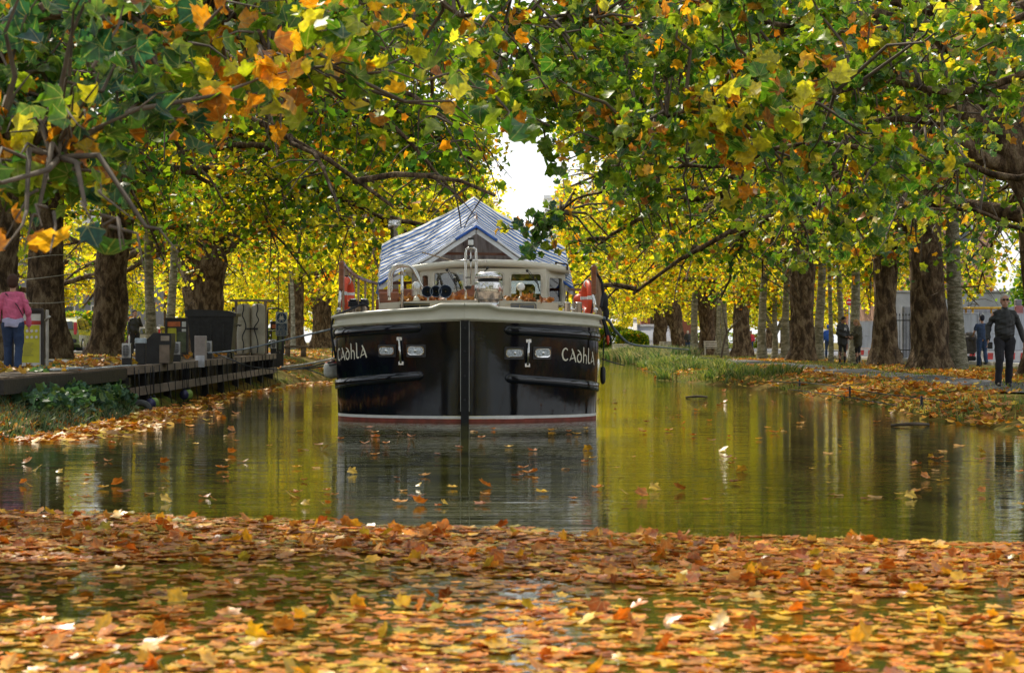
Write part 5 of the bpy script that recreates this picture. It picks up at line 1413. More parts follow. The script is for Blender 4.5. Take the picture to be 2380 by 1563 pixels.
    # boarding gates: a varnished end post, curved top rail and balusters leading aft
    for s in (-1, 1):
        if s < 0: p0, pt, rail, d1_ = bc(128, 697, 31.5), bc(134, 522, 31.5), [(134, 524, 31.5), (170, 570, 32.3), (235, 618, 33.2), (355, 660, 35.5)], 35.5
        else: p0, pt, rail, d1_ = bc(1672, 720, 31.5), bc(1672, 546, 31.5), [(1672, 548, 31.5), (1690, 590, 32.2), (1700, 640, 33.0), (1712, 690, 34.6)], 34.6
        mb = MB().box(((p0.x + pt.x) / 2, p0.y, (p0.z + pt.z) / 2), (.085, .06, pt.z - p0.z), bev=.012)
        gp = part(mb, 'gate_post', wood, root)
        part(MB().tube([Vector((p0.x - .01, p0.y, p0.z)), Vector((p0.x - .03 * s * -1, p0.y, 1.72))], .028, 10).ball((p0.x - .03 * s * -1, p0.y, 1.77), .045, 10), 'gate_pivot', steel, gp)
        rp = smooth_path([tuple(bc(*r)) for r in rail], 6)
        mb = MB()
        for i in range(len(rp) - 1): mb.bar(rp[i], rp[i + 1], .05, .045)
        tr_ = part(mb, 'top_rail', wood, root)
        low = []
        for i in range(2, len(rp), 2):
            a = Vector(rp[i]); b = Vector((a.x + (.0 if s < 0 else .03), a.y, 1.48)); part(MB().bar(a, b, .035, .03), 'baluster', woodg, tr_); low.append(a.lerp(b, .62))
        mb = MB()
        for i in range(len(low) - 1): mb.bar(low[i] + Vector((0, -.02, 0)), low[i + 1] + Vector((0, -.02, 0)), .03, .035)
        part(mb, 'mid_rail', woodg, tr_)
    # stanchions with varnished rails further aft
    part(MB().bar(bc(1500, 690, 35), bc(1615, 695, 33), .04, .05), 'side_rail', wood, root)
    for (cx_, d) in ((1512, 35), (1553, 34.2)): part(MB().bar(bc(cx_, 695, d), Vector((bc(cx_, 0, d).x, d, 1.42)), .035, .035), 'stanchion', woodg, root)
    part(MB().box((bc(350, 0, 34).x, 34, 1.68), (.05, .06, .62)), 'stanchion', wood, root)
    mb = MB()
    for k in range(3): mb.bar(bc(358, 668 + k * 0 + 48, 33.5 + k * .6), bc(480, 672 + 40, 33.5 + k * .6), .03, .14)
    part(mb, 'deck_boards', wood, root)
    part(MB().bar(bc(355, 655, 36), bc(560, 650, 36), .04, .05), 'side_rail', wood, root)
    for cx_ in (375, 430, 520): part(MB().bar(bc(cx_, 652, 36), Vector((bc(cx_, 0, 36).x, 36, 1.42)), .05, .04), 'stanchion', wood, root)
    return root

def build_boat_extras():
    orange = mat('lifebuoy_orange', (.62, .065, .02), .5, var=.12); refl = mat('reflective_tape', (.62, .64, .66), .35)
    rope = mat('black_rope', (.018, .02, .026), .85, var=.4, scale=40); ropeb = mat('blue_grey_rope', (.12, .16, .20), .85, var=.3, scale=40); pale = mat('pale_rope', (.45, .42, .36), .85, var=.2, scale=40)
    # lifebuoys seen almost edge-on
    for s, (cx, y0, y1, d) in ((-1, (163, 612, 822, 32.0)), (1, (1637, 632, 855, 32.0))):
        top, bot = bc(cx, y0, d), bc(cx, y1, d); c = (top + bot) / 2; R = (top.z - bot.z) / 2
        root = empty('lifebuoy', (c.x, c.y, bot.z), 'orange horseshoe lifebuoy hanging on the %s gate of the barge' % ('left' if s < 0 else 'right'), 'lifebuoy', 'lifebuoys hung on the barge gates')
        M = Matrix.Rotation(radians(78 * (1 if s < 0 else -1)), 3, 'Z')
        def ringpts(rm, n=28): return [M @ Vector((rm * cos(a), 0, rm * sin(a) * 1.0)) + c for a in [2 * pi * k / n for k in range(n + 1)]]
        rr = .068; part(MB().tube(ringpts(R - rr), rr, 12), 'ring', orange, root)
        mb = MB()
        for a in (0, pi / 2, pi, 3 * pi / 2):
            P = [M @ Vector(((R - rr) * cos(a + t), 0, (R - rr) * sin(a + t))) + c for t in (-.12, 0, .12)]; mb.tube(P, rr + .004, 12, cap=False)
        part(mb, 'reflective_band', refl, root)
        P = [M @ Vector(((R + .01) * cos(a), -.0, (R + .01) * sin(a))) + c + Vector((.0, -.075, 0)) for a in np.linspace(-1.5, 1.7, 14)]
        part(MB().tube(P, .010, 6), 'grab_line', rope, root)
    # second small orange float behind the right bollards
    q = bc(1590, 752, 33); root = empty('orange_float', tuple(q), 'small round orange float lying behind the right bollards', 'float'); mb = MB().ball(q, (.12, .12, .10), 16).lathe([(.03, .09), (.03, .13), (.015, .14)], q, 10); part(mb, 'body', orange, root)
    # rope tied on the left bollards, over the bulwark and down the side
    def ropeobj(pts, r, m, lab, name='mooring_rope', mm=8, cat='rope'):
        mb = MB().tube(smooth_path([tuple(p) for p in pts], mm), r, 7); return solo(mb, name, m, lab, cat)
    ropeobj([bc(300, 805, 31.6), bc(265, 780, 31.5), bc(225, 795, 31.5), bc(200, 806, 31.45), bc(140, 830, 31.3), bc(100, 845, 31.2), bc(78, 880, 31.3), bc(70, 960, 31.4), bc(88, 1060, 31.4), bc(95, 1110, 31.5)], .018, rope, 'black rope wound on the left bollards and hanging over the bow edge')
    mb = MB()
    for k, (cx, cy) in enumerate(((202, 790), (268, 788))):
        q = bc(cx, cy, 31.6)
        for j in range(3): mb.tube([Vector((q.x + .072 * cos(a), q.y + .072 * sin(a), q.z + j * .03 + .01 * sin(a + k))) for a in np.linspace(0, 2 * pi, 14)], .014, 6)
    solo(mb, 'rope_turns', rope, 'turns of black rope around the twin left bollards', 'rope')
    # right side: ropes, fenders and a bundled sail cover outside the gate
    ropeobj([bc(1655, 565, 31.6), bc(1700, 610, 31.8), bc(1722, 660, 31.8), bc(1727, 730, 31.8), bc(1715, 800, 31.7)], .024, rope, 'thick black cable looping outside the right gate')
    ropeobj([bc(1700, 858, 31.6), bc(1760, 880, 33), at(1432, 770, 37), at(1470, 800, 46), at(1530, 806, 62), at(1600, 812, 86)], .028, ropeb, 'blue grey mooring rope running from the right bow to the reed bank')
    ropeobj([bc(1722, 1115, 31.7), at(1425, 842, 36), at(1452, 849, 42)], .012, rope, 'thin black line trailing from the right bow to the water')
    root = empty('rope_bundle', tuple(bc(1735, 880, 32.2)), 'black bundle of ropes hanging outside the right bow', 'ropes'); mb = MB(); rg = random.Random(4)
    for k in range(11):
        x0 = rg.uniform(-12, 16); mb.tube(smooth_path([tuple(bc(1722 + x0 * .3, 858, 32.2)), tuple(bc(1742 + x0 * .6, 920 + rg.uniform(-10, 10), 32.2 + rg.uniform(-.05, .05))), tuple(bc(1765 + x0, 1000 + rg.uniform(-15, 25), 32.2))], 5), .016, 6)
    part(mb, 'strands', rope, root); q = bc(1735, 770, 32.3); mb = MB().ball(q, (.07, .09, .17), 14).ball(q + Vector((.03, 0, -.18)), (.055, .07, .12), 12); part(mb, 'coil', rope, root)
    q = bc(1757, 1000, 32.1); part(MB().ball(q, (.028, .028, .085), 10), 'float', orange, root)
    # fenders outside left bow (hanging low, red and white) and right
    for (cx, cy0, cy1, d, m, lab, rr) in ((75, 1130, 1235, 33.5, mat('fender_white', (.5, .5, .46), .5, dirt=.5), 'dirty white fender with red end hanging beside the left bow', .15), (1727, 1160, 1270, 31.9, mat('black_rubber', (.015, .015, .016), .55), 'slim black fender hanging on the right side of the hull', .045)):
        a, b = bc(cx, cy0, d), bc(cx, cy1, d); h = a.z - b.z
        root = empty('fender', tuple(b), lab, 'fender'); part(MB().lathe([(.0001, 0), (rr * .5, .01), (rr * .9, h * .15), (rr, h * .3), (rr, h * .75), (rr * .8, h * .93), (rr * .3, h)], b, 16), 'body', m, root)
        if rr > .1: part(MB().lathe([(rr * .86, h * .82), (rr * .82, h * .95), (rr * .32, h * 1.03), (.03, h * 1.12)], b, 16), 'red_end', mat('fender_red', (.35, .03, .03), .5), root)
        part(MB().tube([a, a + Vector((0.02, 0, .5))], .01, 6), 'lanyard', rope, root)
    # lines from bow to jetty
    ropeobj([at(455, 823, 47), at(560, 812, 42), at(665, 789, 36), at(772, 764, 31.6)], .016, ropeb, 'blue mooring line rising from the jetty deck to the left bow')
    ropeobj([at(655, 853, 50), at(710, 846, 40), at(778, 832, 31.9)], .022, pale, 'pale thick rope from the jetty end to the left bow, uppermost of three')
    ropeobj([at(655, 857, 50), at(710, 853, 40), at(778, 838, 31.9)], .018, rope, 'dark rope just below the pale rope to the left bow')
    ropeobj([at(500, 820, 45), at(545, 838, 44), at(580, 851, 44), at(645, 858, 46), at(712, 856, 40), at(780, 846, 31.9)], .015, mat('black_rope', (.018, .02, .026), .85), 'sagging black line from jetty bollard along the lower rail to the bow')
    ropeobj([at(712, 857, 40), at(735, 865, 38), at(752, 872, 34)], .012, rope, 'short dark line holding the white fender off the hull')
# ================================================================== people
def fuse(mb, voxel, smooth=3):
    """merge overlapping volumes into one continuous skin"""
    me = mb.mesh('tmp', [bpy.data.materials.get('x') or bpy.data.materials.new('x')]); me.materials.clear()
    o = bpy.data.objects.new('tmp', me); C.objects.link(o)
    r = o.modifiers.new('r', 'REMESH'); r.mode = 'VOXEL'; r.voxel_size = voxel
    s = o.modifiers.new('s', 'SMOOTH'); s.factor = .5; s.iterations = smooth
    dg = bpy.context.evaluated_depsgraph_get(); dg.update()
    out = bpy.data.meshes.new_from_object(o.evaluated_get(dg)); bpy.data.objects.remove(o); bpy.data.meshes.remove(me)
    out.polygons.foreach_set('use_smooth', [True] * len(out.polygons)); return out
def folds(me, amp, seed=0, zs=14):
    """soft creases running mostly across the limb"""
    n = len(me.vertices); co = np.empty(n * 3, dtype=np.float32); me.vertices.foreach_get('co', co); co = co.reshape(-1, 3); no = np.empty(n * 3, dtype=np.float32); me.vertices.foreach_get('normal', no); no = no.reshape(-1, 3)
    d = (vnoise(co[:, 2] * zs + co[:, 0] * 5, co[:, 0] * 4 + co[:, 1] * 4, seed) - .5) + .5 * (vnoise(co[:, 2] * zs * 2.3 - co[:, 0] * 9, co[:, 1] * 9, seed + 3) - .5)
    co += no * (d * amp)[:, None].astype(np.float32); me.vertices.foreach_set('co', co.ravel()); me.update(); return me
def cap(mb, pts, rs, n=12):
    """tapered limb with rounded ends"""
    pts = [Vector(p) for p in pts]; mb.tube(pts, rs, n)
    for p, r in zip(pts, rs): mb.ball(p, r * .995, n)
def head_shape(mb, c, s, yaw, tilt):
    M = Matrix.Rotation(yaw, 3, 'Z') @ Matrix.Rotation(tilt, 3, 'X')
    f = lambda x, y, z: c + M @ Vector((x * s, y * s, z * s))
    mb.ball(f(0, .01, .03), (.076 * s, .094 * s, .100 * s), 18, M=M); mb.ball(f(0, -.025, -.045), (.055 * s, .062 * s, .070 * s), 14, M=M)
    mb.ball(f(0, -.052, -.092), (.026 * s, .024 * s, .020 * s), 10, M=M)
    cap(mb, [f(0, -.082, .022), f(0, -.100, -.018)], [.008 * s, .014 * s], 8)
    for q in (-1, 1): mb.ball(f(q * .077, .008, .0), (.010 * s, .020 * s, .030 * s), 8, M=M); mb.ball(f(q * .030, -.078, .032), (.018 * s, .010 * s, .008 * s), 8, M=M)
    mb.ball(f(0, -.080, -.050), (.024 * s, .012 * s, .009 * s), 8, M=M)
    return f, M
def hand_shape(mb, wrist, dirn, side_v, s=1.0, curl=.5):
    d = Vector(dirn).normalized(); sv = Vector(side_v); sv = (sv - d * sv.dot(d)).normalized(); nv = d.cross(sv)
    w = Vector(wrist); pc = w + d * .045 * s
    for k in (-1, 0, 1): cap(mb, [w + sv * k * .012 * s, w + d * .085 * s + sv * k * .024 * s], [.017 * s, .015 * s], 8)
    for k, ln in zip((-1.5, -.5, .5, 1.5), (.062, .075, .080, .070)):
        a = w + d * .085 * s + sv * k * .019 * s; m = a + (d * cos(curl * .5) + nv * sin(curl * .5)) * ln * .5 * s; e = m + (d * cos(curl * 1.5) + nv * sin(curl * 1.5)) * ln * .5 * s
        cap(mb, [a, m, e], [.0095 * s, .0085 * s, .0072 * s], 7)
    a = w + d * .025 * s + sv * .026 * s; m = a + (d * .6 + sv * .75) * .038 * s; e = m + (d * .85 + sv * .3 + nv * .3).normalized() * .032 * s
    cap(mb, [a, m, e], [.013 * s, .011 * s, .009 * s], 7)

def person(label, loc, h, rz, joints, top, legs, skin, hair, group=None, voxel=.014, long_top=0.0, hairlen=0.0, shoes=None, bulk=1.0, sleeve=1.0, lean=0.0, head=(0, 0), extra=None, bare_shin=False, fat=1.0, hood=False, collar=False, hairvol=1.0):
    """local frame: faces -y, +x to the picture's right when rz = 0; h = height; joints = dict of overrides (for h = 1.75)"""
    J = dict(pelvis=(0, 0, .95), chest=(0, .0, 1.28), neck=(0, .01, 1.48), head=(0, -.01, 1.635),
             shL=(-.185, .01, 1.42), shR=(.185, .01, 1.42), elL=(-.24, .03, 1.14), elR=(.24, .03, 1.14), wrL=(-.25, -.05, .90), wrR=(.25, -.05, .90),
             hiL=(-.095, 0, .92), hiR=(.095, 0, .92), knL=(-.105, -.01, .50), knR=(.105, -.01, .50), anL=(-.11, .02, .09), anR=(.11, .02, .09),
             hdL=(0, -.1, -1), hdR=(0, -.1, -1))
    J.update(joints or {}); J = {k: Vector(v) for k, v in J.items()}
    root = empty('person', loc, label, 'person', group); root.rotation_euler = (0, 0, rz); k = h / 1.75; root.scale = (k, k, k)
    def link(me, name, m, lab=None):
        me.materials.clear(); me.materials.append(m); o = bpy.data.objects.new(name, me); C.objects.link(o); o.parent = root; return o
    up = (J['chest'] - J['pelvis'])
    b = MB(); sk = .86
    cap(b, [J['pelvis'], J['pelvis'].lerp(J['chest'], .5), J['chest'], J['neck'] + Vector((0, 0, -.07))], [.115 * fat, .11 * fat, .125, .075])
    cap(b, [J['neck'] + Vector((0, 0, -.06)), J['neck'], J['head'] + Vector((0, .02, -.05))], [.062, .052, .05])
    f, M = head_shape(b, J['head'], 1.06, head[0], head[1])
    for s_, sx in (('L', -1), ('R', 1)):
        cap(b, [J['sh' + s_], J['el' + s_], J['wr' + s_]], [.044, .036, .024]); hand_shape(b, J['wr' + s_], J['hd' + s_], (0, -1, 0) if abs(J['hd' + s_].y) < .8 else (-sx, 0, 0))
        cap(b, [J['sh' + s_], J['chest'] + Vector((0, 0, .08))], [.044, .08])
        cap(b, [J['hi' + s_], J['kn' + s_], J['kn' + s_].lerp(J['an' + s_], .3), J['an' + s_]], [.075, .048, .050, .034])
        cap(b, [J['an' + s_] + Vector((0, 0, -.03)), J['an' + s_] + Vector((0, -.11, -.055))], [.032, .028])
    link(fuse(b, voxel), 'body', mat('skin_' + skin[0], skin[1], .55, var=.06))
    # upper garment
    t = MB(); bk = bulk
    base = J['pelvis'] + Vector((0, 0, .02 - long_top))
    bot = .155 * bk * fat
    cap(t, [J['pelvis'] + Vector((0, 0, .04 - long_top)), J['pelvis'] + Vector((0, 0, .06)), J['pelvis'].lerp(J['chest'], .55), J['chest'], J['chest'] + Vector((0, .0, .10))], [bot * .80, .150 * bk * fat, .142 * bk * fat, .150 * bk, .115 * bk])
    for s_, sx in (('L', -1), ('R', 1)):
        cap(t, [J['pelvis'] + Vector((sx * .05, 0, .04 - long_top)), J['chest'] + Vector((sx * .07, 0, .02))], [.115 * bk * fat, .115 * bk])
        cap(t, [J['neck'] + Vector((sx * .035, 0, -.05)), J['sh' + s_] + Vector((-sx * .015, 0, -.012))], [.060, .060 * bk]); cap(t, [J['chest'] + Vector((sx * .06, 0, .05)), J['sh' + s_] + Vector((-sx * .03, 0, -.05))], [.10 * bk, .06 * bk])
        e = J['el' + s_]; w = J['wr' + s_]
        if sleeve >= 1: cap(t, [J['sh' + s_] + Vector((-sx * .012, 0, -.02)), e, e.lerp(w, .97)], [.060 * bk, .055 * bk, .043 * bk])
        else: cap(t, [J['sh' + s_], J['sh' + s_].lerp(e, sleeve)], [.064 * bk, .056 * bk])
    if collar: cap(t, [J['neck'] + Vector((0, .005, -.06)), J['neck'] + Vector((0, .005, .015))], [.085, .068])
    link(folds(fuse(t, voxel), .024, 5), top[0], top[1])
    # trousers
    t = MB()
    for s_, sx in (('L', -1), ('R', 1)):
        an = J['an' + s_] if not bare_shin else J['kn' + s_].lerp(J['an' + s_], .05)
        cap(t, [J['pelvis'] + Vector((sx * .045, 0, .03)), J['hi' + s_] + Vector((0, 0, -.04)), J['kn' + s_], an + Vector((0, 0, .0 if bare_shin else -.01))], [.108 * fat, .102 * fat, .078, .068] if not legs[2] else [.10 * fat, .086 * fat, .054, .040])
    link(folds(fuse(t, voxel), .020, 9, 10), legs[0], legs[1])
    for s_ in 'LR':
        t = MB(); a = J['an' + s_]; cap(t, [a + Vector((0, .025, -.045)), a + Vector((0, -.06, -.055)), a + Vector((0, -.15, -.062))], [.042, .040, .032]); cap(t, [a + Vector((0, .01, -.03)), a + Vector((0, .01, .0))], [.040, .040])
        link(fuse(t, .012, 1), 'shoe', shoes or mat('black_shoe', (.02, .02, .02), .5))
    # hair
    t = MB(); hd = f
    if hair:
        hv = 1.06 * hairvol; t.ball(f(0, .022, .048), (.084 * hv, .094 * hv, .092 * hv), 18, M=M); t.ball(f(0, .045, .0), (.078 * hv, .070 * hv, .085 * hv), 14, M=M)
        if hairlen > 0: cap(t, [f(0, .06, .0), f(0, .07, -hairlen * .6), f(0, .06, -hairlen)], [.085, .08, .055])
        me = fuse(t, .012, 2)
        # keep the face clear: push the front back
        Mi = M.inverted()
        for v in me.vertices:
            q = Mi @ (v.co - J['head'])
            if q.y < -.035 and q.z < .058: v.co = J['head'] + M @ Vector((q.x * .8, -.03 + .02 * (q.z), q.z))
        link(me, 'hair', hair)
    if hood:
        t = MB(); P = [J['neck'] + Vector((.10 * cos(a), .03 + .09 * sin(a), -.02 + .05 * sin(a))) for a in np.linspace(-.7, pi + .7, 12)]; cap(t, P, [.05] * 12, 8); link(fuse(t, voxel), 'fur_hood', hood)
    if extra: extra(root, J, f, M, link)
    return root

def build_people():
    cloth = lambda n, c, r=.85, v=.15, s=12, **k: mat(n, c, r, var=v, scale=s, bump=.25, bscale=60, **k)
    sk1 = ('fair', (.52, .28, .20)); sk2 = ('tan', (.38, .20, .13))
    blackj = cloth('black_jacket', (.022, .024, .026), .55); blackt = cloth('black_trousers', (.018, .018, .024)); jeans = cloth('blue_jeans', (.022, .045, .11)); 
    # walker in the pink sweater, seen from behind
    def ex_pink(root, J, f, M, link):
        t = MB().lathe([(.0001, -.10), (.150, -.10), (.158, -.06), (.155, .06), (.0001, .08)], (0, 0, 0), 28); t.v = [(a * 1.22, b * 1.02, c + .94 + .012 * sin(a * 30)) for a, b, c in t.v]
        me = fuse(t, .014, 1); link(folds(me, .015), 'shirt_hem', cloth('lilac_shirt', (.42, .42, .62)))
        t = MB().tube([J['shR'] * .55 + J['neck'] * .45 + Vector((.02, .06, .0)), J['chest'] + Vector((-.10, .15, -.05)), J['pelvis'] + Vector((-.19, .10, .10))], .009, 6); lpart(t, 'bag_strap', mat('black_rubber', (.015, .015, .016), .55), root)
    person('person in a pink sweater and jeans walking away along the jetty path', (-8.35, 32.4, gz(-8.35, 32.4) + .06), 1.64, pi + .08,
           dict(anL=(-.10, .10, .13), knL=(-.10, -.02, .52), anR=(.11, -.10, .09), knR=(.10, -.07, .50), elL=(-.27, .03, 1.14), wrL=(-.27, -.05, .88), elR=(.26, .03, 1.14), wrR=(.27, -.02, .88)),
           ('sweater', cloth('pink_sweater', (.62, .13, .25))), ('jeans', jeans, False), sk1, cloth('short_brown_hair', (.06, .025, .015)), voxel=.010, bulk=1.02, fat=1.12, extra=ex_pink, hairvol=1.16)
    # man in black, right
    def ex_man(root, J, f, M, link):
        t = MB(); 
        for q in (-1, 1): t.ball(f(q * .034, -.090, .030), (.029, .010, .020), 12, M=M)
        t.tube([f(-.02, -.098, .036), f(.02, -.098, .036)], .005, 6); t.tube([f(-.062, -.075, .036), f(-.080, .0, .03)], .004, 6).tube([f(.062, -.075, .036), f(.080, .0, .03)], .004, 6)
        lpart(t, 'sunglasses', mat('black_gloss', (.01, .01, .01), .1), root)
        t = MB().box(J['wrL'] + Vector((.03, -.04, -.11)), (.09, .05, .13), bev=.01); lpart(t, 'camera_case', mat('black_rubber', (.015, .015, .016), .55), root)
        t = MB().tube([J['neck'] + Vector((0, -.095, -.03)), J['chest'] + Vector((0, -.148, .0)), J['pelvis'] + Vector((0, -.152, .05))], .004, 5); lpart(t, 'zip', mat('dull_zip', (.10, .10, .11), .4, metal=.5), root)
    person('grey haired man in sunglasses and black jacket walking towards the camera', (9.72, 38.2, gz(9.72, 38.2) + .03), 1.80, -.05,
           dict(anL=(-.15, -.14, .10), knL=(-.13, -.17, .52), anR=(.09, .08, .09), knR=(.08, -.04, .51), elL=(-.30, .06, 1.15), wrL=(-.33, -.08, .90), elR=(.30, .05, 1.13), wrR=(.36, -.02, .86), hiL=(-.10, 0, .92)),
           ('jacket', blackj), ('trousers', blackt, False), sk1, cloth('grey_hair', (.42, .40, .37)), voxel=.010, bulk=1.08, fat=1.12, collar=True, extra=ex_man, shoes=mat('black_shoe', (.02, .02, .02), .5))
    # couple looking at something in their hands
    def ex_m(root, J, f, M, link):
        t = MB(); t.ball(J['wrR'] + Vector((.03, -.08, -.06)), (.07, .06, .06), 10).ball(J['wrR'] + Vector((.05, -.1, -.02)), (.05, .05, .05), 10); lpart(t, 'brown_bag', cloth('brown_paper', (.25, .14, .08)), root)
        t = MB().box(J['chest'] + Vector((0, -.168, .0)), (.10, .01, .12), bev=.003); lpart(t, 'shirt_print', mat('pale_print', (.45, .45, .45), .8, var=.6, scale=30), root)
    person('man in a black padded coat bending his head beside the blond woman', (12.12, 71, gz(12.1, 71)), 1.78, radians(28),
           dict(head=(0, -.06, 1.60), elL=(-.24, -.02, 1.14), wrL=(-.08, -.24, 1.02), elR=(.25, -.02, 1.12), wrR=(.08, -.28, 1.02), hdL=(.4, -1, -.1), hdR=(-.4, -1, -.1)),
           ('coat', blackj), ('trousers', blackt, True), sk2, cloth('black_hair', (.012, .010, .010)), 'the couple', .014, long_top=.20, bulk=1.25, hood=cloth('dark_fur', (.03, .03, .03)), head=(0, radians(30)), extra=ex_m)
    person('woman with long fair hair in an olive parka with fur hood facing left', (12.72, 71.2, gz(12.7, 71.2)), 1.68, radians(-72),
           dict(head=(0, -.08, 1.60), neck=(0, -.03, 1.47), chest=(0, -.02, 1.27), elL=(-.2, -.14, 1.17), wrL=(-.06, -.38, 1.02), elR=(.2, -.14, 1.17), wrR=(.06, -.38, 1.0), hdL=(0, -1, -.3), hdR=(0, -1, -.3)),
           ('parka', cloth('olive_parka', (.075, .070, .045))), ('leggings', blackt, True), sk1, cloth('fair_hair', (.36, .20, .08)), 'the couple', .014, long_top=.22, bulk=1.28, hairlen=.22, hood=cloth('tan_fur', (.28, .19, .12)), head=(0, radians(25)))
    # man pushing a pushchair, from behind
    person('man in a navy t-shirt and cap pushing a pushchair away', (16.02, 66, gz(16.0, 66)), 1.74, pi + .12,
           dict(elL=(-.26, -.05, 1.16), wrL=(-.2, -.30, 1.03), elR=(.26, -.05, 1.16), wrR=(.2, -.30, 1.03), hdL=(0, -1, 0), hdR=(0, -1, 0), anL=(-.08, .20, .16), knL=(-.09, .04, .52), anR=(.09, -.08, .09)),
           ('t_shirt', cloth('navy_shirt', (.035, .06, .13))), ('jeans', jeans, False), sk2, cloth('dark_cap', (.012, .014, .03)), voxel=.014, sleeve=.6)
    # pushchair
    root = empty('pushchair', (15.75, 66.6, gz(15.7, 66.6)), 'dark three wheeled pushchair in front of the man in navy', 'pushchair')
    blk = mat('black_iron', (.02, .02, .022), .5); fab = cloth('grey_fabric', (.09, .08, .08))
    z0 = 0.0
    for (x, y, r) in ((-.30, -.25, .15), (.30, -.25, .15), (0, .55, .12)):
        w = lpart(MB().tube([Vector((x + (.0), y + r * cos(a), r + r * sin(a))) for a in np.linspace(0, 2 * pi, 20)], .022, 8), 'wheel', blk, root)
        lpart(MB().tube([(x - .03, y, r), (x + .03, y, r)], .03, 8), 'hub', mat('grey_plastic', (.3, .3, .3), .5), w)
    lpart(MB().tube([(-.26, -.25, .17), (-.24, -.1, .6), (-.24, -.45, 1.02), (.24, -.45, 1.02), (.24, -.1, .6), (.26, -.25, .17)], .014, 8).tube([(-.24, -.1, .6), (-.06, .55, .14)], .014, 8).tube([(.24, -.1, .6), (.06, .55, .14)], .014, 8), 'frame', blk, root)
    mb = MB(); cap(mb, [(-.14, .0, .55), (-.14, .25, .48)], [.1, .08]); cap(mb, [(.14, .0, .55), (.14, .25, .48)], [.1, .08]); cap(mb, [(-.14, -.08, .95), (-.14, -.02, .55)], [.09, .1]); cap(mb, [(.14, -.08, .95), (.14, -.02, .55)], [.09, .1]); mb.box((0, .05, .5), (.3, .3, .15)); mb.box((0, -.06, .75), (.3, .12, .4))
    me = fuse(mb, .02, 3); me.materials.append(fab); o = bpy.data.objects.new('seat', me); C.objects.link(o); o.parent = root
    mb = MB().ball((0, .03, .98), (.25, .22, .20), 14); lpart(mb, 'hood', fab, root)
    lpart(MB().box((0, .1, .27), (.4, .45, .16), bev=.04), 'basket', blk, root)
    # person cut by the right edge
    person('person in a pale top and dark jacket cut off by the right edge', (14.28, 53, gz(14.3, 53)), 1.66, radians(25), dict(anL=(-.12, -.12, .09), anR=(.1, .12, .12)), ('jacket', cloth('grey_top', (.30, .29, .30))), ('trousers', blackt, True), sk1, cloth('ginger_hair', (.28, .10, .04)), voxel=.016, hairlen=.15)
    # far figures
    V = .022
    person('walker in a blue hooded jacket just left of the broad pale trunk', (16.5, 101, gz(16.5, 101)), 1.72, pi - .3, dict(anL=(-.1, .15, .12)), ('jacket', cloth('blue_jacket', (.02, .09, .42))), ('jeans', jeans, False), sk1, cloth('blue_hood', (.02, .09, .42)), voxel=V, bulk=1.15)
    person('person in a red jacket beside a bicycle right of the brown plane', (18.9, 153, gz(18.9, 153)), 1.72, 0, None, ('jacket', cloth('red_jacket', (.55, .03, .05))), ('trousers', jeans, True), sk2, cloth('black_hair', (.012, .010, .010)), voxel=V, bulk=1.1)
    person('stooped white haired walker in a black coat near the white bench', (13.35, 147, gz(13.3, 147)), 1.72, pi, dict(head=(0, -.08, 1.60), elL=(-.28, 0, 1.15), wrL=(-.12, .12, 1.0), elR=(.28, 0, 1.15), wrR=(.12, .12, 1.0)), ('coat', blackj), ('jeans', jeans, False), sk1, cloth('white_hair', (.6, .58, .55)), voxel=V, bulk=1.2, long_top=.08)
    def bag(root, J, f, M, link): lpart(MB().ball((-.30, .05, .95), (.10, .16, .32), 12), 'red_bag', cloth('red_bag', (.60, .06, .03)), root)
    person('walker in a grey top and black skirt carrying a red bag', (13.9, 139, gz(13.9, 139)), 1.72, pi, dict(anL=(-.1, .15, .1)), ('top', cloth('mid_grey_top', (.17, .18, .20))), ('skirt', blackt, False), sk1, cloth('ginger_hair', (.28, .10, .04)), voxel=V, extra=bag)
    person('person with dark hair in a patterned jacket left of the pale trunk', (17.1, 110, gz(17.1, 110) - .1), 1.66, .6, dict(elL=(-.24, -.1, 1.15), wrL=(-.1, -.3, 1.15)), ('jacket', cloth('patterned_jacket', (.16, .18, .17), v=.6, s=20)), ('trousers', blackt, False), sk2, cloth('black_hair', (.012, .010, .010)), voxel=V)
    person('hooded person lifting a cup behind the leaning left plane', (-13.25, 68, gz(-13.2, 68) - .1), 1.66, radians(35), dict(elR=(.22, -.12, 1.18), wrR=(.06, -.26, 1.48), hdR=(0, -.3, 1)), ('hoodie', blackj), ('trousers', blackt, False), sk1, cloth('black_hood', (.02, .02, .022)), voxel=V, bulk=1.1)
    # bicycle by the red jacket
    root = empty('bicycle', (18.6, 151.8, gz(18.6, 151.8)), 'white bicycle beside the person in the red jacket', 'bicycle'); wh = mat('white_frame', (.6, .6, .6), .4)
    for y in (-.5, .5): lpart(MB().tube([Vector((0, y + .33 * cos(a), .34 + .33 * sin(a))) for a in np.linspace(0, 2 * pi, 22)], .02, 6), 'wheel', blk, root)
    lpart(MB().tube([(0, -.5, .34), (0, -.1, .34), (0, .1, .82), (0, -.32, .85), (0, -.5, .34)], .018, 6).tube([(0, -.1, .34), (0, .35, .80), (0, .5, .34)], .018, 6).tube([(0, .1, .82), (0, .35, .80)], .018, 6), 'frame', wh, root)
    lpart(MB().tube([(-.26, .38, 1.0), (0, .36, .98), (.26, .38, 1.0)], .015, 6).tube([(0, .35, .8), (0, .36, .98)], .015, 6), 'handlebar', blk, root)
    lpart(MB().ball((0, -.28, .92), (.07, .13, .04), 8), 'saddle', blk, root)

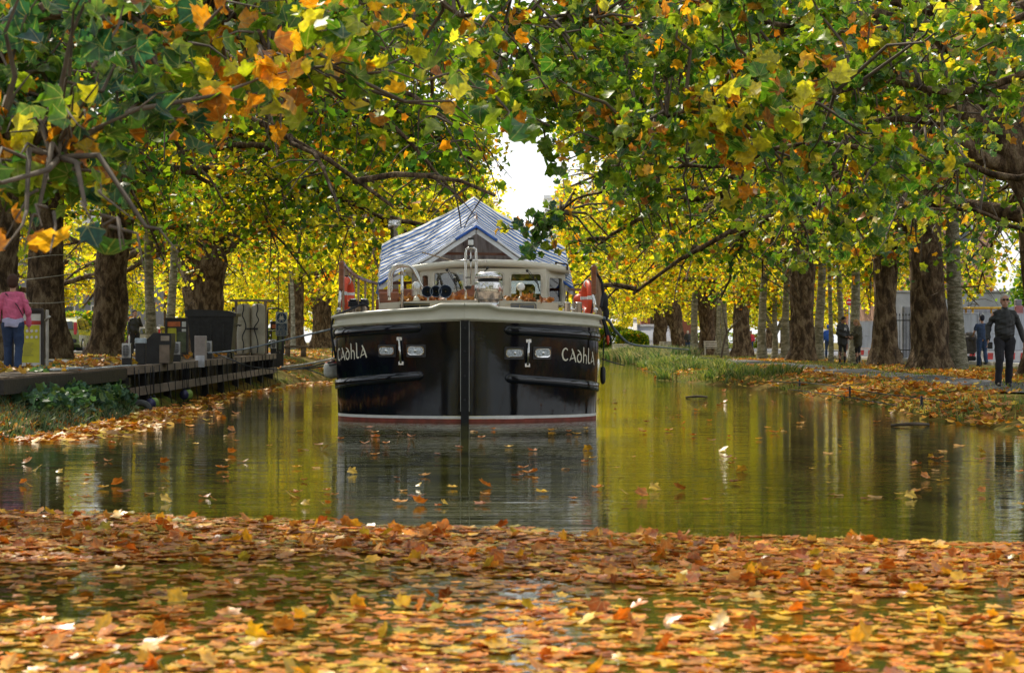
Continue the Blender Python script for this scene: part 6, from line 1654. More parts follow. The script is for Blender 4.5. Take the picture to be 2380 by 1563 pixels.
# ================================================================== jetty and its furniture
def jz(y): return .80 + .11 * (min(max(y, 27), 57) - 35) / 22
def build_jetty():
    old = mat('weathered_timber', (.13, .095, .065), .9, var=.35, scale=4, bump=.6, bscale=25, stretch=(1, .15, 1), dirt=.5)
    palew = mat('pale_timber_beam', (.22, .17, .13), .9, var=.3, scale=3, bump=.5, bscale=25, stretch=(1, .2, 1), dirt=.7)
    darkw = mat('dark_wet_timber', (.018, .016, .014), .6, var=.5, scale=5, bump=.5, bscale=15)
    root = empty('jetty', (-7.9, 43, 0), 'long timber jetty with two horizontal rails along the left bank', 'jetty')
    X = -7.0
    # deck planks
    mb = MB(); y = 26.5; rg = random.Random(2)
    while y < 57.2:
        w = .19; mb.box((X - .95, y + w / 2, jz(y) - .03 + rg.uniform(-.004, .004)), (1.95, w - .012, .05)); y += w
    part(mb, 'deck', old, root)
    def beam(y0, y1, za, zb, x, th, name, m):
        n = 14; mb = MB(); 
        for i in range(n):
            a, b = y0 + (y1 - y0) * i / n, y0 + (y1 - y0) * (i + 1) / n
            mb.add([(x + s, yy, jz(yy) - .8 + z) for yy in (a, b) for s, z in ((-th, za), (0, za), (0, zb), (-th, zb))], [(3, 2, 1, 0), (4, 5, 6, 7), (0, 1, 5, 4), (1, 2, 6, 5), (2, 3, 7, 6), (3, 0, 4, 7)])
        part(mb, name, m, root)
    beam(26.5, 35.0, .56, .765, X + .04, .1, 'edge_beam', darkw)
    beam(35.0, 57.2, .65, .80, X + .055, .08, 'upper_rail', palew); beam(35.15, 57.1, .24, .40, X + .055, .08, 'lower_rail', palew)
    for i, y in enumerate([35.0, 37.4, 39.9, 42.3, 44.8, 47.2, 49.7, 52.1, 54.6, 57.0]):
        w = .24 if i == 0 else .15
        part(MB().box((X - .10, y, .15), (w, w, 1.15), bev=.015), 'pile', darkw, root)
    mb = MB(); y = 35.2
    while y < 57: mb.box((X - .62 + rg.uniform(-.01, .01), y, .0), (.06, .24, 1.35)); y += .27
    part(mb, 'sheet_piling', darkw, root)
    for y in np.arange(35.6, 57, .82): 
        mb = MB(); yy = y + rg.uniform(-.15, .15); mb.tube([(X + .07, yy, jz(yy) - .02), (X + .075, yy + .02, .45), (X + .09 + rg.uniform(0, .1), yy + rg.uniform(-.1, .1), -.1)], .009, 5)
        part(mb, 'hanging_line', mat('black_rope', (.018, .02, .026), .85), root)
    mb = MB().box((X - 1.4, 57.0, .35), (2.6, .1, .9)); part(mb, 'end_board', darkw, root)
    mb = MB().box((X - .5, 34.95, .20), (1.2, .12, .8)); part(mb, 'end_board', darkw, root)
    # leaves on the deck
    n = 700; y = 27 + 30 * RNG.random(n); x = X - .05 - RNG.random(n) ** .6 * 2.2; z = np.array([jz(v) for v in y]) + .01 + .03 * RNG.random(n)
    ok = vnoise(x * 2, y * .8, 71) > .42
    me = leaf_mesh('deck_leaves', np.stack([x, y, z], 1)[ok], .14 * (.6 + .6 * RNG.random(ok.sum())), leaf_normals(ok.sum(), 2.5), np.array([(.5, .27, .03), (.45, .18, .03), (.5, .36, .05)])[RNG.integers(0, 3, ok.sum())], LEAF_MD, LITTER, curl=.6)
    o = bpy.data.objects.new('deck_leaves', me); C.objects.link(o); tag(o, 'yellow leaves scattered over the jetty deck', 'leaves', kind='stuff')
    # low pedestals with caged oval lamps
    blk = mat('black_pedestal', (.018, .018, .02), .5, var=.3); cage = mat('grey_cage', (.26, .26, .27), .45); gl = mat('frosted_glass', (.13, .135, .14), .3)
    def lamp_ped(x, y, lab):
        z = jz(y); root = empty('pedestal_lamp', (x, y, z - .01), lab, 'lamp', 'low pedestal lamps along the jetty')
        lpart(MB().box((0, .06, .215), (.17, .13, .43), bev=.008), 'post', blk, root)
        lpart(MB().box((0, -.008, .29), (.165, .012, .27), bev=.004), 'backplate', mat('pale_plate', (.50, .50, .50), .6), root)
        g = lpart(MB().prism(rrect(0, .29, .105, .21, .052, 6), -.055, -.014), 'lens', gl, root)
        mb = MB()
        pts = [Vector((p[0], -.058, p[1])) for p in rrect(0, .29, .118, .222, .058, 6)]; mb.tube(pts + [pts[0]], .006, 6)
        mb.tube([(0, -.062, .18), (0, -.07, .29), (0, -.062, .40)], .005, 5)
        for q in (-.05, 0, .05): mb.tube([(-.058, -.058, .29 + q), (0, -.072, .29 + q), (.058, -.058, .29 + q)], .005, 5)
        lpart(mb, 'cage', cage, g); return root
    where = ['nearest lamp, at the corner post of the jetty', 'caged lamp just right of the big black service box', 'caged lamp behind the pale grey cabinet', 'caged lamp at the right edge of the wheelie bin', 'caged lamp in front of the two white tanks', 'farthest caged lamp, under the life jacket sign']
    src = lamp_ped(-7.15, 35.9, where[0])
    for (u, lab) in zip((410, 484, 536, 590, 636), where[1:]):
        d = 7.15 * 4500 / (1190 - u); dup_tree(src, (-7.15, d, jz(d) - .01), 0, lab)
    # service boxes
    x = xat(325, 37.5); root = empty('service_box', (x, 37.5, jz(37.5)), 'small box with pale blue top between the corner lamp and the black box', 'box')
    part(MB().box((x, 37.6, jz(37) + .21), (.19, .16, .42), bev=.01), 'body', blk, root); part(MB().box((x, 37.59, jz(37) + .46), (.20, .17, .10), bev=.01), 'top', mat('pale_blue_plastic', (.42, .50, .58), .4), root)
    x = xat(366, 38.6); z = jz(38.6); root = empty('service_box', (x, 38.6, z), 'big black service box with sloping left side and timber panel', 'box')
    part(MB().prism([(x - .26, z - .01), (x + .24, z - .01), (x + .30, z + .40), (x + .30, z + .60), (x - .05, z + .61), (x - .16, z + .50), (x - .26, z + .44)], 38.45, 38.95), 'body', blk, root)
    part(MB().box((x + .17, 38.43, z + .19), (.20, .03, .36), bev=.004), 'timber_panel', palew, root); part(MB().box((x + .18, 38.44, z + .50), (.17, .02, .10), bev=.004), 'label_plate', mat('tan_plate', (.30, .25, .2), .6), root)
    x = xat(465, 43); z = jz(43); root = empty('cabinet', (x, 43, z), 'narrow pale grey pink cabinet with a white sheet taped below', 'cabinet')
    part(MB().box((x, 43.08, z + .27), (.25, .18, .55), bev=.01), 'body', mat('pink_grey_paint', (.34, .29, .27), .6, var=.1, dirt=.3), root)
    part(MB().box((x + .02, 42.86, z - .02), (.20, .012, .26)), 'white_sheet', mat('paper_sheet', (.55, .56, .62), .7), root)
    # wheelie bin
    x = xat(491, 47.3); y = 47.6; z = jz(47.5) - .02; root = empty('wheelie_bin', (x, y, z), 'large black four wheeled rubbish bin with flat lid', 'bin')
    binm = mat('black_bin_plastic', (.016, .016, .017), .5, var=.35, scale=8, bump=.3)
    P = []; 
    for (h, w, dp) in ((.14, .48, .30), (.9, .555, .38), (1.04, .565, .39)): P += [(x - w, y - dp, z + h), (x + w, y - dp, z + h), (x + w, y + dp, z + h), (x - w, y + dp, z + h)]
    part(MB().add(P, [(3, 2, 1, 0), (8, 9, 10, 11)] + [(i * 4 + k, i * 4 + (k + 1) % 4, i * 4 + 4 + (k + 1) % 4, i * 4 + 4 + k) for i in range(2) for k in range(4)]), 'body', binm, root)
    lid = MB().prism([(x - .60, z + 1.03), (x + .62, z + 1.03), (x + .63, z + 1.10), (x + .40, z + 1.17), (x - .55, z + 1.20), (x - .61, z + 1.13)], y - .42, y + .42); lid.tube([(x - .62, y - .3, z + 1.14), (x - .62, y + .3, z + 1.14)], .04, 8); part(lid, 'lid', binm, root)
    for sx in (-.42, .42):
        for sy in (-.25, .25): part(MB().tube([(x + sx - .03, y + sy, z + .08), (x + sx + .03, y + sy, z + .08)], .085, 14), 'wheel', blk, root)
    for sx in (-.3, 0, .3): part(MB().box((x + sx, y - .365, z + .55), (.03, .03, .6), bev=.01), 'rib', binm, root)
    part(MB().tube([(x + .60, y - .25, z + .80), (x + .66, y - .25, z + .82), (x + .66, y + .25, z + .82), (x + .60, y + .25, z + .80)], .015, 6), 'handle', blk, root)
    # two tall cream tanks lashed to a timber frame
    y = 53.6; z = jz(y); cr = mat('dirty_cream_plastic', (.40, .36, .28), .55, var=.15, scale=3, dirt=.45)
    for i, (u, lab) in enumerate(((567, 'left of two tall cream rounded tanks strapped with black rope'), (600, 'right of two tall cream rounded tanks strapped with black rope'))):
        x = xat(u, y); root = empty('tank', (x, y, z), lab, 'tank', 'tall cream tanks on the jetty')
        part(MB().lathe([(.0001, 0), (.15, .005), (.19, .06), (.198, .4), (.198, 1.2), (.19, 1.33), (.14, 1.40), (.0001, 1.42)], (x, y, z), 20), 'body', cr, root)
        part(MB().lathe([(.199, .93), (.202, .935), (.202, .96), (.199, .965)], (x, y, z), 20).lathe([(.199, .45), (.202, .455), (.202, .48), (.199, .485)], (x, y, z), 20), 'seam', cr, root)
        part(MB().tube(smooth_path([(x + .02 * q, y - .2, z + h) for q, h in ((0, 1.40), (1, 1.25), (-1, 1.1), (2, .95), (4 * (1 - 2 * i), .75), (-1, .5), (1, .3), (0, .05))], 4), .014, 6), 'strap', mat('black_rope', (.018, .02, .026), .85), root)
    root = empty('timber_frame', (xat(583, 54), 54, z), 'timber rack frame standing behind the cream tanks', 'frame')
    xa, xb = xat(549, 54), xat(622, 54)
    for x in (xa, xb - .06): part(MB().box((x, 53.98, z + .74), (.07, .07, 1.50), bev=.005), 'upright', palew, root)
    part(MB().box(((xa + xb) / 2, 53.98, z + 1.51), (xb - xa + .35, .07, .06), bev=.005), 'crossbar', palew, root); part(MB().tube([(xat(572, 53.3), 53.35, z + .72), (xat(599, 53.3), 53.35, z + .72)], .022, 6), 'lashing', blk, root)
    # black handrail hoops
    for (ua, ub, d, lab) in ((622, 659, 56.8, 'black hooped handrail at the far end of the jetty'), (540, 556, 55.6, 'black curved handrail showing left of the cream tanks')):
        xa, xb = xat(ua, d), xat(ub, d); zz = jz(d); root = empty('handrail', ((xa + xb) / 2, d, zz), lab, 'handrail'); top = zat(716, d)
        part(MB().tube(smooth_path([(xa, d, zz), (xa, d, top - .15), (xa + .08, d, top - .02), (xa + .25, d, top), (xb - .2, d, top), (xb - .04, d, top - .06), (xb, d, top - .2), (xb, d, zz)], 4), .024, 8), 'rail', blk, root)
        part(MB().tube([(xa, d, (zz + top) / 2), (xb, d, (zz + top) / 2)], .018, 8), 'mid_rail', blk, root)
    # life jacket sign
    d = 56.0; x = xat(654.5, d); zt, zb = zat(724.5, d), zat(780, d); w = 27.0 / F * d
    root = empty('warning_sign', (x, d, jz(d)), 'blue and white sign with life jacket symbol on a post at the jetty end', 'sign')
    part(MB().box((x + .02, d + .05, (jz(d) + zt) / 2), (.05, .05, zt - jz(d))), 'post', blk, root)
    pl = part(MB().prism(rrect(x, (zt + zb) / 2, w, zt - zb, .015), d - .01, d + .01), 'plate', mat('sign_white', (.42, .43, .42), .6), root)
    navy = mat('sign_navy', (.010, .045, .10), .5, var=.1); r = w * .43; cz = zt - w * .50
    part(MB().prism([(x + r * cos(a), cz + r * sin(a)) for a in np.linspace(0, 2 * pi, 33)[:-1]], d - .014, d - .0105), 'symbol_disc', navy, root)
    hh = (cz - r) - zb; part(MB().prism(rrect(x, zb + hh * .49, w * .90, hh * .90, .006), d - .014, d - .0105), 'text_panel', navy, root)
    wm = mat('sign_mark', (.50, .48, .40), .6); mb = MB(); Y = d - .0175
    def poly(P): mb.prism([(x + a * r, cz + b * r) for a, b in P], Y, Y + .003)
    poly([(-.36, .40), (-.14, .42), (0, .25), (.14, .42), (.36, .40), (.40, -.42), (-.40, -.42)])
    for s in (-1, 1):
        P = [(s * .30, .30), (s * .62, -.40), (s * .52, -.44), (s * .24, .16)]; poly(P if s > 0 else P[::-1])
        for k in (.12, .30): P = [(s * k, -.50), (s * (k + .08), -.50), (s * (k + .16), -.82), (s * (k + .08), -.82)]; poly(P if s < 0 else P[::-1])
    part(mb, 'life_jacket_symbol', wm, root)
    mb = MB(); mb.tube([Vector((x + .24 * r * cos(a), Y, cz + .55 * r + .26 * r * sin(a))) for a in np.linspace(0, 2 * pi, 16)], .006, 5); part(mb, 'head_ring', wm, root)
    lines = ['YOU', 'SHOULD', 'OPERATE', 'IN THIS', 'LOCATION', 'LIFE JACKETS', 'MUST BE WORN']
    for i, t in enumerate(lines):
        cu = bpy.data.curves.new('t', 'FONT'); cu.body = t; cu.size = hh * .15; cu.align_x = 'CENTER'; cu.extrude = .0008
        o = bpy.data.objects.new('t', cu); C.objects.link(o); dg = bpy.context.evaluated_depsgraph_get(); dg.update(); me = bpy.data.meshes.new_from_object(o.evaluated_get(dg)); bpy.data.objects.remove(o)
        me.materials.clear(); me.materials.append(wm); o = bpy.data.objects.new('lettering', me); C.objects.link(o); o.parent = root
        o.matrix_parent_inverse = Matrix.Translation(-root.location); o.location = (x, d - .0165, zb + hh * (.84 - .125 * i)); o.rotation_euler = (pi / 2, 0, 0); o.scale = (.95, 1, 1)
    # whip aerial
    x = xat(645.5, 57.1); root = empty('aerial_pole', (x, 57.1, jz(57)), 'thin black pole rising above the jetty end', 'pole'); part(MB().tube([(x, 57.1, jz(57)), (x + .02, 57.1, 2.6), (x, 57.1, zat(540, 57.1))], [.020, .014, .008], 7), 'shaft', blk, root); part(MB().box((x, 57.1, jz(57) + .03), (.12, .12, .06), bev=.01), 'foot', blk, root)
    # notice boards
    yel = mat('poster_yellow', (.52, .50, .03), .5, var=.1); redb = mat('poster_red', (.45, .04, .03), .5); redo = mat('poster_orange', (.55, .14, .04), .5); whp = mat('poster_white', (.62, .62, .58), .5, var=.08); navyf = mat('board_frame', (.035, .03, .028), .5)
    def board(u, d, w, ztop_, lab, kind):
        x = xat(u, d); z = gz(x, d); root = empty('notice_board', (x, d, z), lab, 'notice board', 'notice boards beside the jetty')
        h = ztop_ - z
        mb = MB(); frame_ring(mb, x, z + h / 2, w, h, .05, .045, d - .04, d + .04); mb.box((x, d + .02, z + h / 2), (w - .085, .03, h - .085)); part(mb, 'frame', navyf, root)
        zt_ = ztop_ - .10; y = d - .001
        def pn(x0, x1, z0, z1, m, nm, k=0): 
            q = MB().box((x + (x0 + x1) / 2 * w, y - .003 * k, zt_ - (z0 + z1) / 2), ((x1 - x0) * w, .004, z1 - z0)); return part(q, nm, m, root)
        if kind == 0:
            pn(-.36, .40, 0, .92, whp, 'poster'); pn(-.33, .37, .20, .86, yel, 'poster_panel', 1); pn(-.36, .40, .12, .19, redb, 'header_band', 1)
            mb = MB()
            for r_ in range(2):
                for c_ in range(5): mb.lathe([(.026, .0), (.026, .004)], (x + (-.24 + c_ * .13) * w, y - .010, zt_ - .30 - r_ * .11), 12, axis='Y')
            part(mb, 'symbols', whp, root)
            mb = MB()
            for k in range(7): mb.box((x - .05 * w, y - .010, zt_ - .52 - k * .035), ((.5 - .07 * (k % 3)) * w, .003, .008))
            part(mb, 'text_lines', mat('print_grey', (.18, .18, .10), .6), root)
            part(MB().box((x + w / 2 + .06, d - .03, z + h / 2 - .03), (.05, .06, h), bev=.01), 'steel_post', mat('pale_metal', (.45, .44, .40), .4, metal=.5), root)
            part(MB().tube([(x + w / 2 + .03, d - .06, ztop_ - .22), (x + w / 2 + .12, d - .10, ztop_ - .14)], .025, 8), 'bracket', mat('pale_metal', (.45, .44, .40), .4, metal=.5), root)
        else:
            pn(-.40, .15, 0, .13, redo, 'header_band', 1); pn(.22, .40, 0, .14, whp, 'notice', 1); pn(.22, .40, .19, .26, whp, 'notice', 1); pn(-.40, -.02, .17, .80, yel, 'poster', 1); pn(.0, .40, .27, .8, mat('poster_green', (.10, .12, .06), .6, var=.4), 'map_panel')
    board(62, 34.2, .62, zat(716, 34.2), 'notice board with yellow poster behind the pink sweater walker', 0)
    board(411, 50.5, .60, zat(738, 50.5), 'notice board with orange header between two straight trunks', 1)
    board(644, 62, .42, zat(746, 62), 'small dark notice board behind the life jacket sign', 1)
    # coiled rope on the deck
    mb = MB(); z = jz(31) + .012
    for k, (cx, cy) in enumerate(((-7.25, 31.0), (-7.22, 32.0))): mb.tube([Vector((cx + .10 * cos(a) , cy + .42 * sin(a), z + .01 * k + .002 * a)) for a in np.linspace(0, 4 * pi, 40)], .013, 6)
    mb.tube(smooth_path([(-7.15, 32.4, z), (-7.08, 33.6, z + .01), (-7.05, 35.0, z + .02), (-7.1, 36.6, z + .02)], 5), .013, 6); solo(mb, 'rope_coil', mat('pale_blue_rope', (.42, .47, .50), .8), 'pale blue rope coiled twice on the near jetty deck', 'rope')
    # tyres and ball fenders at the foot
    x, y = xat(325, 35.0), 35.0; root = empty('tyre', (x, y, 0), 'old tyre half sunk in the water by the jetty corner post', 'tyre'); part(MB().tube([Vector((x + .17 * cos(a), y, .02 + .13 * sin(a))) for a in np.linspace(0, 2 * pi, 24)], .06, 10), 'tread', mat('old_rubber', (.06, .065, .065), .7, var=.3), root); part(MB().tube([(x, y, .1), (x - .02, y, .75)], .008, 5), 'lanyard', mat('black_rope', (.018, .02, .026), .85), root)
    for (u, v, d, m, lab) in ((350, 938, 36.2, mat('navy_fender', (.03, .03, .10), .5), 'dark blue ball fender beside the sunken tyre'), (358, 936, 36.6, mat('green_fender', (.22, .34, .06), .5, dirt=.4), 'lime green ball fender behind the dark blue one'), (428, 917, 41, mat('navy_fender', (.03, .03, .10), .5), 'black ball fender under the second lamp'), (438, 916, 41.2, mat('green_fender', (.22, .34, .06), .5), 'mossy green ball fender under the second lamp')):
        q = at(u, v, d); root = empty('ball_fender', tuple(q), lab, 'fender', 'ball fenders under the jetty'); part(MB().ball(q, (.10, .10, .11), 14), 'body', m, root); part(MB().lathe([(.03, .09), (.025, .15)], q, 8).tube([q + Vector((0, 0, .14)), Vector((q.x, q.y, .78))], .007, 5), 'lanyard', mat('black_rope', (.018, .02, .026), .85), root)
    # plank seat on the sunny grass
    d = 78; xa, xb = xat(660, d), xat(716, d); z = gz(xa, d); root = empty('plank_bench', ((xa + xb) / 2, d, z), 'low dark plank bench on stumps on the sunlit grass', 'bench')
    part(MB().box(((xa + xb) / 2, d, z + .36), (xb - xa, .28, .07), bev=.01), 'seat', old, root)
    for x in (xa + .15, xb - .18): part(MB().tube([(x, d, z - .05), (x, d, z + .325)], .11, 10), 'stump', old, root)

# ================================================================== street things on both sides
def car(x, y, z, rz, paint, label, name='parked_car'):
    root = empty(name, (x, y, z), label, 'car', 'cars parked behind the left bank'); root.rotation_euler = (0, 0, rz)
    # local: length along y, rear at -y ; half width .86
    prof = [(-1.95, .35), (-2.0, .75), (-1.93, .95), (-1.70, 1.30), (-1.45, 1.42), (-.6, 1.50), (.25, 1.46), (.95, 1.05), (1.75, .92), (1.98, .72), (2.0, .35), (1.6, .22), (-1.6, .22)]
    def wof(z): return .86 - .24 * max(0, (z - .85)) / .65
    mb = MB(); n = len(prof); vs = [(-wof(h), y_, h) for y_, h in prof] + [(-wof(h) * .55, y_, h + .015) for y_, h in prof] + [(wof(h) * .55, y_, h + .015) for y_, h in prof] + [(wof(h), y_, h) for y_, h in prof]
    fs = [(k * n + i, k * n + (i + 1) % n, (k + 1) * n + (i + 1) % n, (k + 1) * n + i) for k in range(3) for i in range(n)] + [tuple(range(n - 1, -1, -1)), tuple(range(3 * n, 4 * n))]
    mb.add(vs, fs); lpart(mb, 'body', paint, root)
    gl = mat('car_glass', (.02, .03, .03), .05, spec=.9); red = mat('tail_lamp', (.5, .02, .02), .2); blk = mat('black_rubber', (.015, .015, .016), .55)
    def q(p): return Vector(p)
    mb = MB(); mb.add([(-.60, -1.93 - .012 + .02, 1.0), (.60, -1.93 - .012 + .02, 1.0), (.52, -1.70 + .02, 1.33), (-.52, -1.70 + .02, 1.33)], [(0, 1, 2, 3)]); v = mb.v; mb.v = [(a, b - .06, c) for a, b, c in v]; lpart(mb, 'rear_window', gl, root)
    mb = MB().add([(-.55, .97, 1.075), (.55, .97, 1.075), (.48, .33, 1.46), (-.48, .33, 1.46)], [(0, 1, 2, 3)]); mb.v = [(a, b + .05, c + .03) for a, b, c in mb.v]; lpart(mb, 'windscreen', gl, root)
    for s in (-1, 1):
        for (ya, yb) in ((-1.45, -.35), (-.25, .65)):
            P = [(s * (wof(1.0) + .012), ya, 1.0), (s * (wof(1.0) + .012), yb + (.15 if yb > 0 else 0), 1.0), (s * (wof(1.4) + .012), yb - (.2 if yb > 0 else 0), 1.40), (s * (wof(1.4) + .012), ya + .1, 1.40)]
            lpart(MB().add(P, [(0, 1, 2, 3) if s > 0 else (3, 2, 1, 0)]), 'side_window', gl, root)
        lpart(MB().box((s * .70, -1.93, 1.02), (.13, .16, .55), bev=.03), 'tail_light', red, root)
        lpart(MB().box((s * .62, 1.93, .75), (.30, .12, .16), bev=.03), 'headlight', mat('chrome', (.75, .76, .78), .1, metal=1), root)
        lpart(MB().box((s * .93, .75, 1.02), (.16, .10, .12), bev=.03), 'mirror', paint, root)
        for yy in (-1.25, 1.28):
            w = lpart(MB().lathe([(.20, -.1), (.31, -.09), (.31, .09), (.20, .1)], (s * .78, yy, .31), 20, axis='X'), 'wheel', blk, root); lpart(MB().lathe([(.0001, -.105), (.19, -.1), (.19, .1), (.0001, .105)], (s * .78, yy, .31), 14, axis='X'), 'rim', mat('alloy', (.5, .5, .52), .3, metal=.9), w)
    lpart(MB().box((0, -2.0, .50), (1.5, .08, .16), bev=.03), 'bumper', blk, root); lpart(MB().box((0, -2.02, .72), (.52, .02, .11)), 'number_plate', mat('plate_white', (.7, .7, .68), .5), root)
    for s in (-1, 1): lpart(MB().tube([(s * .5, -1.2, 1.50), (s * .5, -.9, 1.54), (s * .5, .1, 1.53), (s * .5, .3, 1.48)], .02, 6), 'roof_rail', mat('alloy', (.5, .5, .52), .3, metal=.9), root)
    return root

def build_street():
    P = lambda n, c: mat(n, c, .22, var=.05, coat=.8)
    car(-19.2, 84, .80, 0, P('olive_car_paint', (.20, .24, .04)), 'olive green hatchback with red tail lamp between the left plane trunks')
    car(-21.3, 93, .80, 0, P('silver_car_paint', (.50, .52, .50)), 'silver estate car just beyond the olive green hatchback')
    car(-24.9, 131, .80, .1, P('white_car_paint', (.70, .70, .70)), 'white car with red lamp seen left of the straight pale trunk')
    car(-23.3, 126, .80, 0, P('grey_car_paint', (.36, .34, .30)), 'grey beige car behind the second notice board')
    wht = mat('white_plastic', (.62, .60, .60), .5, var=.1, dirt=.2); redp = mat('red_plastic', (.55, .05, .04), .5)
    mesh_ = mat('hoarding_mesh', (.40, .42, .46), .7, var=.2, scale=2, stretch=(3, 1, .3)); galv = mat('galvanised', (.38, .40, .42), .4, metal=.7)
    # hoarding fence panels on red and white barrier feet
    def panel(x, y, rz, lab, red):
        root = empty('barrier', (x, y, .48), lab, 'barrier', 'road works fence panels'); root.rotation_euler = (0, 0, rz)
        lpart(MB().prism([(-1.0, 0), (1.0, 0), (.97, .18), (.92, .42), (-.92, .42), (-.97, .18)], -.22, .22), 'base', wht, root)
        for k in range(4): lpart(MB().prism([(-.82 + k * .45, .08), (-.60 + k * .45, .08), (-.58 + k * .45, .34), (-.80 + k * .45, .34)], -.235, -.222), 'red_block', redp, root)
        mb = MB().tube([(-.95, 0, .4), (-.95, 0, 1.9), (.95, 0, 1.9), (.95, 0, .4)], .022, 6); mb.tube([(-.95, 0, 1.1), (.95, 0, 1.1)], .012, 5); lpart(mb, 'frame', galv, root)
        mb = MB(); rg = random.Random(int(x * 7)); n = 14
        G = [(-.93 + 1.86 * i / n, .02 * sin(i * 1.9 + x), .45 + 1.42 * j / 3) for j in range(4) for i in range(n + 1)]; mb.grid(G, n + 1, 4); lpart(mb, 'sheet', mesh_, root); return root
    src = panel(19.0, 104, 0, 'fence panel with red and white foot, first from the left', 1)
    xs = [21.1, 23.2, 25.3]
    for i, x in enumerate(xs): dup_tree(src, (x, 104, .48), 0, 'grey sheeted fence panel between the gnarled planes, number %s from the left' % ('two', 'three', 'four')[i])
    for i, (x, y, r) in enumerate(((17.6, 77, 0), (19.7, 77.3, .1), (21.8, 77.2, -.1), (23.9, 77.4, .05))): dup_tree(src, (x, y, .48), r, 'near fence panel behind the pushchair man, number %d from the left' % (i + 1))
    # yellow machine
    root = empty('road_roller', (19.3, 80, .48), 'yellow roadworks machine half hidden behind the man with the pushchair', 'machine'); ym = mat('machine_yellow', (.60, .36, .02), .45)
    part(MB().prism([(18.6, .9), (20.2, .9), (20.2, 1.6), (19.7, 1.9), (19.0, 1.9), (18.6, 1.4)], 79.3, 80.8), 'body', ym, root)
    part(MB().tube([(18.9, 79.2, .93), (18.9, 80.9, .93)], .45, 20), 'drum', mat('old_rubber', (.06, .065, .065), .7), root); part(MB().tube([(20.0, 79.2, .93), (20.0, 80.9, .93)], .45, 20), 'drum', mat('old_rubber', (.06, .065, .065), .7), root)
    part(MB().box((19.4, 80, 2.65), (1.3, 1.4, .08), bev=.02).tube([(18.9, 79.4, 1.85), (18.9, 79.4, 2.63)], .04, 6).tube([(19.95, 79.4, 1.75), (19.95, 79.4, 2.63)], .04, 6).tube([(18.9, 80.6, 1.85), (18.9, 80.6, 2.63)], .04, 6).tube([(19.95, 80.6, 1.75), (19.95, 80.6, 2.63)], .04, 6), 'canopy', ym, root)
    # machinery mast near the right edge
    root = empty('drill_mast', (xat(2366, 84), 84, .48), 'grey and red machine mast left of the right edge behind the man in black', 'machine'); x = xat(2366, 84)
    part(MB().box((x, 84, 1.8), (.28, .3, 2.6), bev=.03), 'mast', mat('machine_grey', (.16, .15, .17), .5), root); part(MB().box((x, 83.82, 2.55), (.36, .1, .55), bev=.03), 'red_guard', mat('dull_red', (.30, .10, .10), .5), root); part(MB().box((x - .5, 84, 2.1), (.35, .4, .8), bev=.05), 'tank', mat('pale_green_paint', (.30, .38, .30), .5), root)
    # no entry sign
    d = 100; x = xat(1974, d); z = zat(702, d); root = empty('no_entry_sign', (x, d, .5), 'round red no entry sign with white bar on a pale pole', 'sign')
    part(MB().tube([(x, d + .03, .4), (x, d + .03, z + .22)], .035, 8), 'pole', mat('pale_pole', (.5, .5, .5), .5), root)
    dk = part(MB().prism([(x + .175 * cos(a), z + .175 * sin(a)) for a in np.linspace(0, 2 * pi, 33)[:-1]], d - .01, d + .0), 'disc', mat('sign_red', (.60, .02, .03), .4), root); part(MB().box((x, d - .014, z), (.25, .006, .05)), 'white_bar', mat('sign_bright_white', (.8, .8, .8), .4), dk)
    # lamp posts
    for (u, d, ztop_, lab) in ((2256, 93, 9.5, 'tall pale grey street lamp post right of the straight grey green trunk'), (1700 - 20, 150, 8, 'street lamp post far beyond the pale banded trunk'), (1656, 128, 7, 'slim grey post close beside the walker with the red bag')):
        x = xat(u, d); root = empty('street_lamp', (x, d, .5), lab, 'street lamp', 'street lamp posts'); part(MB().tube([(x - .12, d, .45), (x, d, ztop_ * .5), (x + .06, d, ztop_)], [.11, .085, .06], 10), 'post', galv, root)
        part(MB().tube([(x + .06, d, ztop_), (x + .1, d, ztop_ + .4), (x - .9, d, ztop_ + .6)], .04, 7), 'arm', galv, root); part(MB().ball((x - 1.1, d, ztop_ + .58), (.32, .14, .08), 12), 'lamp_head', galv, root)
    # white slatted benches far down the right bank
    wm = mat('bench_white', (.62, .60, .54), .7, var=.1)
    b0 = empty('park_bench', (xat(1664, 122), 122, gz(xat(1664, 122), 122)), 'white park bench below the thin bright white trunk', 'bench', 'white park benches on the far right bank')
    mb = MB()
    for k in range(4): mb.box((0, -.18 + k * .12, .45), (1.5, .09, .035), bev=.008)
    lpart(mb, 'seat', wm, b0); mb = MB()
    for k in range(3): mb.box((0, .26 + k * .03, .58 + k * .14), (1.5, .035, .09), bev=.008)
    lpart(mb, 'backrest', wm, b0)
    for sx in (-.68, .68): lpart(MB().box((sx, -.15, .22), (.07, .07, .44)).box((sx, .25, .42), (.07, .07, .84)).box((sx, .05, .62), (.07, .5, .05)), 'leg', wm, b0)
    for (u, d, rz, lab) in ((1450, 132, .2, 'white park bench in the tall grass just right of the barge'), (1593, 150, .9, 'white bench end-on beside the stooped walker'), (1551, 158, -.3, 'white bench left of the sloping plane trunk'), (1563, 150, .1, 'small white bench partly behind the sloping plane trunk')):
        x = xat(u, d); dup_tree(b0, (x, d, gz(x, d) + 0), rz, lab)
    # cables strung low on stakes along the right bank
    mb = MB().tube(smooth_path([(7.0, 31, .30), (7.0, 37, .27), (6.9, 44, .30), (6.7, 50, .22)], 6), .010, 6).tube(smooth_path([(6.9, 34, .10), (6.8, 40, .13), (6.7, 47, .10)], 6), .010, 6)
    for y in (33, 40, 47): mb.tube([(6.98, y, -.2), (6.98, y, .33)], .022, 6)
    solo(mb, 'bank_cable', mat('black_rope', (.018, .02, .026), .85), 'thin black cable on short stakes along the right waterline', 'cable')
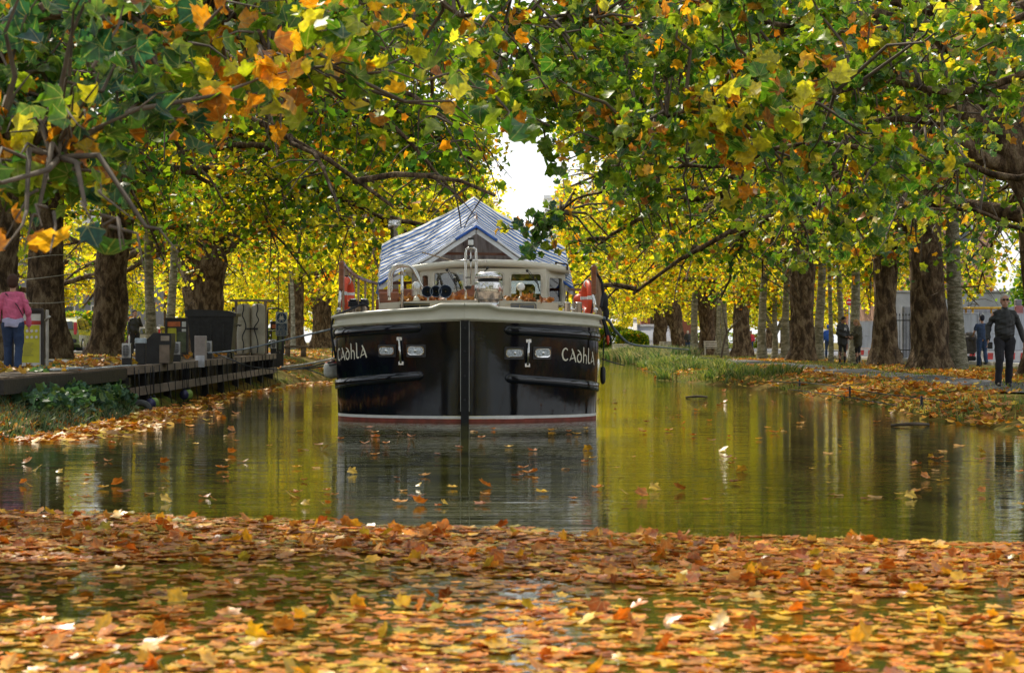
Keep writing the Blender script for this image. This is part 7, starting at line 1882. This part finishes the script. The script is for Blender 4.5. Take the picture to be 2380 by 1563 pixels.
    # dead branch before the brown plane, floating sticks
    mb = MB().tube(smooth_path([(0, 0, -.3), (.15, 0, .6), (.35, .1, 1.3), (.9, .1, 1.9), (.95, 0, 1.95)], 5), [.05] * 21, 7).tube([(.35, .1, 1.3), (.2, .0, 2.0), (.05, 0, 3.0)], [.035, .025, .01], 6).tube([(.7, .1, 1.7), (1.1, .1, 2.1)], [.03, .01], 6)
    x = xat(1683, 96); mb.v = [(a + x - .2, b + 96, c + gz(x, 96)) for a, b, c in mb.v]; solo(mb, 'dead_branch', TWIG, 'bare dark branch sticking up from the reeds before the brown plane', 'branch')
    for (u, v, ln, lab) in ((2120, 991, .62, 'dark stick floating on the water near the right bank'), (1560 + 60, 925, .5, 'small dark stick floating below the reed bend')):
        d = CAMZ * F / (v - 795); x = xat(u, d); mb = MB().tube(smooth_path([(x - ln / 2, d, .02), (x, d - .1, .045), (x + ln / 2, d + .3, .02)], 4), [.02, .022, .024, .026, .027, .026, .024, .022, .018], 6); solo(mb, 'floating_stick', TWIG, lab, 'stick', 'sticks floating on the water')
    # string wound round the near left trunk
    mb = MB()
    for k, z in enumerate((1.6, 2.25, 2.75, 3.25)):
        r = .70; mb.tube([Vector((-13.0 + r * cos(a), 54 + r * sin(a), gz(-13, 54) + z + .10 * sin(a + k) + .02)) for a in np.linspace(0, 2 * pi, 24)], .011, 5)
    solo(mb, 'string_lights', mat('pale_rope', (.45, .42, .36), .85), 'pale string wound four times round the dark left trunk', 'string')
# ================================================================== light, sky, camera
def build_light():
    w = bpy.data.worlds.new('World'); SC.world = w; w.use_nodes = True; nt = w.node_tree; nt.nodes.clear()
    sky = nt.nodes.new('ShaderNodeTexSky'); sky.sky_type = 'NISHITA'; sky.sun_disc = False
    sky.sun_elevation = radians(SUN_EL); sky.sun_rotation = radians(-SUN_AZ); sky.air_density = 1.0; sky.dust_density = 2.5; sky.ozone_density = 1.0; sky.altitude = 10
    bg = nt.nodes.new('ShaderNodeBackground'); bg.inputs['Strength'].default_value = SKY_STR; out = nt.nodes.new('ShaderNodeOutputWorld')
    # white cloud added over the blue, whitening the gap and lifting ambient light
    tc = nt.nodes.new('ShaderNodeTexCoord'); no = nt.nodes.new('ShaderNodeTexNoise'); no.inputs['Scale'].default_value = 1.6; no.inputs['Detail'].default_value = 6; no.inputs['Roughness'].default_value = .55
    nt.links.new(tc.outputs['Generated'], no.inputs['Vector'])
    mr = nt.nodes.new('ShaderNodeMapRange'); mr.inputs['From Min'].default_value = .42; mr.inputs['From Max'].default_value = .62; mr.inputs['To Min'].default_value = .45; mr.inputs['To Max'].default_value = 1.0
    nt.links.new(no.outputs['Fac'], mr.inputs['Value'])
    mx = nt.nodes.new('ShaderNodeMixRGB'); mx.inputs['Color2'].default_value = CLOUD_FILL
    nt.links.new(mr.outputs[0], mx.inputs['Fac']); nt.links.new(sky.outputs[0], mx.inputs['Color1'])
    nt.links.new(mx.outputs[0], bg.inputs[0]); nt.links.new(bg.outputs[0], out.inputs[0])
    l = bpy.data.lights.new('sun', 'SUN'); l.energy = SUN_STR; l.angle = radians(.53); l.color = (1.0, .91, .74)
    o = bpy.data.objects.new('sun', l); C.objects.link(o)
    az = radians(SUN_AZ); el = radians(SUN_EL)
    to_sun = Vector((-sin(az) * cos(el), cos(az) * cos(el), sin(el)))
    o.rotation_euler = to_sun.to_track_quat('Z', 'Y').to_euler(); o.location = to_sun * 60
CLOUD_FILL = (9.0, 9.3, 9.6, 1)

def build_camera():
    c = bpy.data.cameras.new('camera'); c.sensor_width = 36; c.lens = F / 2380 * 36; c.clip_start = .1; c.clip_end = 6000
    c.shift_y = 13.5 / 2380
    c.dof.use_dof = True; c.dof.focus_distance = 32; c.dof.aperture_fstop = 4.8
    o = bpy.data.objects.new('camera', c); C.objects.link(o); o.location = (0, 0, CAMZ); o.rotation_euler = (pi / 2, 0, 0); SC.camera = o
    SC.view_settings.view_transform = 'Standard'; SC.view_settings.look = 'None'; SC.view_settings.exposure = 0
    SC.cycles.max_bounces = 8; SC.cycles.diffuse_bounces = 5; SC.cycles.glossy_bounces = 3; SC.cycles.transmission_bounces = 4; SC.cycles.transparent_max_bounces = 8
    SC.cycles.use_denoising = True; SC.cycles.sample_clamp_indirect = 6

import time as _t
def step(f):
    t = _t.time(); f(); print('%-20s %.1fs' % (f.__name__, _t.time() - t))
for f in (build_camera, build_light, build_people, build_jetty, build_barge, build_boat_extras, build_street, build_ground, build_buildings, build_cover, build_trees, build_young, build_near):
    step(f)
